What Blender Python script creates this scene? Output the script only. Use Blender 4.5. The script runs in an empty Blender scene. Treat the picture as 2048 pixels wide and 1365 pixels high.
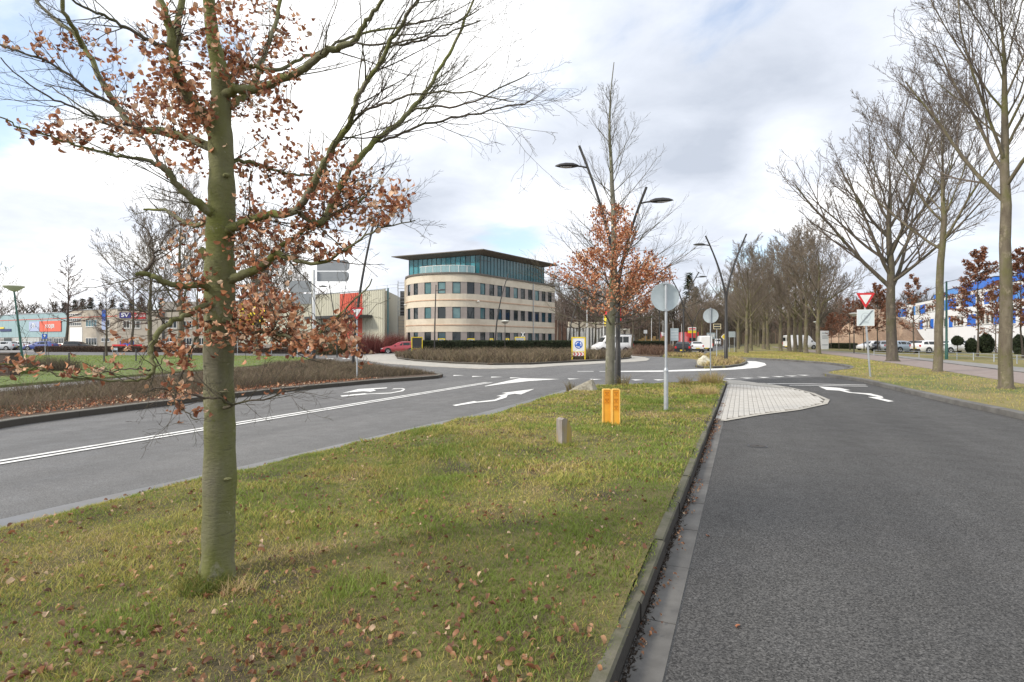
import bpy, math, random
import numpy as np
from mathutils import Vector, Matrix
from mathutils.geometry import tessellate_polygon
random.seed(7); rng = np.random.default_rng(7)
sc = bpy.context.scene
col = sc.collection

# ------------------------------------------------------------------ camera
F = 1100.0; CX = 1024.0; HY = 682.5; EYE = 1.55
cam = bpy.data.objects.new('camera', bpy.data.cameras.new('camera')); col.objects.link(cam)
cam.location = (0, 0, EYE); cam.rotation_euler = (math.radians(90), 0, 0)
cam.data.sensor_width = 36; cam.data.lens = 36*F/2048
cam.data.clip_start = 0.05; cam.data.clip_end = 3000
sc.camera = cam

# ------------------------------------------------------------------ sun + sky
SUN_DIR = Vector((-0.80, -0.38, 0.0)).normalized()
SUN_EL = math.radians(33)
sun_vec = Vector((SUN_DIR.x*math.cos(SUN_EL), SUN_DIR.y*math.cos(SUN_EL), math.sin(SUN_EL)))
sun = bpy.data.objects.new('sun', bpy.data.lights.new('sun', 'SUN')); col.objects.link(sun)
sun.data.energy = 2.3; sun.data.angle = math.radians(9); sun.data.color = (1.0, 0.91, 0.78)
sun.rotation_euler = sun_vec.to_track_quat('Z', 'Y').to_euler()
sun.location = (-20, -10, 30)

world = bpy.data.worlds.new('World'); sc.world = world; world.use_nodes = True
nt = world.node_tree; nt.nodes.clear(); N = nt.nodes; Lk = nt.links
wo = N.new('ShaderNodeOutputWorld')
sky = N.new('ShaderNodeTexSky'); sky.sky_type = 'NISHITA'; sky.sun_disc = False
sky.sun_elevation = SUN_EL; sky.sun_rotation = math.atan2(SUN_DIR.x, SUN_DIR.y)
bg1 = N.new('ShaderNodeBackground'); bg1.inputs[1].default_value = 0.15
Lk.new(sky.outputs[0], bg1.inputs[0])
tc = N.new('ShaderNodeTexCoord')
sep = N.new('ShaderNodeSeparateXYZ'); Lk.new(tc.outputs['Generated'], sep.inputs[0])
def wmath(op, a, b=None, c=None, clamp=False):
    m = N.new('ShaderNodeMath'); m.operation = op; m.use_clamp = clamp
    for i, v in enumerate((a, b, c)):
        if v is None: continue
        if isinstance(v, (int, float)): m.inputs[i].default_value = v
        else: Lk.new(v, m.inputs[i])
    return m.outputs[0]
zz = wmath('MAXIMUM', sep.outputs[2], 0.0)
den = wmath('ADD', zz, 0.22)
cx_ = wmath('DIVIDE', sep.outputs[0], den); cy_ = wmath('DIVIDE', sep.outputs[1], den)
cmb = N.new('ShaderNodeCombineXYZ'); Lk.new(cx_, cmb.inputs[0]); Lk.new(cy_, cmb.inputs[1])
def wnoise(scale, detail, off, rough=0.55, dist=0.0):
    mp = N.new('ShaderNodeMapping'); mp.inputs['Location'].default_value = off
    Lk.new(cmb.outputs[0], mp.inputs[0])
    n = N.new('ShaderNodeTexNoise'); n.inputs['Scale'].default_value = scale
    n.inputs['Detail'].default_value = detail; n.inputs['Roughness'].default_value = rough
    n.inputs['Distortion'].default_value = dist
    Lk.new(mp.outputs[0], n.inputs[0]); return n.outputs[0]
def blob(px, py, r, amp):
    """soft patch of the cloud cover in one direction of the sky"""
    v = Vector(((px-CX)/F, 1.0, (HY-py)/F)).normalized()
    vm = N.new('ShaderNodeVectorMath'); vm.operation = 'DISTANCE'
    Lk.new(tc.outputs['Generated'], vm.inputs[0]); vm.inputs[1].default_value = v
    mr = N.new('ShaderNodeMapRange'); mr.interpolation_type = 'SMOOTHERSTEP'
    mr.inputs[1].default_value = 0; mr.inputs[2].default_value = r
    mr.inputs[3].default_value = amp; mr.inputs[4].default_value = 0
    Lk.new(vm.outputs['Value'], mr.inputs[0]); return mr.outputs[0]
cover = wnoise(1.5, 9, (3.1, 7.7, 0), 0.56, 0.35)
c2 = wmath('MULTIPLY_ADD', cover, 1.0, 0.12)
for b in [(80, 80, .21, -.30), (-60, 320, .15, -.28), (470, 70, .10, -.22), (700, 0, .35, .12), (240, 380, .25, .2),
          (1010, 470, .13, -.20), (1530, 520, .15, -.24), (1640, 300, .5, .10), (1940, 480, .12, -.12), (560, 330, .2, .1)]:
    c2 = wmath('ADD', c2, blob(*b))
mask = N.new('ShaderNodeMapRange'); mask.interpolation_type = 'SMOOTHSTEP'
mask.inputs[1].default_value = 0.37; mask.inputs[2].default_value = 0.58
mask.inputs[3].default_value = 0.22; mask.inputs[4].default_value = 1.0
Lk.new(c2, mask.inputs[0])
shade = wnoise(1.15, 7, (11.3, 2.9, 0), 0.5, 0.2)
s2 = wmath('MULTIPLY_ADD', wnoise(3.6, 8, (5.3, 1.9, 0), 0.6, 0.4), 0.34, wmath('ADD', shade, -0.17))
for b in [(1600, 90, .46, -.23), (1330, 420, .25, -.15), (850, 440, .28, -.15), (60, 480, .4, .02), (620, 120, .45, .20), (170, 200, .3, -.06),
          (1560, 290, .10, .24), (1150, 250, .2, -.10), (1950, 520, .25, -.14), (1700, 380, .12, .12)]:
    s2 = wmath('ADD', s2, blob(*b))
ramp = N.new('ShaderNodeValToRGB'); Lk.new(s2, ramp.inputs[0])
e = ramp.color_ramp.elements
e[0].position = 0.14; e[0].color = (0.37, 0.405, 0.47, 1)
e[1].position = 0.62; e[1].color = (0.93, 0.93, 0.93, 1)
m_ = ramp.color_ramp.elements.new(0.42); m_.color = (0.58, 0.61, 0.67, 1)
bg2 = N.new('ShaderNodeBackground'); bg2.inputs[1].default_value = 1.0
Lk.new(ramp.outputs[0], bg2.inputs[0])
mix = N.new('ShaderNodeMixShader')
Lk.new(mask.outputs[0], mix.inputs[0]); Lk.new(bg1.outputs[0], mix.inputs[1]); Lk.new(bg2.outputs[0], mix.inputs[2])
Lk.new(mix.outputs[0], wo.inputs[0])

sc.view_settings.view_transform = 'Standard'; sc.view_settings.look = 'None'
sc.view_settings.gamma = 1; sc.view_settings.use_curve_mapping = False
sc.view_settings.exposure = 0.76

# ------------------------------------------------------------------ coordinates
def G(px, py, z=0.0):
    Y = F*(EYE-z)/(py-HY); return ((px-CX)/F*Y, Y, z)
def P(px, py, Y):
    return ((px-CX)/F*Y, Y, EYE+(HY-py)/F*Y)
U = Vector((0.3866, 0.9222)); V = Vector((0.9222, -0.3866))     # along / across the avenue
def R(s, t, z=0.0): return (U.x*s+V.x*t, U.y*s+V.y*t, z)
def ST(x, y): return (U.x*x+U.y*y, V.x*x+V.y*y)

# ------------------------------------------------------------------ materials
MATS = {}
def mat(name, c1, c2=None, scale=4.0, rough=0.7, metal=0.0, bump=0.0, bscale=None, detail=6, spec=None,
        c3=None, scale3=0.6, attr=False, transl=0.0, bdist=0.01, stretch=None, w0=.35, w1=.65, coat=0.0, alpha=None):
    if name in MATS: return MATS[name]
    m = bpy.data.materials.new(name); m.use_nodes = True; MATS[name] = m
    n = m.node_tree.nodes; l = m.node_tree.links; p = n['Principled BSDF']; out = n['Material Output']
    p.inputs['Roughness'].default_value = rough; p.inputs['Metallic'].default_value = metal
    if spec is not None: p.inputs['Specular IOR Level'].default_value = spec
    if coat: p.inputs['Coat Weight'].default_value = coat; p.inputs['Coat Roughness'].default_value = 0.08
    tcn = n.new('ShaderNodeTexCoord'); vec = tcn.outputs['Object']
    if stretch:
        mp = n.new('ShaderNodeMapping'); mp.inputs['Scale'].default_value = stretch
        l.new(vec, mp.inputs[0]); vec = mp.outputs[0]
    colsock = None
    def nz(s, d=detail):
        t = n.new('ShaderNodeTexNoise'); t.inputs['Scale'].default_value = s; t.inputs['Detail'].default_value = d
        t.inputs['Roughness'].default_value = 0.62; l.new(vec, t.inputs[0]); return t.outputs[0]
    def mr(s, a, b):
        r = n.new('ShaderNodeMapRange'); r.inputs[1].default_value = a; r.inputs[2].default_value = b; l.new(s, r.inputs[0]); return r.outputs[0]
    def mixc(f, a, b, mode='MIX'):
        x = n.new('ShaderNodeMix'); x.data_type = 'RGBA'; x.blend_type = mode
        if isinstance(f, float): x.inputs[0].default_value = f
        else: l.new(f, x.inputs[0])
        for i, v in ((6, a), (7, b)):
            if isinstance(v, tuple): x.inputs[i].default_value = (*v, 1)
            else: l.new(v, x.inputs[i])
        return x.outputs[2]
    if attr:
        a = n.new('ShaderNodeAttribute'); a.attribute_name = 'col'; colsock = a.outputs['Color']
    if c2 is not None:
        cs = mixc(mr(nz(scale), w0, w1), tuple(c1), tuple(c2))
        if c3 is not None: cs = mixc(mr(nz(scale3, 4), .48, .68), cs, tuple(c3))
        colsock = cs
    if colsock is None: p.inputs['Base Color'].default_value = (*c1, 1)
    else: l.new(colsock, p.inputs['Base Color'])
    if bump:
        b = n.new('ShaderNodeBump'); b.inputs['Strength'].default_value = bump; b.inputs['Distance'].default_value = bdist
        l.new(nz(bscale or scale*3), b.inputs['Height']); l.new(b.outputs[0], p.inputs['Normal'])
    if alpha is not None: p.inputs['Alpha'].default_value = alpha
    if transl:
        tr = n.new('ShaderNodeBsdfTranslucent'); ms = n.new('ShaderNodeMixShader'); ms.inputs[0].default_value = transl
        if colsock is None: tr.inputs[0].default_value = (*c1, 1)
        else: l.new(colsock, tr.inputs[0])
        l.new(p.outputs[0], ms.inputs[1]); l.new(tr.outputs[0], ms.inputs[2]); l.new(ms.outputs[0], out.inputs[0])
    return m

def asphalt(name, ca, cb, grit, rough=0.75):
    """aggregate speckle, worn lighter bands and darker patches"""
    m = bpy.data.materials.new(name); m.use_nodes = True; MATS[name] = m
    n = m.node_tree.nodes; l = m.node_tree.links; p = n['Principled BSDF']
    tcn = n.new('ShaderNodeTexCoord'); vec = tcn.outputs['Object']
    mr0 = n.new('ShaderNodeMapping'); mr0.inputs['Rotation'].default_value = (0, 0, -math.atan2(U.y, U.x)); l.new(vec, mr0.inputs[0])
    mp = n.new('ShaderNodeMapping'); mp.inputs['Scale'].default_value = (0.05, 0.9, 1); l.new(mr0.outputs[0], mp.inputs[0])
    def nz(v, s, d=4, r=.6):
        t = n.new('ShaderNodeTexNoise'); t.inputs['Scale'].default_value = s; t.inputs['Detail'].default_value = d
        t.inputs['Roughness'].default_value = r; l.new(v, t.inputs[0]); return t.outputs[0]
    def ramp(s, a, b, c, d):
        r = n.new('ShaderNodeMapRange'); r.inputs[1].default_value = a; r.inputs[2].default_value = b
        r.inputs[3].default_value = c; r.inputs[4].default_value = d; l.new(s, r.inputs[0]); return r.outputs[0]
    vo = n.new('ShaderNodeTexVoronoi'); vo.inputs['Scale'].default_value = 125; l.new(vec, vo.inputs[0])
    base = n.new('ShaderNodeMix'); base.data_type = 'RGBA'; base.inputs[6].default_value = (*ca, 1); base.inputs[7].default_value = (*cb, 1)
    l.new(ramp(nz(vec, .35, 5), .3, .7, 0, 1), base.inputs[0])
    cur = base.outputs[2]
    def mul(cur, fac):
        x = n.new('ShaderNodeVectorMath'); x.operation = 'SCALE'; l.new(cur, x.inputs[0]); l.new(fac, x.inputs['Scale']); return x.outputs[0]
    cur = mul(cur, ramp(nz(mp.outputs[0], 1.3, 3), .35, .65, .88, 1.14))
    sepc = n.new('ShaderNodeSeparateColor'); l.new(vo.outputs['Color'], sepc.inputs[0])
    cur = mul(cur, ramp(sepc.outputs[0], 0, 1, 1-grit, 1+grit))
    cur = mul(cur, ramp(nz(vec, 75, 3, .7), .35, .65, 1-grit*.55, 1+grit*.55))
    cur = mul(cur, ramp(nz(vec, 1.1, 6, .7), .3, .7, .95, 1.05))
    l.new(cur, p.inputs['Base Color'])
    l.new(ramp(nz(vec, 3, 4), .3, .7, rough-.08, rough+.1), p.inputs['Roughness'])
    b = n.new('ShaderNodeBump'); b.inputs['Strength'].default_value = .6; b.inputs['Distance'].default_value = .004
    l.new(vo.outputs['Distance'], b.inputs['Height']); l.new(b.outputs[0], p.inputs['Normal'])
    return m

# ------------------------------------------------------------------ mesh building
class MB:
    def __init__(s): s.v = []; s.f = []
    def add(s, vs, fs):
        o = len(s.v); s.v += [tuple(v) for v in vs]; s.f += [tuple(i+o for i in f) for f in fs]; return s
    def box(s, a, b):
        x0, y0, z0 = a; x1, y1, z1 = b
        return s.add([(x0,y0,z0),(x1,y0,z0),(x1,y1,z0),(x0,y1,z0),(x0,y0,z1),(x1,y0,z1),(x1,y1,z1),(x0,y1,z1)],
                     [(0,3,2,1),(4,5,6,7),(0,1,5,4),(1,2,6,5),(2,3,7,6),(3,0,4,7)])
    def obox(s, c, ax, ay, az):
        c = Vector(c); ax = Vector(ax); ay = Vector(ay); az = Vector(az)
        vs = [c+sx*ax+sy*ay+sz*az for sz in (-1,1) for sx, sy in ((-1,-1),(1,-1),(1,1),(-1,1))]
        return s.add(vs, [(0,3,2,1),(4,5,6,7),(0,1,5,4),(1,2,6,5),(2,3,7,6),(3,0,4,7)])
    def prism(s, poly, z0, z1):
        n = len(poly)
        return s.add([(p[0],p[1],z0) for p in poly]+[(p[0],p[1],z1) for p in poly],
                     [tuple(range(n))[::-1], tuple(range(n, 2*n))]+[(i,(i+1)%n,n+(i+1)%n,n+i) for i in range(n)])
    def slab(s, pts, nrm, th):
        """polygon pts (3d) thickened along nrm"""
        n = len(pts); d = Vector(nrm)*th
        return s.add([tuple(p) for p in pts]+[tuple(Vector(p)+d) for p in pts],
                     [tuple(range(n))[::-1], tuple(range(n, 2*n))]+[(i,(i+1)%n,n+(i+1)%n,n+i) for i in range(n)])
    def tube(s, pts, rad, n=8, cap=True):
        pts = [Vector(p) for p in pts]; k = len(pts)
        if isinstance(rad, (int, float)): rad = [rad]*k
        t0 = (pts[1]-pts[0]).normalized()
        u = t0.cross(Vector((0, 0, 1)) if abs(t0.z) < .9 else Vector((0, 1, 0))).normalized()
        vs = []
        for i, p in enumerate(pts):
            t = (pts[min(i+1, k-1)]-pts[max(i-1, 0)]).normalized()
            u = (u-t*u.dot(t)).normalized(); w = t.cross(u)
            for j in range(n):
                a = 2*math.pi*j/n; vs.append(p+rad[i]*(math.cos(a)*u+math.sin(a)*w))
        fs = [(i*n+j, i*n+(j+1)%n, (i+1)*n+(j+1)%n, (i+1)*n+j) for i in range(k-1) for j in range(n)]
        if cap: fs += [tuple(range(n))[::-1], tuple(range((k-1)*n, k*n))]
        return s.add(vs, fs)
    def lathe(s, prof, c=(0,0,0), n=16, axis='z'):
        vs = []
        for r, h in prof:
            for j in range(n):
                a = 2*math.pi*j/n
                if axis == 'z': vs.append((c[0]+r*math.cos(a), c[1]+r*math.sin(a), c[2]+h))
                elif axis == 'y': vs.append((c[0]+r*math.cos(a), c[1]+h, c[2]+r*math.sin(a)))
                else: vs.append((c[0]+h, c[1]+r*math.cos(a), c[2]+r*math.sin(a)))
        k = len(prof)
        fs = [(i*n+j, i*n+(j+1)%n, (i+1)*n+(j+1)%n, (i+1)*n+j) for i in range(k-1) for j in range(n)]
        fs += [tuple(range(n))[::-1], tuple(range((k-1)*n, k*n))]
        return s.add(vs, fs)
    def mesh(s, name, m, off=(0,0,0), smooth=False):
        me = bpy.data.meshes.new(name); o = Vector(off)
        me.from_pydata([(x-o.x, y-o.y, z-o.z) for x, y, z in s.v], [], s.f); me.update()
        if m: me.materials.append(m)
        if smooth:
            me.polygons.foreach_set('use_smooth', [True]*len(me.polygons))
            me.set_sharp_from_angle(angle=math.radians(40))
        return me

def setp(o, label=None, cat=None, group=None, kind=None):
    if label: o['label'] = label
    if cat: o['category'] = cat
    if group: o['group'] = group
    if kind: o['kind'] = kind
    return o
def thing(name, label, cat, loc=(0,0,0), group=None, rz=0.0):
    o = bpy.data.objects.new(name, None); o.empty_display_size = .2; col.objects.link(o)
    o.location = loc; o.rotation_euler = (0, 0, rz)
    return setp(o, label, cat, group)
def link(name, me, parent=None, loc=None, kind=None):
    o = bpy.data.objects.new(name, me); col.objects.link(o)
    if parent is not None: o.parent = parent
    if loc is not None: o.location = loc
    if kind: o['kind'] = kind
    return o
def org(o):
    v = Vector((0,0,0))
    while o is not None: v += o.location; o = o.parent
    return v
def part(name, mb, m, parent, label=None, kind=None, smooth=False, world=True):
    """world=True: geometry given in world coordinates; parent's origin is subtracted"""
    off = org(parent) if world else (0,0,0)
    o = link(name, mb.mesh(name, m, off, smooth), parent, kind=kind)
    if label: o['label'] = label
    return o
def solo(name, mb, m, label, cat, loc, group=None, smooth=False, kind=None):
    o = link(name, mb.mesh(name, m, loc, smooth), None, loc); return setp(o, label, cat, group, kind)
def structure(name, mb, m, parent=None, smooth=False):
    o = link(name, mb.mesh(name, m, (0,0,0), smooth), parent)
    if parent is None: o['kind'] = 'structure'
    return o
def copy_tree(o, parent=None):
    c = o.copy(); col.objects.link(c)
    if parent is not None: c.parent = parent
    for ch in list(o.children): copy_tree(ch, c)
    return c
def text_mesh(s, size, m, depth=0.004, bold=0.0, sx=1.0):
    cu = bpy.data.curves.new('t', 'FONT'); cu.body = s; cu.size = size; cu.extrude = depth/2; cu.offset = bold
    cu.align_x = 'CENTER'; cu.align_y = 'CENTER'; cu.resolution_u = 3
    ob = bpy.data.objects.new('t', cu); col.objects.link(ob)
    bpy.context.view_layer.update()
    me = bpy.data.meshes.new_from_object(ob.evaluated_get(bpy.context.evaluated_depsgraph_get()))
    bpy.data.objects.remove(ob); bpy.data.curves.remove(cu)
    me.transform(Matrix.Diagonal((sx, 1, 1, 1))); me.materials.clear(); me.materials.append(m); return me
def put_text(name, s, size, m, parent, pos, right, bold=0.0, sx=1.0):
    """text standing upright at world pos, reading along 'right'"""
    me = text_mesh(s, size, m, bold=bold, sx=sx)
    r = Vector(right).normalized(); up = Vector((0,0,1)); n = r.cross(up)
    M4 = Matrix((( r.x, up.x, n.x, 0), (r.y, up.y, n.y, 0), (r.z, up.z, n.z, 0), (0,0,0,1)))
    me.transform(M4)
    return link(name, me, parent, Vector(pos)-org(parent))

def np_mesh(name, verts, tris, m, cols=None, smooth=False):
    verts = np.asarray(verts, np.float32).reshape(-1, 3); tris = np.asarray(tris, np.int32).reshape(-1, 3)
    me = bpy.data.meshes.new(name)
    me.vertices.add(len(verts)); me.vertices.foreach_set('co', verts.ravel())
    me.loops.add(tris.size); me.loops.foreach_set('vertex_index', tris.ravel())
    me.polygons.add(len(tris)); me.polygons.foreach_set('loop_start', np.arange(0, tris.size, 3, dtype=np.int32))
    if smooth: me.polygons.foreach_set('use_smooth', np.ones(len(tris), bool))
    me.update(calc_edges=True)
    if cols is not None:
        a = me.color_attributes.new('col', 'FLOAT_COLOR', 'POINT')
        rgba = np.ones((len(verts), 4), np.float32); rgba[:, :3] = cols
        a.data.foreach_set('color', rgba.ravel())
    if m: me.materials.append(m)
    return me

def inpoly(x, y, poly):
    x = np.asarray(x); y = np.asarray(y); ins = np.zeros(x.shape, bool); n = len(poly)
    for i in range(n):
        x0, y0 = poly[i][:2]; x1, y1 = poly[(i+1) % n][:2]
        c = ((y0 > y) != (y1 > y)) & (x < (x1-x0)*(y-y0)/((y1-y0) or 1e-9)+x0)
        ins ^= c
    return ins
def sample_poly(poly, n):
    xs = [p[0] for p in poly]; ys = [p[1] for p in poly]; out = np.zeros((0, 2))
    while len(out) < n:
        c = np.column_stack([rng.uniform(min(xs), max(xs), n*2), rng.uniform(min(ys), max(ys), n*2)])
        out = np.vstack([out, c[inpoly(c[:, 0], c[:, 1], poly)]])
    return out[:n]
def vnoise(x, y, s, seed=0):
    """cheap smooth value noise"""
    x = np.asarray(x)*s+seed*17.3; y = np.asarray(y)*s-seed*9.1
    xi = np.floor(x).astype(np.int64); yi = np.floor(y).astype(np.int64); fx = x-xi; fy = y-yi
    fx = fx*fx*(3-2*fx); fy = fy*fy*(3-2*fy)
    def h(a, b):
        v = np.sin(a*127.1+b*311.7+seed*74.7)*43758.5453; return v-np.floor(v)
    return (h(xi,yi)*(1-fx)+h(xi+1,yi)*fx)*(1-fy)+(h(xi,yi+1)*(1-fx)+h(xi+1,yi+1)*fx)*fy

def blades(pts, h, w, lean, colr, tipcol=1.15):
    """narrow bent blades: 5 vertices, 3 triangles each"""
    n = len(pts); a = rng.uniform(0, 2*np.pi, n)
    side = np.column_stack([np.cos(a), np.sin(a), np.zeros(n)])*(w/2)[:, None]
    b = rng.uniform(0, 2*np.pi, n); ld = np.column_stack([np.cos(b), np.sin(b), np.zeros(n)])*(h*lean)[:, None]
    up = np.zeros((n, 3)); up[:, 2] = h
    v = np.stack([pts-side, pts+side, pts-side*.75+ld*.35+up*.55, pts+side*.75+ld*.35+up*.55, pts+ld+up*.95], 1)
    t = np.array([[0,1,3],[0,3,2],[2,3,4]])[None]+(np.arange(n)*5)[:, None, None]
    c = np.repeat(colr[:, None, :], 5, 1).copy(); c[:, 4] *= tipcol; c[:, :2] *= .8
    return v.reshape(-1, 3), t.reshape(-1, 3), c.reshape(-1, 3)

# ------------------------------------------------------------------ trees
def tubes(lines):
    """lines: list of (pts Nx3, radii N, sides). returns verts, tris"""
    groups = {}
    for p, r, n in lines: groups.setdefault((len(p), n), []).append((p, r))
    VV = []; TT = []; o = 0
    for (k, n), L in groups.items():
        Pn = np.array([q[0] for q in L], float).reshape(len(L), k, 3); Rr = np.array([q[1] for q in L], float)
        T = np.empty_like(Pn); T[:, 1:-1] = Pn[:, 2:]-Pn[:, :-2]; T[:, 0] = Pn[:, 1]-Pn[:, 0]; T[:, -1] = Pn[:, -1]-Pn[:, -2]
        T /= np.linalg.norm(T, axis=2, keepdims=True)+1e-9
        M = T.mean(1); ref = np.where((np.abs(M[:, 2]) < .75)[:, None], [0, 0, 1.], [0.05, 1., 0])
        ref = np.repeat(ref[:, None], k, 1)
        A = np.cross(T, ref); A /= np.linalg.norm(A, axis=2, keepdims=True)+1e-9; B = np.cross(T, A)
        an = 2*np.pi*np.arange(n)/n
        v = Pn[:, :, None]+Rr[:, :, None, None]*(np.cos(an)[None, None, :, None]*A[:, :, None]+np.sin(an)[None, None, :, None]*B[:, :, None])
        i, j = np.meshgrid(np.arange(k-1), np.arange(n), indexing='ij'); j2 = (j+1) % n
        q = np.stack([np.stack([i*n+j, i*n+j2, (i+1)*n+j2], -1), np.stack([i*n+j, (i+1)*n+j2, (i+1)*n+j], -1)], 2).reshape(-1, 3)
        t = q[None]+(np.arange(len(L))*k*n)[:, None, None]+o
        VV.append(v.reshape(-1, 3)); TT.append(t.reshape(-1, 3)); o += len(L)*k*n
    if not VV: return np.zeros((0, 3)), np.zeros((0, 3), int)
    return np.vstack(VV), np.vstack(TT)

def rotv(d, ang, rd):
    ax = d.cross(Vector((rd.gauss(0,1), rd.gauss(0,1), rd.gauss(0,1))))
    if ax.length < 1e-4: ax = Vector((1,0,0))
    return (Matrix.Rotation(ang, 3, ax.normalized()) @ d).normalized()
def grow(rd, p, d, L, r, lvl, out, S, tips=None):
    """S: dict of per level settings. appends (pts, radii, lvl)"""
    k = S['k'][lvl]; seg = L/(k-1); pts = [Vector(p)]; dirs = [d.copy()]; q = Vector(p)
    wz, tr = S['wander'][lvl], S['trop'][lvl]
    for i in range(k-1):
        d = (d+Vector((rd.gauss(0,wz), rd.gauss(0,wz), rd.gauss(0,wz)*.7+tr))).normalized()
        q = q+d*seg; pts.append(q.copy()); dirs.append(d.copy())
    tp = S['taper']; rad = [max(r*(1-(1-tp)*i/(k-1)), S['rmin']) for i in range(k)]
    out.append((pts, rad, lvl))
    if lvl+1 < len(S['k']):
        n = S['n'][lvl]
        for c in range(n):
            t = S['t0'][lvl]+(1-S['t0'][lvl])*(c+rd.random())/n; x = t*(k-1); i = min(int(x), k-2); f = x-i
            pp = pts[i].lerp(pts[i+1], f)
            dd = rotv(dirs[i+1], math.radians(rd.uniform(*S['ang'][lvl])), rd)
            grow(rd, pp, dd, L*S['ratio'][lvl]*(1-.5*t)*rd.uniform(.7, 1.25), rad[i]*S['rr'], lvl+1, out, S, tips)
    elif tips is not None: tips.append((pts, dirs))
SIDES = (12, 7, 5, 3, 3, 3)

def bare_tree(seed, Ht, cb, r0, S, limbs=14, spread=1.0, lean=0.0, ang=(30, 65), dome=.6, flare=1.5, forks=0, top=.92, lim_len=.42, lr=(.45,.7), low=1.0):
    """tree at the origin. returns trunk lines, limb lines (list per limb), tips"""
    rd = random.Random(seed); kt = 12
    tp = []; tr = []
    x = y = 0
    for i in range(kt):
        f = i/(kt-1); z = f*Ht*top
        if i > 0: x += rd.gauss(0, .012)*Ht*.25+lean*Ht/kt; y += rd.gauss(0, .012)*Ht*.25
        tp.append(Vector((x, y, z)))
        if z < cb: rr = r0*(1-.25*z/cb)
        else: rr = r0*.75*max(1-(z-cb)/(Ht*top-cb), .04)**.9
        tr.append(rr)
    tp.insert(1, tp[0].lerp(tp[1], .12)); tr.insert(1, r0*1.05); tr[0] = r0*flare
    trunk = [(tp, tr, 0)]
    L = []; tips = []
    for c in range(limbs):
        f = ((c+rd.random()*.8)/limbs)**low; z = cb+(Ht*top-cb)*f*.97
        j = max(i for i in range(len(tp)) if tp[i].z <= z); j = min(j, len(tp)-2)
        g = (z-tp[j].z)/max(tp[j+1].z-tp[j].z, 1e-6); pp = tp[j].lerp(tp[j+1], g); rr = tr[j]*(1-g)+tr[j+1]*g
        az = c*2.399+rd.uniform(-.5, .5); a = math.radians(rd.uniform(*ang))*(1-.45*f)
        d = Vector((math.cos(az)*math.sin(a), math.sin(az)*math.sin(a), math.cos(a)))
        ln = Ht*lim_len*spread*(1-dome*f)*rd.uniform(.8, 1.15)
        o = []; grow(rd, pp, d, ln, rr*rd.uniform(*lr), 0, o, S, tips); L.append([(q[0], q[1], q[2]+1) for q in o])
    return trunk, L, tips
def to_lines(L): return [(np.array(p), r, SIDES[min(l, 5)]) for p, r, l in L]
def lines_mesh(name, L, m, off=None, smooth=True):
    v, t = tubes(to_lines(L))
    if off is not None: v = v-np.array(off)
    return np_mesh(name, v, t, m, smooth=smooth)
# ------------------------------------------------------------------ shared materials
m_road = asphalt('asphalt_near', (0.045,0.044,0.043), (0.059,0.058,0.056), .8, .75)
m_road2 = asphalt('asphalt_left', (0.094,0.092,0.090), (0.124,0.122,0.118), .45, .62)
m_paint = mat('road_paint', (0.30,0.30,0.29), (0.74,0.74,0.72), 38, .6, bump=.3, w0=.30, w1=.42, c3=(0.52,0.52,0.50), scale3=3.5)
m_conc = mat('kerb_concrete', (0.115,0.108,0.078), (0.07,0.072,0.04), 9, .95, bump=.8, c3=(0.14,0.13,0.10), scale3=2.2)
def shade_grime_face(m, dark):
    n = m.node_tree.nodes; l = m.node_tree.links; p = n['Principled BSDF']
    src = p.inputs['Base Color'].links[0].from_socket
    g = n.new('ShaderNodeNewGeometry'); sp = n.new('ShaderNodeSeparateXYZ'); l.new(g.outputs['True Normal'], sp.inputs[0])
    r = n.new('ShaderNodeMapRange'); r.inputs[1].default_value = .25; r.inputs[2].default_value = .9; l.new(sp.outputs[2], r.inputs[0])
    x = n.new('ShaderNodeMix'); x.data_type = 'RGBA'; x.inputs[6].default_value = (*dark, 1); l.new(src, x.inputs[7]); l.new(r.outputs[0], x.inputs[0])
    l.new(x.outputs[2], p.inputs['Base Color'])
shade_grime_face(m_conc, (0.030,0.027,0.023))     # kerb faces: shade painted into the colour, together with damp black grime
m_concB = mat('weathered_kerb', (0.17,0.16,0.14), (0.12,0.115,0.095), 6, .9, bump=.4)
m_concL = mat('gutter_concrete', (0.125,0.122,0.116), (0.075,0.073,0.070), 3.5, .85, bump=.4, c3=(0.15,0.147,0.14), scale3=1.3)
m_concA = mat('apron_concrete', (0.42,0.40,0.36), (0.31,0.30,0.27), 2, .9, bump=.3)
m_soil = mat('turf_soil', (0.12,0.12,0.038), (0.18,0.145,0.06), 9, 1.0, bump=1.0, bscale=60, c3=(0.055,0.042,0.030), scale3=1.1, bdist=.02)
m_verge = mat('verge_turf', (0.17,0.15,0.050), (0.23,0.19,0.075), 2.2, 1.0, bump=1.0, bscale=40, c3=(0.085,0.115,0.03), scale3=.25, bdist=.02)
m_lawn = mat('left_lawn', (0.085,0.135,0.030), (0.125,0.155,0.045), 2.2, 1.0, bump=1.0, bscale=30, c3=(0.13,0.12,0.05), scale3=.2, bdist=.02)
m_bed = mat('bed_soil', (0.075,0.055,0.040), (0.13,0.09,0.062), 9, 1.0, bump=1.0, bscale=50, bdist=.03)
shade_grime_face(m_concB, (0.05,0.045,0.038))  # upright faces again coloured dark for shade and grime
m_cycle = mat('cycle_path_paving', (0.21,0.165,0.15), (0.25,0.21,0.195), 3, .9, bump=.2)
m_path = mat('foot_path_paving', (0.19,0.185,0.18), (0.24,0.235,0.23), 3, .9, bump=.2)
m_attr = mat('plant_fibres', (1,1,1), attr=True, rough=.8, transl=.25)
m_attr_t = mat('grass_fibres', (1,1,1), attr=True, rough=.6, transl=.35, spec=.35)
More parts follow.
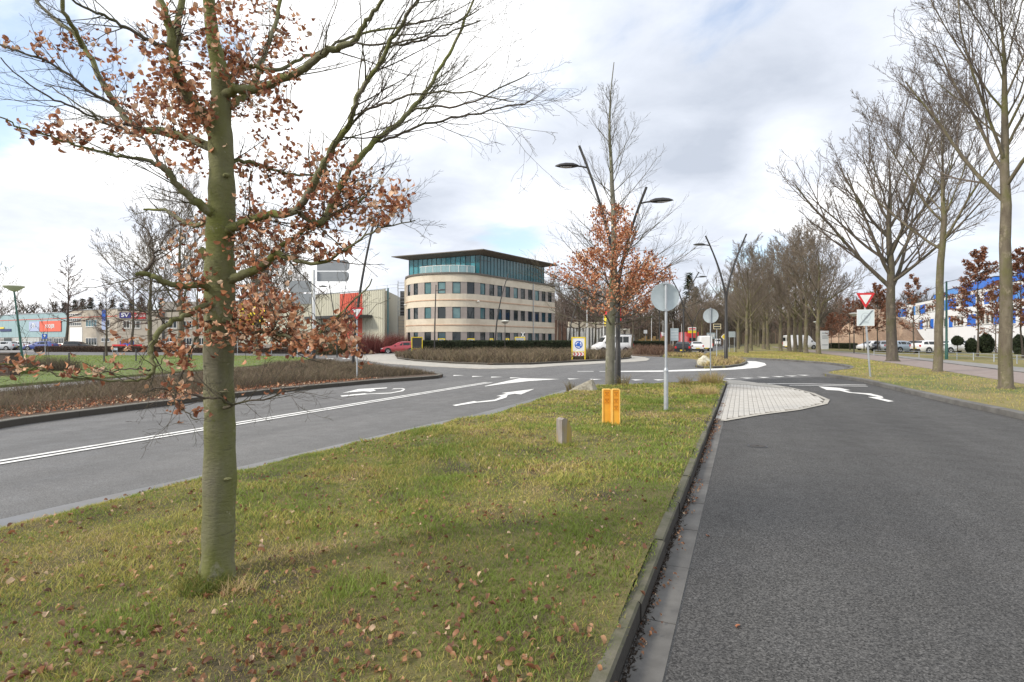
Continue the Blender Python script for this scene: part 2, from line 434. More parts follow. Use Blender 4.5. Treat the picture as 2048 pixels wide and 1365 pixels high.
m_leafattr = mat('beech_leaf', (1,1,1), attr=True, rough=.55, transl=.30, spec=.4)

# ------------------------------------------------------------------ base ground and asphalt
b = MB(); b.add([(-900,-60,-.03),(900,-60,-.03),(900,1500,-.03),(-900,1500,-.03)], [(0,1,2,3)])
structure('ground', b, mat('far_field', (0.07,0.075,0.04), (0.10,0.085,0.05), .2, 1.0))
b = MB(); b.add([(-130,-12,0),(60,-12,0),(75,60,0),(60,130,0),(-130,130,0)], [(0,1,2,3,4)])
structure('road', b, m_road2)
# darker, coarser surfacing of the right hand carriageway
KT = -0.515                       # kerb: outer face line
near = [R(-9,KT+.19,.004), R(-9,9,.004), R(24,9,.004), G(1760,764,.004), G(1640,754,.004), G(1560,757,.004), G(1440,762,.004), R(20.0,KT+.19,.004)]
b = MB(); b.add(near, [tuple(range(len(near)))]); structure('right_carriageway', b, m_road)
# far avenue carriageways and a middle strip
b = MB(); q = [(G(1350,704,.004)), G(1420,703,.004), (128,330,.004), (122,330,.004)]
b.add([R(62,-14,.004), R(62,-4.5,.004), R(420,-4.5,.004), R(420,-14,.004)], [(0,1,2,3)])
structure('avenue_road', b, m_road2)

# ------------------------------------------------------------------ traffic island with the beech trees
Lx = [(-4,-5.6),(0,-5.6),(3.3,-5.42),(6.35,-5.2),(8.5,-4.95),(10.3,-4.72),(13.8,-4.75),(16.6,-4.72),(17.4,-4.2),(18.2,-3.45),(19.2,-2.7),(20.3,-1.75),(21.0,-1.0),(21.3,-.75)]
ls = np.array([p[0] for p in Lx]); lt = np.array([p[1] for p in Lx])
def island_left(s):
    return np.interp(s, ls, lt)+(vnoise(s, s*0, 1.7, 3)-.5)*.16+(vnoise(s, s*0, 6, 5)-.5)*.07
def island_z(s, t):
    d = np.clip((t-island_left(s))/.30, 0, 1); e = np.clip((21.4-s)/.5, 0, 1)
    return .02+(.105+(vnoise(s, t, 1.3, 1)-.5)*.05+(vnoise(s, t, 5, 2)-.5)*.028)*np.minimum(d, e)**.7*np.clip((KT-.0-t)/.25+.75, .9, 1)+.004
NS, NTt = 260, 60
s_ = np.linspace(-4, 21.35, NS); f_ = np.linspace(0, 1, NTt)
S_, F_ = np.meshgrid(s_, f_, indexing='ij'); T_ = island_left(S_)*(1-F_)+(KT-.07)*F_
Z_ = island_z(S_, T_)
vv = np.stack([U.x*S_+V.x*T_, U.y*S_+V.y*T_, Z_], -1).reshape(-1, 3)
i, j = np.meshgrid(np.arange(NS-1), np.arange(NTt-1), indexing='ij'); a = (i*NTt+j).ravel()
tt = np.vstack([np.column_stack([a, a+NTt, a+NTt+1]), np.column_stack([a, a+NTt+1, a+1])])
o = link('traffic_island', np_mesh('traffic_island', vv, tt, m_soil, smooth=True)); o['kind'] = 'structure'

sg = np.linspace(-4, 17.2, 90)
L0 = [R(a, float(island_left(np.array(a)))+.12, .005) for a in sg]; L1 = [R(a, float(np.interp(a, ls, lt))-.44-.05*math.sin(a*.8), .005) for a in sg]
structure('road_edge_strip', MB().add(L0+L1, [(i, i+1, 90+i+1, 90+i) for i in range(89)]), mat('smooth_edge_concrete', (0.165,0.165,0.168), (0.12,0.119,0.117), 1.6, .40, bump=.1, c3=(0.13,0.12,0.11), scale3=3))
def grass_cols(x, y, base_g, base_s, base_b, strawbias=0.0):
    n = len(x); a = vnoise(x, y, 1.0, 11)*.45+vnoise(x, y, 3.7, 12)*.35+rng.random(n)*.42-.11+strawbias
    c = np.where((a < .49)[:, None], base_g, np.where((a < .79)[:, None], base_s, base_b))
    dry = vnoise(x, y, .55, 21)[:, None]
    c = c*(.78+.5*rng.random((n, 1)))*(.85+.35*dry)
    return c
GREEN = np.array([0.185,0.245,0.045]); OLIVE = np.array([0.37,0.33,0.095]); STRAW = np.array([0.46,0.34,0.19])
V3 = []; T3 = []; C3 = []; off = 0
def addb(v, t, c):
    global off
    V3.append(v); T3.append(t+off); C3.append(c); off += len(v)
def flush(name, m, label, cat):
    global V3, T3, C3, off
    o = link(name, np_mesh(name, np.vstack(V3), np.vstack(T3), m, np.vstack(C3)))
    setp(o, label, cat, kind='stuff'); V3 = []; T3 = []; C3 = []; off = 0; return o
def scatter_grass(s0, s1, dens, h0, w0):
    A = (s1-s0)*5.2; n = int(A*dens); s = rng.uniform(s0, s1, n); t = rng.uniform(-5.7, KT-.01, n)
    k = (t > island_left(s)-.04)&(t < KT-.085+.10*vnoise(s, s*0, 1.1, 77)+.06*vnoise(s, s*0, 5, 78)-.07*np.clip((4-s)/2, 0, 1)); s = s[k]; t = t[k]
    gap = vnoise(s, t, 2.3, 31)
    k = rng.random(len(s)) < (.45+.9*gap); s = s[k]; t = t[k]; n = len(s)
    x = U.x*s+V.x*t; y = U.y*s+V.y*t
    pts = np.column_stack([x, y, island_z(s, t)-.006])
    tall = .55+.9*vnoise(s, t, 2.0, 8)**2+.5*(rng.random(n) < .06)
    tall *= np.where((t > KT-.1), .55, 1)
    h = h0*tall*rng.uniform(.6, 1.3, n); w = w0*rng.uniform(.7, 1.3, n)
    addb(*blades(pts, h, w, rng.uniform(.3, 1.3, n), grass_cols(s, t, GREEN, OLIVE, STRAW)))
scatter_grass(-1, 1.2, 1500, .050, .006)
scatter_grass(1.2, 3.2, 7600, .038, .0045)
scatter_grass(3.2, 5.5, 4700, .042, .006)
scatter_grass(5.5, 9, 2100, .052, .0095)
scatter_grass(9, 14, 950, .055, .015)
scatter_grass(14, 21.3, 550, .06, .022)
# taller tufts: round the trunk, the kerb edge, marker posts and the island's tip
def tuft(cx, cy, z, r, n, h, cols, w=.005, lean=.5):
    a = rng.uniform(0, 2*np.pi, n); q = r*np.sqrt(rng.random(n)); pts = np.column_stack([cx+q*np.cos(a), cy+q*np.sin(a), np.full(n, z)])
    c = np.array(cols)[rng.integers(0, len(cols), n)]*(.7+.6*rng.random((n, 1)))
    addb(*blades(pts, h*rng.uniform(.5, 1.2, n), np.full(n, w), rng.uniform(.2, lean*2, n), c))
x, y, z = G(437,1165,.12)
tuft(x-.06, y-.05, z-.02, .14, 620, .085, [GREEN*.55, GREEN*.8, OLIVE*.6, GREEN*.4], .004)
tuft(x+.17, y-.10, z-.02, .10, 130, .10, [STRAW*1.2, STRAW, OLIVE], .004, .9)
for px, py, r, n, h, cs in [(1290,805,.45,900,.10,[GREEN*.8, GREEN*1.1]), (1410,790,.35,500,.28,[STRAW, OLIVE, STRAW*1.2]), (1420,768,.4,500,.45,[STRAW*1.1, STRAW*.8, OLIVE]),
        (1370,770,.2,120,.35,[OLIVE*.6, STRAW*.6]), (1245,772,.2,120,.4,[STRAW*.6, OLIVE*.6]), (1222,852,.2,300,.09,[GREEN, OLIVE]), (1128,892,.16,300,.07,[GREEN, OLIVE]), (1140,782,.12,80,.3,[OLIVE*.4, STRAW*.4]),
        (590,1110,.2,350,.05,[STRAW*1.2, STRAW]), (940,1030,.3,400,.06,[STRAW, OLIVE*.6, STRAW*.5]), (1215,1120,.12,200,.07,[STRAW*1.1, STRAW*.8]), (720,1180,.2,300,.10,[GREEN*1.2, GREEN]), (240,1260,.25,400,.10,[GREEN*1.2, GREEN*.9]), (480,1255,.2,300,.09,[GREEN*1.1, GREEN]),
        (1332,826,.15,200,.10,[GREEN*.7, GREEN])]:
    x, y, z = G(px, py, .11); tuft(x, y, z-.01, r, n, h, cs, .004 if py > 900 else .01)
nn_ = 5200; s = 1+19*rng.random(nn_)**1.2; t = KT+.004+np.abs(rng.normal(0, .022, nn_))*(.3+1.4*vnoise(s, s*0, 2, 90))
pp = np.column_stack([U.x*s+V.x*t, U.y*s+V.y*t, np.full(nn_, .008)])
addb(*blades(pp, rng.uniform(.004, .02, nn_), rng.uniform(.006, .018, nn_), rng.uniform(.5, 2, nn_), np.array([[.05,.038,.03]])*(.5+rng.random((nn_, 1)))))  # dark debris flecks along the kerb foot, added to deepen its shadow
flush('verge_grass', m_attr_t, 'short patchy winter grass, green and straw coloured, covering the traffic island', 'grass')

# ------------------------------------------------------------------ kerb stones and gutter slabs of the island
kerb = setp(thing('kerb', None, None), kind='structure')
def kerb_line(pts, w, h, L, parent, m, name='kerb_stone', jit=.004, left=True, o0=0.0):
    """separate stones along a polyline; the stones stand to the left (or right) of the line"""
    P2 = [Vector(p[:2]) for p in pts]; n = 0
    segs = [(P2[i], P2[i+1]) for i in range(len(P2)-1)]
    tot = sum((b-a).length for a, b in segs); k = max(1, round(tot/L)); Ls = tot/k
    def at(d):
        for a, b in segs:
            l = (b-a).length
            if d <= l+1e-6: return a.lerp(b, d/l)
            d -= l
        return segs[-1][1]
    out = []
    for i in range(k):
        a = at(i*Ls); b = at((i+1)*Ls); t = (b-a).normalized(); nn = Vector((-t.y, t.x))*(1 if left else -1)
        g = .004; a = a+t*g; b = b-t*g; dz = random.uniform(-jit, jit); dn = nn*random.uniform(-jit, jit)
        c = .012
        prof = [(o0,-.1),(o0,h-c),(o0+c,h),(w,h),(w,-.1)]
        vs = []
        for q in (a, b):
            for u, z in prof: vs.append((q.x+dn.x+nn.x*u, q.y+dn.y+nn.y*u, z+dz))
        mb = MB().add(vs, [(0,1,2,3,4),(9,8,7,6,5)]+[(j,5+j,5+(j+1)%5,(j+1)%5) for j in range(5)])
        out.append(part(name, mb, m, parent))
    return out
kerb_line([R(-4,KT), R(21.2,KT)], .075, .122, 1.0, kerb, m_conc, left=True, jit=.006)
kerb_line([R(21.2,KT), R(21.6,-.85), R(21.2,-1.6), R(19.6,-2.9), R(18.3,-3.8)], .12, .06, .8, kerb, m_concA, left=True)
gut = setp(thing('gutter', None, None), kind='structure')
for i in range(18):
    s0 = -2.5+i*.8
    if s0 > 11.4: break
    part('gutter_slab', MB().obox(R(s0+.4, KT+.095, -.035+random.uniform(-.001,.001)), (*(U*.396), 0), (*(V*.085), 0), (0,0,.045)), m_concL, gut)

# ------------------------------------------------------------------ brick apron right of the island tip
m_brick = mat('pale_brick', (0.50,0.49,0.46), (0.40,0.385,0.355), 5, .85, bump=.3, c3=(0.33,0.31,0.28), scale3=.7)
m_joint = mat('brick_joint', (0.10,0.095,0.085), (0.16,0.15,0.13), 8, 1)
AP = [G(1452,767.5), G(1522,767.5), G(1577,777), G(1621,788), G(1650,801), G(1645,809), G(1590,821), G(1511,831), G(1441,843), G(1429,841)]
APst = [ST(p[0], p[1]) for p in AP]
AP = [R(s, max(t, KT+.015)) for s, t in APst]; APst = [ST(p[0], p[1]) for p in AP]
apron = structure('brick_apron', MB().prism([p[:2] for p in AP], -.02, .012), m_joint)
smin = min(p[0] for p in APst); smax = max(p[0] for p in APst); tmin = KT+.02; tmax = max(p[1] for p in APst)
bw, bl = .105, .205
cands = []
nt = int((tmax-tmin)/bw)+2; ns = int((smax-smin)/bl)+2
for a in range(nt):
    for c in range(ns):
        s0 = smin+(c+(.5 if a % 2 else 0))*bl; t0 = tmin+a*bw
        cs, ct = s0+bl/2, t0+bw/2
        ok = inpoly([cs-.09, cs+.09, cs, cs], [ct, ct, ct-.045, ct+.045], APst).all()
        if ok: cands.append((s0, t0))
cands.sort(key=lambda q: q[0])
bm_small = []
base_meshes = []
for k in range(4):
    hh = .016+.0012*k
    mb = MB().obox((0,0,hh/2), (*(U*(bl/2-.004)), 0), (*(V*(bw/2-.004)), 0), (0,0,hh/2)); base_meshes.append(mb.mesh('brick', m_brick))
rest = MB()
for k, (s0, t0) in enumerate(cands):
    c = R(s0+bl/2, t0+bw/2, .006)
    if k < 300: link('brick', base_meshes[random.randrange(4)], apron, c)
    else: rest.obox((c[0], c[1], .013+random.uniform(-.001,.001)), (*(U*(bl/2-.004)), 0), (*(V*(bw/2-.004)), 0), (0,0,.009))
part('bricks', rest, m_brick, apron, kind='stuff')
# smooth white edging band round the apron
def band(pts, w, z, side=1):
    P2 = [Vector(p[:2]) for p in pts]; out = []
    for i in range(len(P2)):
        t = (P2[min(i+1, len(P2)-1)]-P2[max(i-1, 0)]).normalized(); n = Vector((-t.y, t.x))*side; out.append(P2[i]+n*w)
    k = len(P2)
    return MB().add([(p.x, p.y, z) for p in P2]+[(p.x, p.y, z) for p in out], [(i, i+1, k+i+1, k+i) for i in range(k-1)])
structure('apron_edge_band', band(AP[1:]+[], .11, .021, 1), m_concA)
b = MB(); q = [G(1433,759.5,.03), G(1480,761,.03), G(1522,767,.03), G(1570,774,.03), G(1560,776,.03), G(1500,770,.03), G(1452,767.5,.03), G(1438,765,.03)]
b.add(q, [tuple(range(len(q)))[::-1]]); structure('apron_nose', b, m_concA)

# ------------------------------------------------------------------ painted markings
def marking(name, pts, z=.010):
    b = MB(); b.add([(*G(px, py, z)[:2], z) for px, py in pts], [tuple(range(len(pts)))])
    return structure(name, b, m_paint)
Z8 = lambda L: [(600+x*.293, 700+y*.293) for x, y in L]
Z9 = lambda L: [(1400+x*.3164, 720+y*.3164) for x, y in L]
marking('straight_right_arrow', Z8([(1040,378),(1190,350),(1210,354),(1330,340),(1375,318),(1340,316),(1410,300),(1375,295),(1600,267),(1510,305),(1465,300),(1420,308),(1408,326),(1330,350),(1190,363),(1062,384)]))
marking('left_turn_arrow_stem', Z8([(275,313),(440,297),(460,300),(620,292),(685,280),(706,268),(690,266),(625,270),(640,264),(700,262),(719,268),(705,282),(620,298),(470,303),(285,320)]))
marking('left_turn_arrow_head', Z8([(288,295),(400,268),(597,257),(590,263),(500,270),(520,278),(480,287),(430,283)]))
marking('merge_wedge', Z8([(1260,247),(1500,194),(1775,200),(1560,214),(1390,233),(1265,250)]))
marking('right_arrow', Z9([(750,168),(885,178),(950,192),(912,194),(960,206),(1080,213),(1152,231),(1160,242),(1135,241),(1227,262),(1190,265),(1060,235),(1125,235),(1050,219),(940,208),(880,195),(800,190)]))
marking('stop_line', Z9([(385,149),(700,151),(1050,158.5),(1050,160.5),(700,153.6),(390,151.6)]))
marking('stop_line', Z9([(560,160.4),(800,162),(1060,167),(1060,169),(800,164),(570,162.4)]))
def dbl(t, w):
    b = MB(); k = 40
    P0 = [R(-4+i*(18.6+4)/k, t, .010) for i in range(k+1)]; P1 = [R(-4+i*(18.6+4)/k, t+w, .010) for i in range(k+1)]
    b.add(P0+P1, [(i, k+1+i, k+2+i, i+1) for i in range(k)]); structure('double_line', b, m_paint)
dbl(-8.87, .11); dbl(-8.67, .11)
for px, py in [(912,752),(950,754),(988,755.3),(1026,756.8),(1143,759),(1188,760),(1236,760.5),(1273,761),(1318,761),(1460,758.5),(1494,757.2),(1527,755.8),(1557,754.3),(1583,753),(1608,751.5)]:
    c = Vector(G(px, py)[:2]); a = math.atan2(U.y, U.x); w = .27; l = .3
    cc = Vector(ST(c.x, c.y)); tri = [(cc.x+l, cc.y-w), (cc.x+l, cc.y+w), (cc.x-l, cc.y)]
    b = MB(); b.add([R(s, t, .010) for s, t in tri], [(0,2,1)]); structure('yield_tooth', b, m_paint)
for px0, px1, py in [(1155,1187,743.2),(1199,1212,743.3)]:
    marking('guide_dash', [(px0, py-.4), (px1, py-.4), (px1, py+.3), (px0, py+.3)])
marking('splitter_white_edge', [(1240,742.3),(1330,741.3),(1400,738.2),(1450,735),(1482,731),(1497,726),(1492,722.5),(1512,723),(1529,726.5),(1533,730.5),(1515,736),(1470,739.5),(1400,742.2),(1320,744),(1240,744.2)])
marking('left_junction_dash', [(655,717.2),(668,717.2),(666,718.4),(652,718.4)])
marking('left_junction_dash', [(686,717.0),(700,717.0),(698,718.2),(684,718.2)])

# ------------------------------------------------------------------ raised grounds
def raised(name, pxs, m, z=.11, extra=()):
    poly = [G(px, py, z)[:2] for px, py in pxs]+[e[:2] for e in extra]
    b = MB().prism(poly, -.05, z); structure(name, b, m); return poly
RV = [(2300,892),(2048,828),(1900,798),(1790,773.5),(1720,757.5),(1668,751),(1650,748),(1648,744),(1672,740),(1700,737.5),(1703,734),(1690,730),(1650,725),(1560,719),(1460,714.5),(1408,709.5),(1412,706),(1440,700.5),(1470,695.5),(1496,690.5)]
poly_verge = raised('right_verge', RV, m_verge, .11, extra=[R(330,-1.0), R(330,80), R(40,140), R(-12,60), R(-12,6.2)])
kst = setp(thing('verge_kerb', None, None), kind='structure')
ks = [G(px, py, .11) for px, py in RV[:14]]
kerb_line(ks, .16, .124, 1.0, kst, m_concL, left=False, o0=-.05)
far_k = [Vector(G(px, py, .11)[:2]) for px, py in RV[13:17]]
kerb_line(far_k, .15, .124, 1.2, kst, m_concL, left=False, o0=-.05)
LB = [(-300,900),(0,843),(200,818),(400,795),(600,774),(760,760),(860,753.5),(884,751),(884,748.5),(850,744.5),(800,739.5),(720,732),(660,725.5),(625,723),(560,730),(480,741),(240,762),(0,784),(-300,812)]
poly_bed = raised('planting_bed', LB, m_bed, .10)
kst2 = setp(thing('bed_kerb', None, None), kind='structure')
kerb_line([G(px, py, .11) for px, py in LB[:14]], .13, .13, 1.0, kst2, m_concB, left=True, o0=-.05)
LL = [(-500,808),(0,771),(240,752),(480,734),(560,726),(615,719.5),(622,717),(600,714.5),(560,712.8),(460,711.5),(300,711.2),(0,710.8),(-300,711),(-500,711)]
poly_lawn = raised('left_lawn', LL, m_lawn, .10)
b = MB(); q = [G(-500,809.5,.012), G(0,772.5,.012), G(240,753.5,.012), G(480,735.5,.012), G(560,727.5,.012), G(620,721,.012), G(640,722,.012), G(560,731,.012), G(480,742,.012), G(240,763,.012), G(0,785,.012), G(-500,828,.012)]
b.add(q, [tuple(range(len(q)))]); structure('left_foot_path', b, m_path)
# central island of the roundabout
CA = [(720,713),(708,716.5),(722,722),(770,729.5),(860,735.5),(960,740),(993,740.3),(1060,739),(1120,734.5),(1178,731.5),(1210,729.5),(1270,726.5),(1293,723),(1300,719.5),(1290,716.2)]
CA = [(px, py-2.5 if 720 < px < 1280 else py-1) for px, py in CA]
b = MB(); q = [G(px, py, .02) for px, py in CA]; q += [(12,62,.02),(0,70,.02),(-16,66,.02)]
b.prism([p[:2] for p in q], -.02, .03); structure('roundabout_apron', b, m_concA)
CI = [(790,709),(795,715.5),(830,720),(900,724.5),(985,727.5),(1060,726.5),(1160,721.5),(1225,718.5),(1258,715.5),(1262,713.5),(1255,712)]
poly_ci = [G(px, py, .13)[:2] for px, py in CI]+[(9,66),(0,72),(-12,70)]
structure('central_island', MB().prism(poly_ci, -.03, .13), m_bed)
kst3 = setp(thing('central_kerb', None, None), kind='structure')
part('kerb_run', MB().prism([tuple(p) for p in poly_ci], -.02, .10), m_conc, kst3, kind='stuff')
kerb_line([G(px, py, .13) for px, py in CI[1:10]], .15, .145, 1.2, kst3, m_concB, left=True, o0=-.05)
# earth bank behind the roundabout (planted, reddish brown) and far verge
BK = [(1265,710),(1320,712),(1345,709.5),(1352,703),(1345,698),(1300,696),(1262,697),(1240,700)]
poly_bank = [G(px, py, .1)[:2] for px, py in BK]
structure('far_bed', MB().prism(poly_bank, -.03, .1), m_bed)
# splitter island with lamp
SP = [(1392,731),(1396,722.5),(1425,718),(1460,717.5),(1484,719.5),(1494,723.5),(1484,728.5),(1450,732.8),(1410,734)]
poly_sp = [G(px, py, .12)[:2] for px, py in SP]
structure('splitter_island', MB().prism(poly_sp, -.03, .12), m_verge)
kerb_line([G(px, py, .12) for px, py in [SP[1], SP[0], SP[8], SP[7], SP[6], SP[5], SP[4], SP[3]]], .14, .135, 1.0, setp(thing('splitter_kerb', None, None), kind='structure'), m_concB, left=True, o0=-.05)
SP2 = [(1325,712.5),(1400,716.5),(1452,716),(1400,711.5),(1372,709.8),(1330,709.5)]
poly_sp2 = [G(px, py, .12)[:2] for px, py in SP2]
structure('splitter_island', MB().prism(poly_sp2, -.03, .12), m_verge)
# far middle grass strip on the avenue (left of the road going away)
structure('avenue_middle_strip', MB().prism([R(118,-9.6), R(118,-8.2), R(400,-8.2), R(400,-9.6)], -.03, .1), m_verge)
structure('avenue_left_verge', MB().prism([R(80,-15), R(420,-15), R(420,-120), R(125,-70), R(85,-40)], -.03, .1), m_verge)
# cycle path and foot path on the right
def path_strip(name, A, B, m, z):
    pa = [G(px, py, z) for px, py in A]; pb = [G(px, py, z) for px, py in B]; k = len(pa)
    structure(name, MB().add(pa+pb, [(i, i+1, k+i+1, k+i) for i in range(k-1)]), m)
P1 = [(2400,833),(2048,768),(1900,744),(1780,725.5),(1700,714),(1640,706.5),(1590,700.5),(1545,695)]
P2 = [(2400,795),(2048,746),(1900,728),(1780,714),(1700,706.5),(1640,702.2),(1590,698.2),(1545,693.8)]
P3 = [(2400,775),(2048,735.5),(1900,721),(1780,710),(1700,704.4),(1640,700.8),(1590,697.2),(1545,693.3)]
path_strip('cycle_path', P1, P2, m_cycle, .116)
path_strip('foot_path', [(a, b_-.7) for a, b_ in P2], P3, m_path, .116)
ek = setp(thing('path_edging', None, None), kind='structure')
kerb_line([G(px, py, .12) for px, py in [(a, b_-.2) for a, b_ in P2[:5]]], .08, .15, 2.0, ek, m_concL, name='edging_stone', left=False)
# parking ground in front of the blue building
structure('parking_ground', MB().prism([R(58,34)[:2], R(58,45)[:2], R(180,45)[:2], R(180,28.5)[:2], R(98,28.5)[:2]], -.02, .116), m_path)
structure('car_park_ground', MB().prism([(-140,78),(-42,78),(-42,98),(-140,130)], -.02, .012), m_path)
# ------------------------------------------------------------------ bark and leaves
def bark(name, ca, cb, green, sc=1.0, gw=(.42,.62), stretch=(1,1,.35)):
    m = bpy.data.materials.new(name); m.use_nodes = True; MATS[name] = m
    n = m.node_tree.nodes; l = m.node_tree.links; p = n['Principled BSDF']; p.inputs['Roughness'].default_value = .85
    p.inputs['Specular IOR Level'].default_value = .3
    tcn = n.new('ShaderNodeTexCoord')
    def nz(s, d, st, r=.6):
        mp = n.new('ShaderNodeMapping'); mp.inputs['Scale'].default_value = st; l.new(tcn.outputs['Object'], mp.inputs[0])
        t = n.new('ShaderNodeTexNoise'); t.inputs['Scale'].default_value = s; t.inputs['Detail'].default_value = d; t.inputs['Roughness'].default_value = r
        l.new(mp.outputs[0], t.inputs[0]); return t.outputs[0]
    def mr(s, a, b):
        r = n.new('ShaderNodeMapRange'); r.inputs[1].default_value = a; r.inputs[2].default_value = b; l.new(s, r.inputs[0]); return r.outputs[0]
    def mx(f, a, b):
        x = n.new('ShaderNodeMix'); x.data_type = 'RGBA'; l.new(f, x.inputs[0])
        for i, v in ((6, a), (7, b)):
            if isinstance(v, tuple): x.inputs[i].default_value = (*v, 1)
            else: l.new(v, x.inputs[i])
        return x.outputs[2]
    c = mx(mr(nz(9*sc, 8, stretch), .35, .65), ca, cb)
    c = mx(mr(nz(2.2*sc, 5, (1,1,.5)), *gw), c, green)
    c = mx(mr(nz(5*sc, 6, (1,1,6), .7), .60, .72), c, tuple(v*.5 for v in ca))
    c = mx(mr(nz(14*sc, 4, (1,1,1), .7), .66, .74), c, tuple(min(1, v*1.7) for v in cb))
    c = mx(mr(nz(3.6*sc, 7, (1,1,.6), .7), .56, .66), c, tuple(min(1, v*1.45) for v in cb))
    c = mx(mr(nz(6.5*sc, 7, (1.3,1,.8), .75), .60, .66), c, tuple(v*.8 for v in green))
    l.new(c, p.inputs['Base Color'])
    b = n.new('ShaderNodeBump'); b.inputs['Strength'].default_value = .9; b.inputs['Distance'].default_value = .012
    l.new(nz(22*sc, 6, (1,1,2.5), .7), b.inputs['Height']); l.new(b.outputs[0], p.inputs['Normal'])
    return m
m_beech = bark('beech_bark', (0.125,0.120,0.085), (0.185,0.175,0.130), (0.130,0.142,0.035), gw=(.36,.60))
m_beech2 = bark('grey_beech_bark', (0.12,0.118,0.095), (0.18,0.172,0.14), (0.11,0.12,0.05), gw=(.45,.7))
m_beechtwig = bark('beech_twig_bark', (0.075,0.060,0.050), (0.12,0.10,0.08), (0.085,0.085,0.045), 2)
m_twig = mat('twig_bark', (0.085,0.068,0.056), (0.14,0.115,0.095), 3, .9)
LEAFC = [(0.50,0.235,0.125), (0.37,0.150,0.076), (0.20,0.072,0.040), (0.62,0.36,0.22), (0.43,0.190,0.100), (0.72,0.50,0.35), (0.28,0.110,0.060)]
def leaf_geo(seed, L=.047, W=.032):
    """one curled beech leaf: base at origin, along +x; 5 x 3 grid"""
    rd = random.Random(seed); curl = rd.uniform(.5, 2.6); fold = rd.uniform(.3, 1.15); tw = rd.uniform(-.9, .9)
    v = []; ww = [0.12, .82, 1.0, .86, .0]
    for i in range(5):
        u = (0,.22,.5,.8,1)[i]; a = curl*u*u
        x = L*(u-.18*curl*u*u*u); z = -L*.5*curl*u*u*.55
        for j in (-1, 0, 1):
            y = j*W/2*ww[i]*math.cos(fold*.5); zz = z+abs(j)*W/2*ww[i]*math.sin(fold)+rd.uniform(-.003, .003)
            t = tw*u; x += rd.uniform(-.0025,.0025)*(j != 0); v.append((x, y*math.cos(t)-(zz-z)*math.sin(t), z+y*math.sin(t)+(zz-z)*math.cos(t)))
    f = []
    for i in range(4):
        for j in range(2):
            a = i*3+j
            if i == 3: f += [(a, a+3, a+1)] if False else [(a, a+4, a+1)]
            elif i == 0: f += [(a, a+3, a+4), (a, a+4, a+1)]
            else: f += [(a, a+3, a+4), (a, a+4, a+1)]
    return np.array(v), np.array(f)
LG = [leaf_geo(100+k) for k in range(14)]
leaf_meshes = [np_mesh('leaf', LG[k][0], LG[k][1], m_leafattr, np.tile(np.array(LEAFC[k % 7]), (len(LG[k][0]), 1)), smooth=True) for k in range(14)]
def leaf_frame(p, d, droop, scale, rd):
    """matrix for a leaf at p pointing roughly along d"""
    d = (Vector(d)+Vector((rd.gauss(0,.55), rd.gauss(0,.55), rd.gauss(0,.45)-droop))).normalized()
    y = d.cross(Vector((rd.gauss(0,.7), rd.gauss(0,.7), 1))).normalized(); z = d.cross(y)
    M3 = Matrix((d, y, z)).transposed()*1.0
    return Matrix.Translation(p) @ (M3*scale).to_4x4()
LEAFG = [(0.32,0.165,0.085), (0.23,0.105,0.055), (0.13,0.06,0.035), (0.42,0.24,0.13), (0.29,0.14,0.075), (0.50,0.36,0.24), (0.18,0.08,0.045)]
ground_meshes = [np_mesh('leaf', LG[k][0], LG[k][1], m_leafattr, np.tile(np.array(LEAFG[k % 7]), (len(LG[k][0]), 1)), smooth=True) for k in range(14)]
def leaves_mesh(name, frames, colj=.25, pal=LEAFC):
    V_ = []; T_ = []; C_ = []; o = 0
    for M in frames:
        k = random.randrange(14); v, f = LG[k]; m3 = np.array(M.to_3x3()); v2 = v@m3.T+np.array(M.translation)
        V_.append(v2); T_.append(f+o); o += len(v)
        c = np.minimum(np.array(pal[k % 7])*(1+random.uniform(-colj, colj)), .8); C_.append(np.tile(c, (len(v), 1)))
    return np_mesh(name, np.vstack(V_), np.vstack(T_), m_leafattr, np.vstack(C_), smooth=True)

# ------------------------------------------------------------------ foreground beech
rd = random.Random(5)
YT = 3.37
bx, by, bz = P(437, 1160, YT); bz = .10
TB = thing('beech_tree', 'nearest beech on the left of the grass island, green mossy trunk and curled copper leaves', 'tree', (bx, YT, bz))
def ctrl(L, Y=YT):
    """[(px,py,depth offset, half width px)] -> points, radii"""
    pts = []; rr = []
    for px, py, dy, hw in L:
        q = P(px, py, Y+dy); pts.append(Vector(q)); rr.append(hw/F*(Y+dy))
    return pts, rr
def smooth_line(pts, rr, k):
    """Catmull-Rom resampling"""
    n = len(pts); out = []; ro = []
    for i in range(n-1):
        p0 = pts[max(i-1,0)]; p1 = pts[i]; p2 = pts[i+1]; p3 = pts[min(i+2,n-1)]
        for j in range(k):
            t = j/k
            out.append(.5*((2*p1)+(p2-p0)*t+(2*p0-5*p1+4*p2-p3)*t*t+(3*p1-p0-3*p2+p3)*t**3)); ro.append(rr[i]*(1-t)+rr[i+1]*t)
    out.append(pts[-1]); ro.append(rr[-1]); return out, ro
tr = [(434,1190,0,44),(434,1162,0,35),(435,1120,0,31.5),(437,1050,0,30.5),(439,960,0,29.5),(440,870,0,28),(440,820,0,28.5),(438,760,0,27.5),(438,680,0,26.5),(441,640,0,28.5),(440,600,0,28),(441,560,0,28.5),(440,500,0,25.5),(441,455,0,27.5),(443,420,0,26),(444,380,0,24.5),(443,330,0,22.5),(441,290,0,24),(440,250,0,20),(441,210,0,18.5),(442,170,0,18),(435,120,0,14.5),(426,80,0,12.5),(420,30,0,12),(415,-40,0,11),(410,-200,.05,11),(402,-420,.1,7),(398,-700,.1,3)]
pts, rr = smooth_line(*ctrl(tr), 3)
rr = [r*(1+.035*math.sin(i*1.7)+.02*math.sin(i*.6)) for i, r in enumerate(rr)]
v, t = tubes([(np.array(pts), rr, 26)])
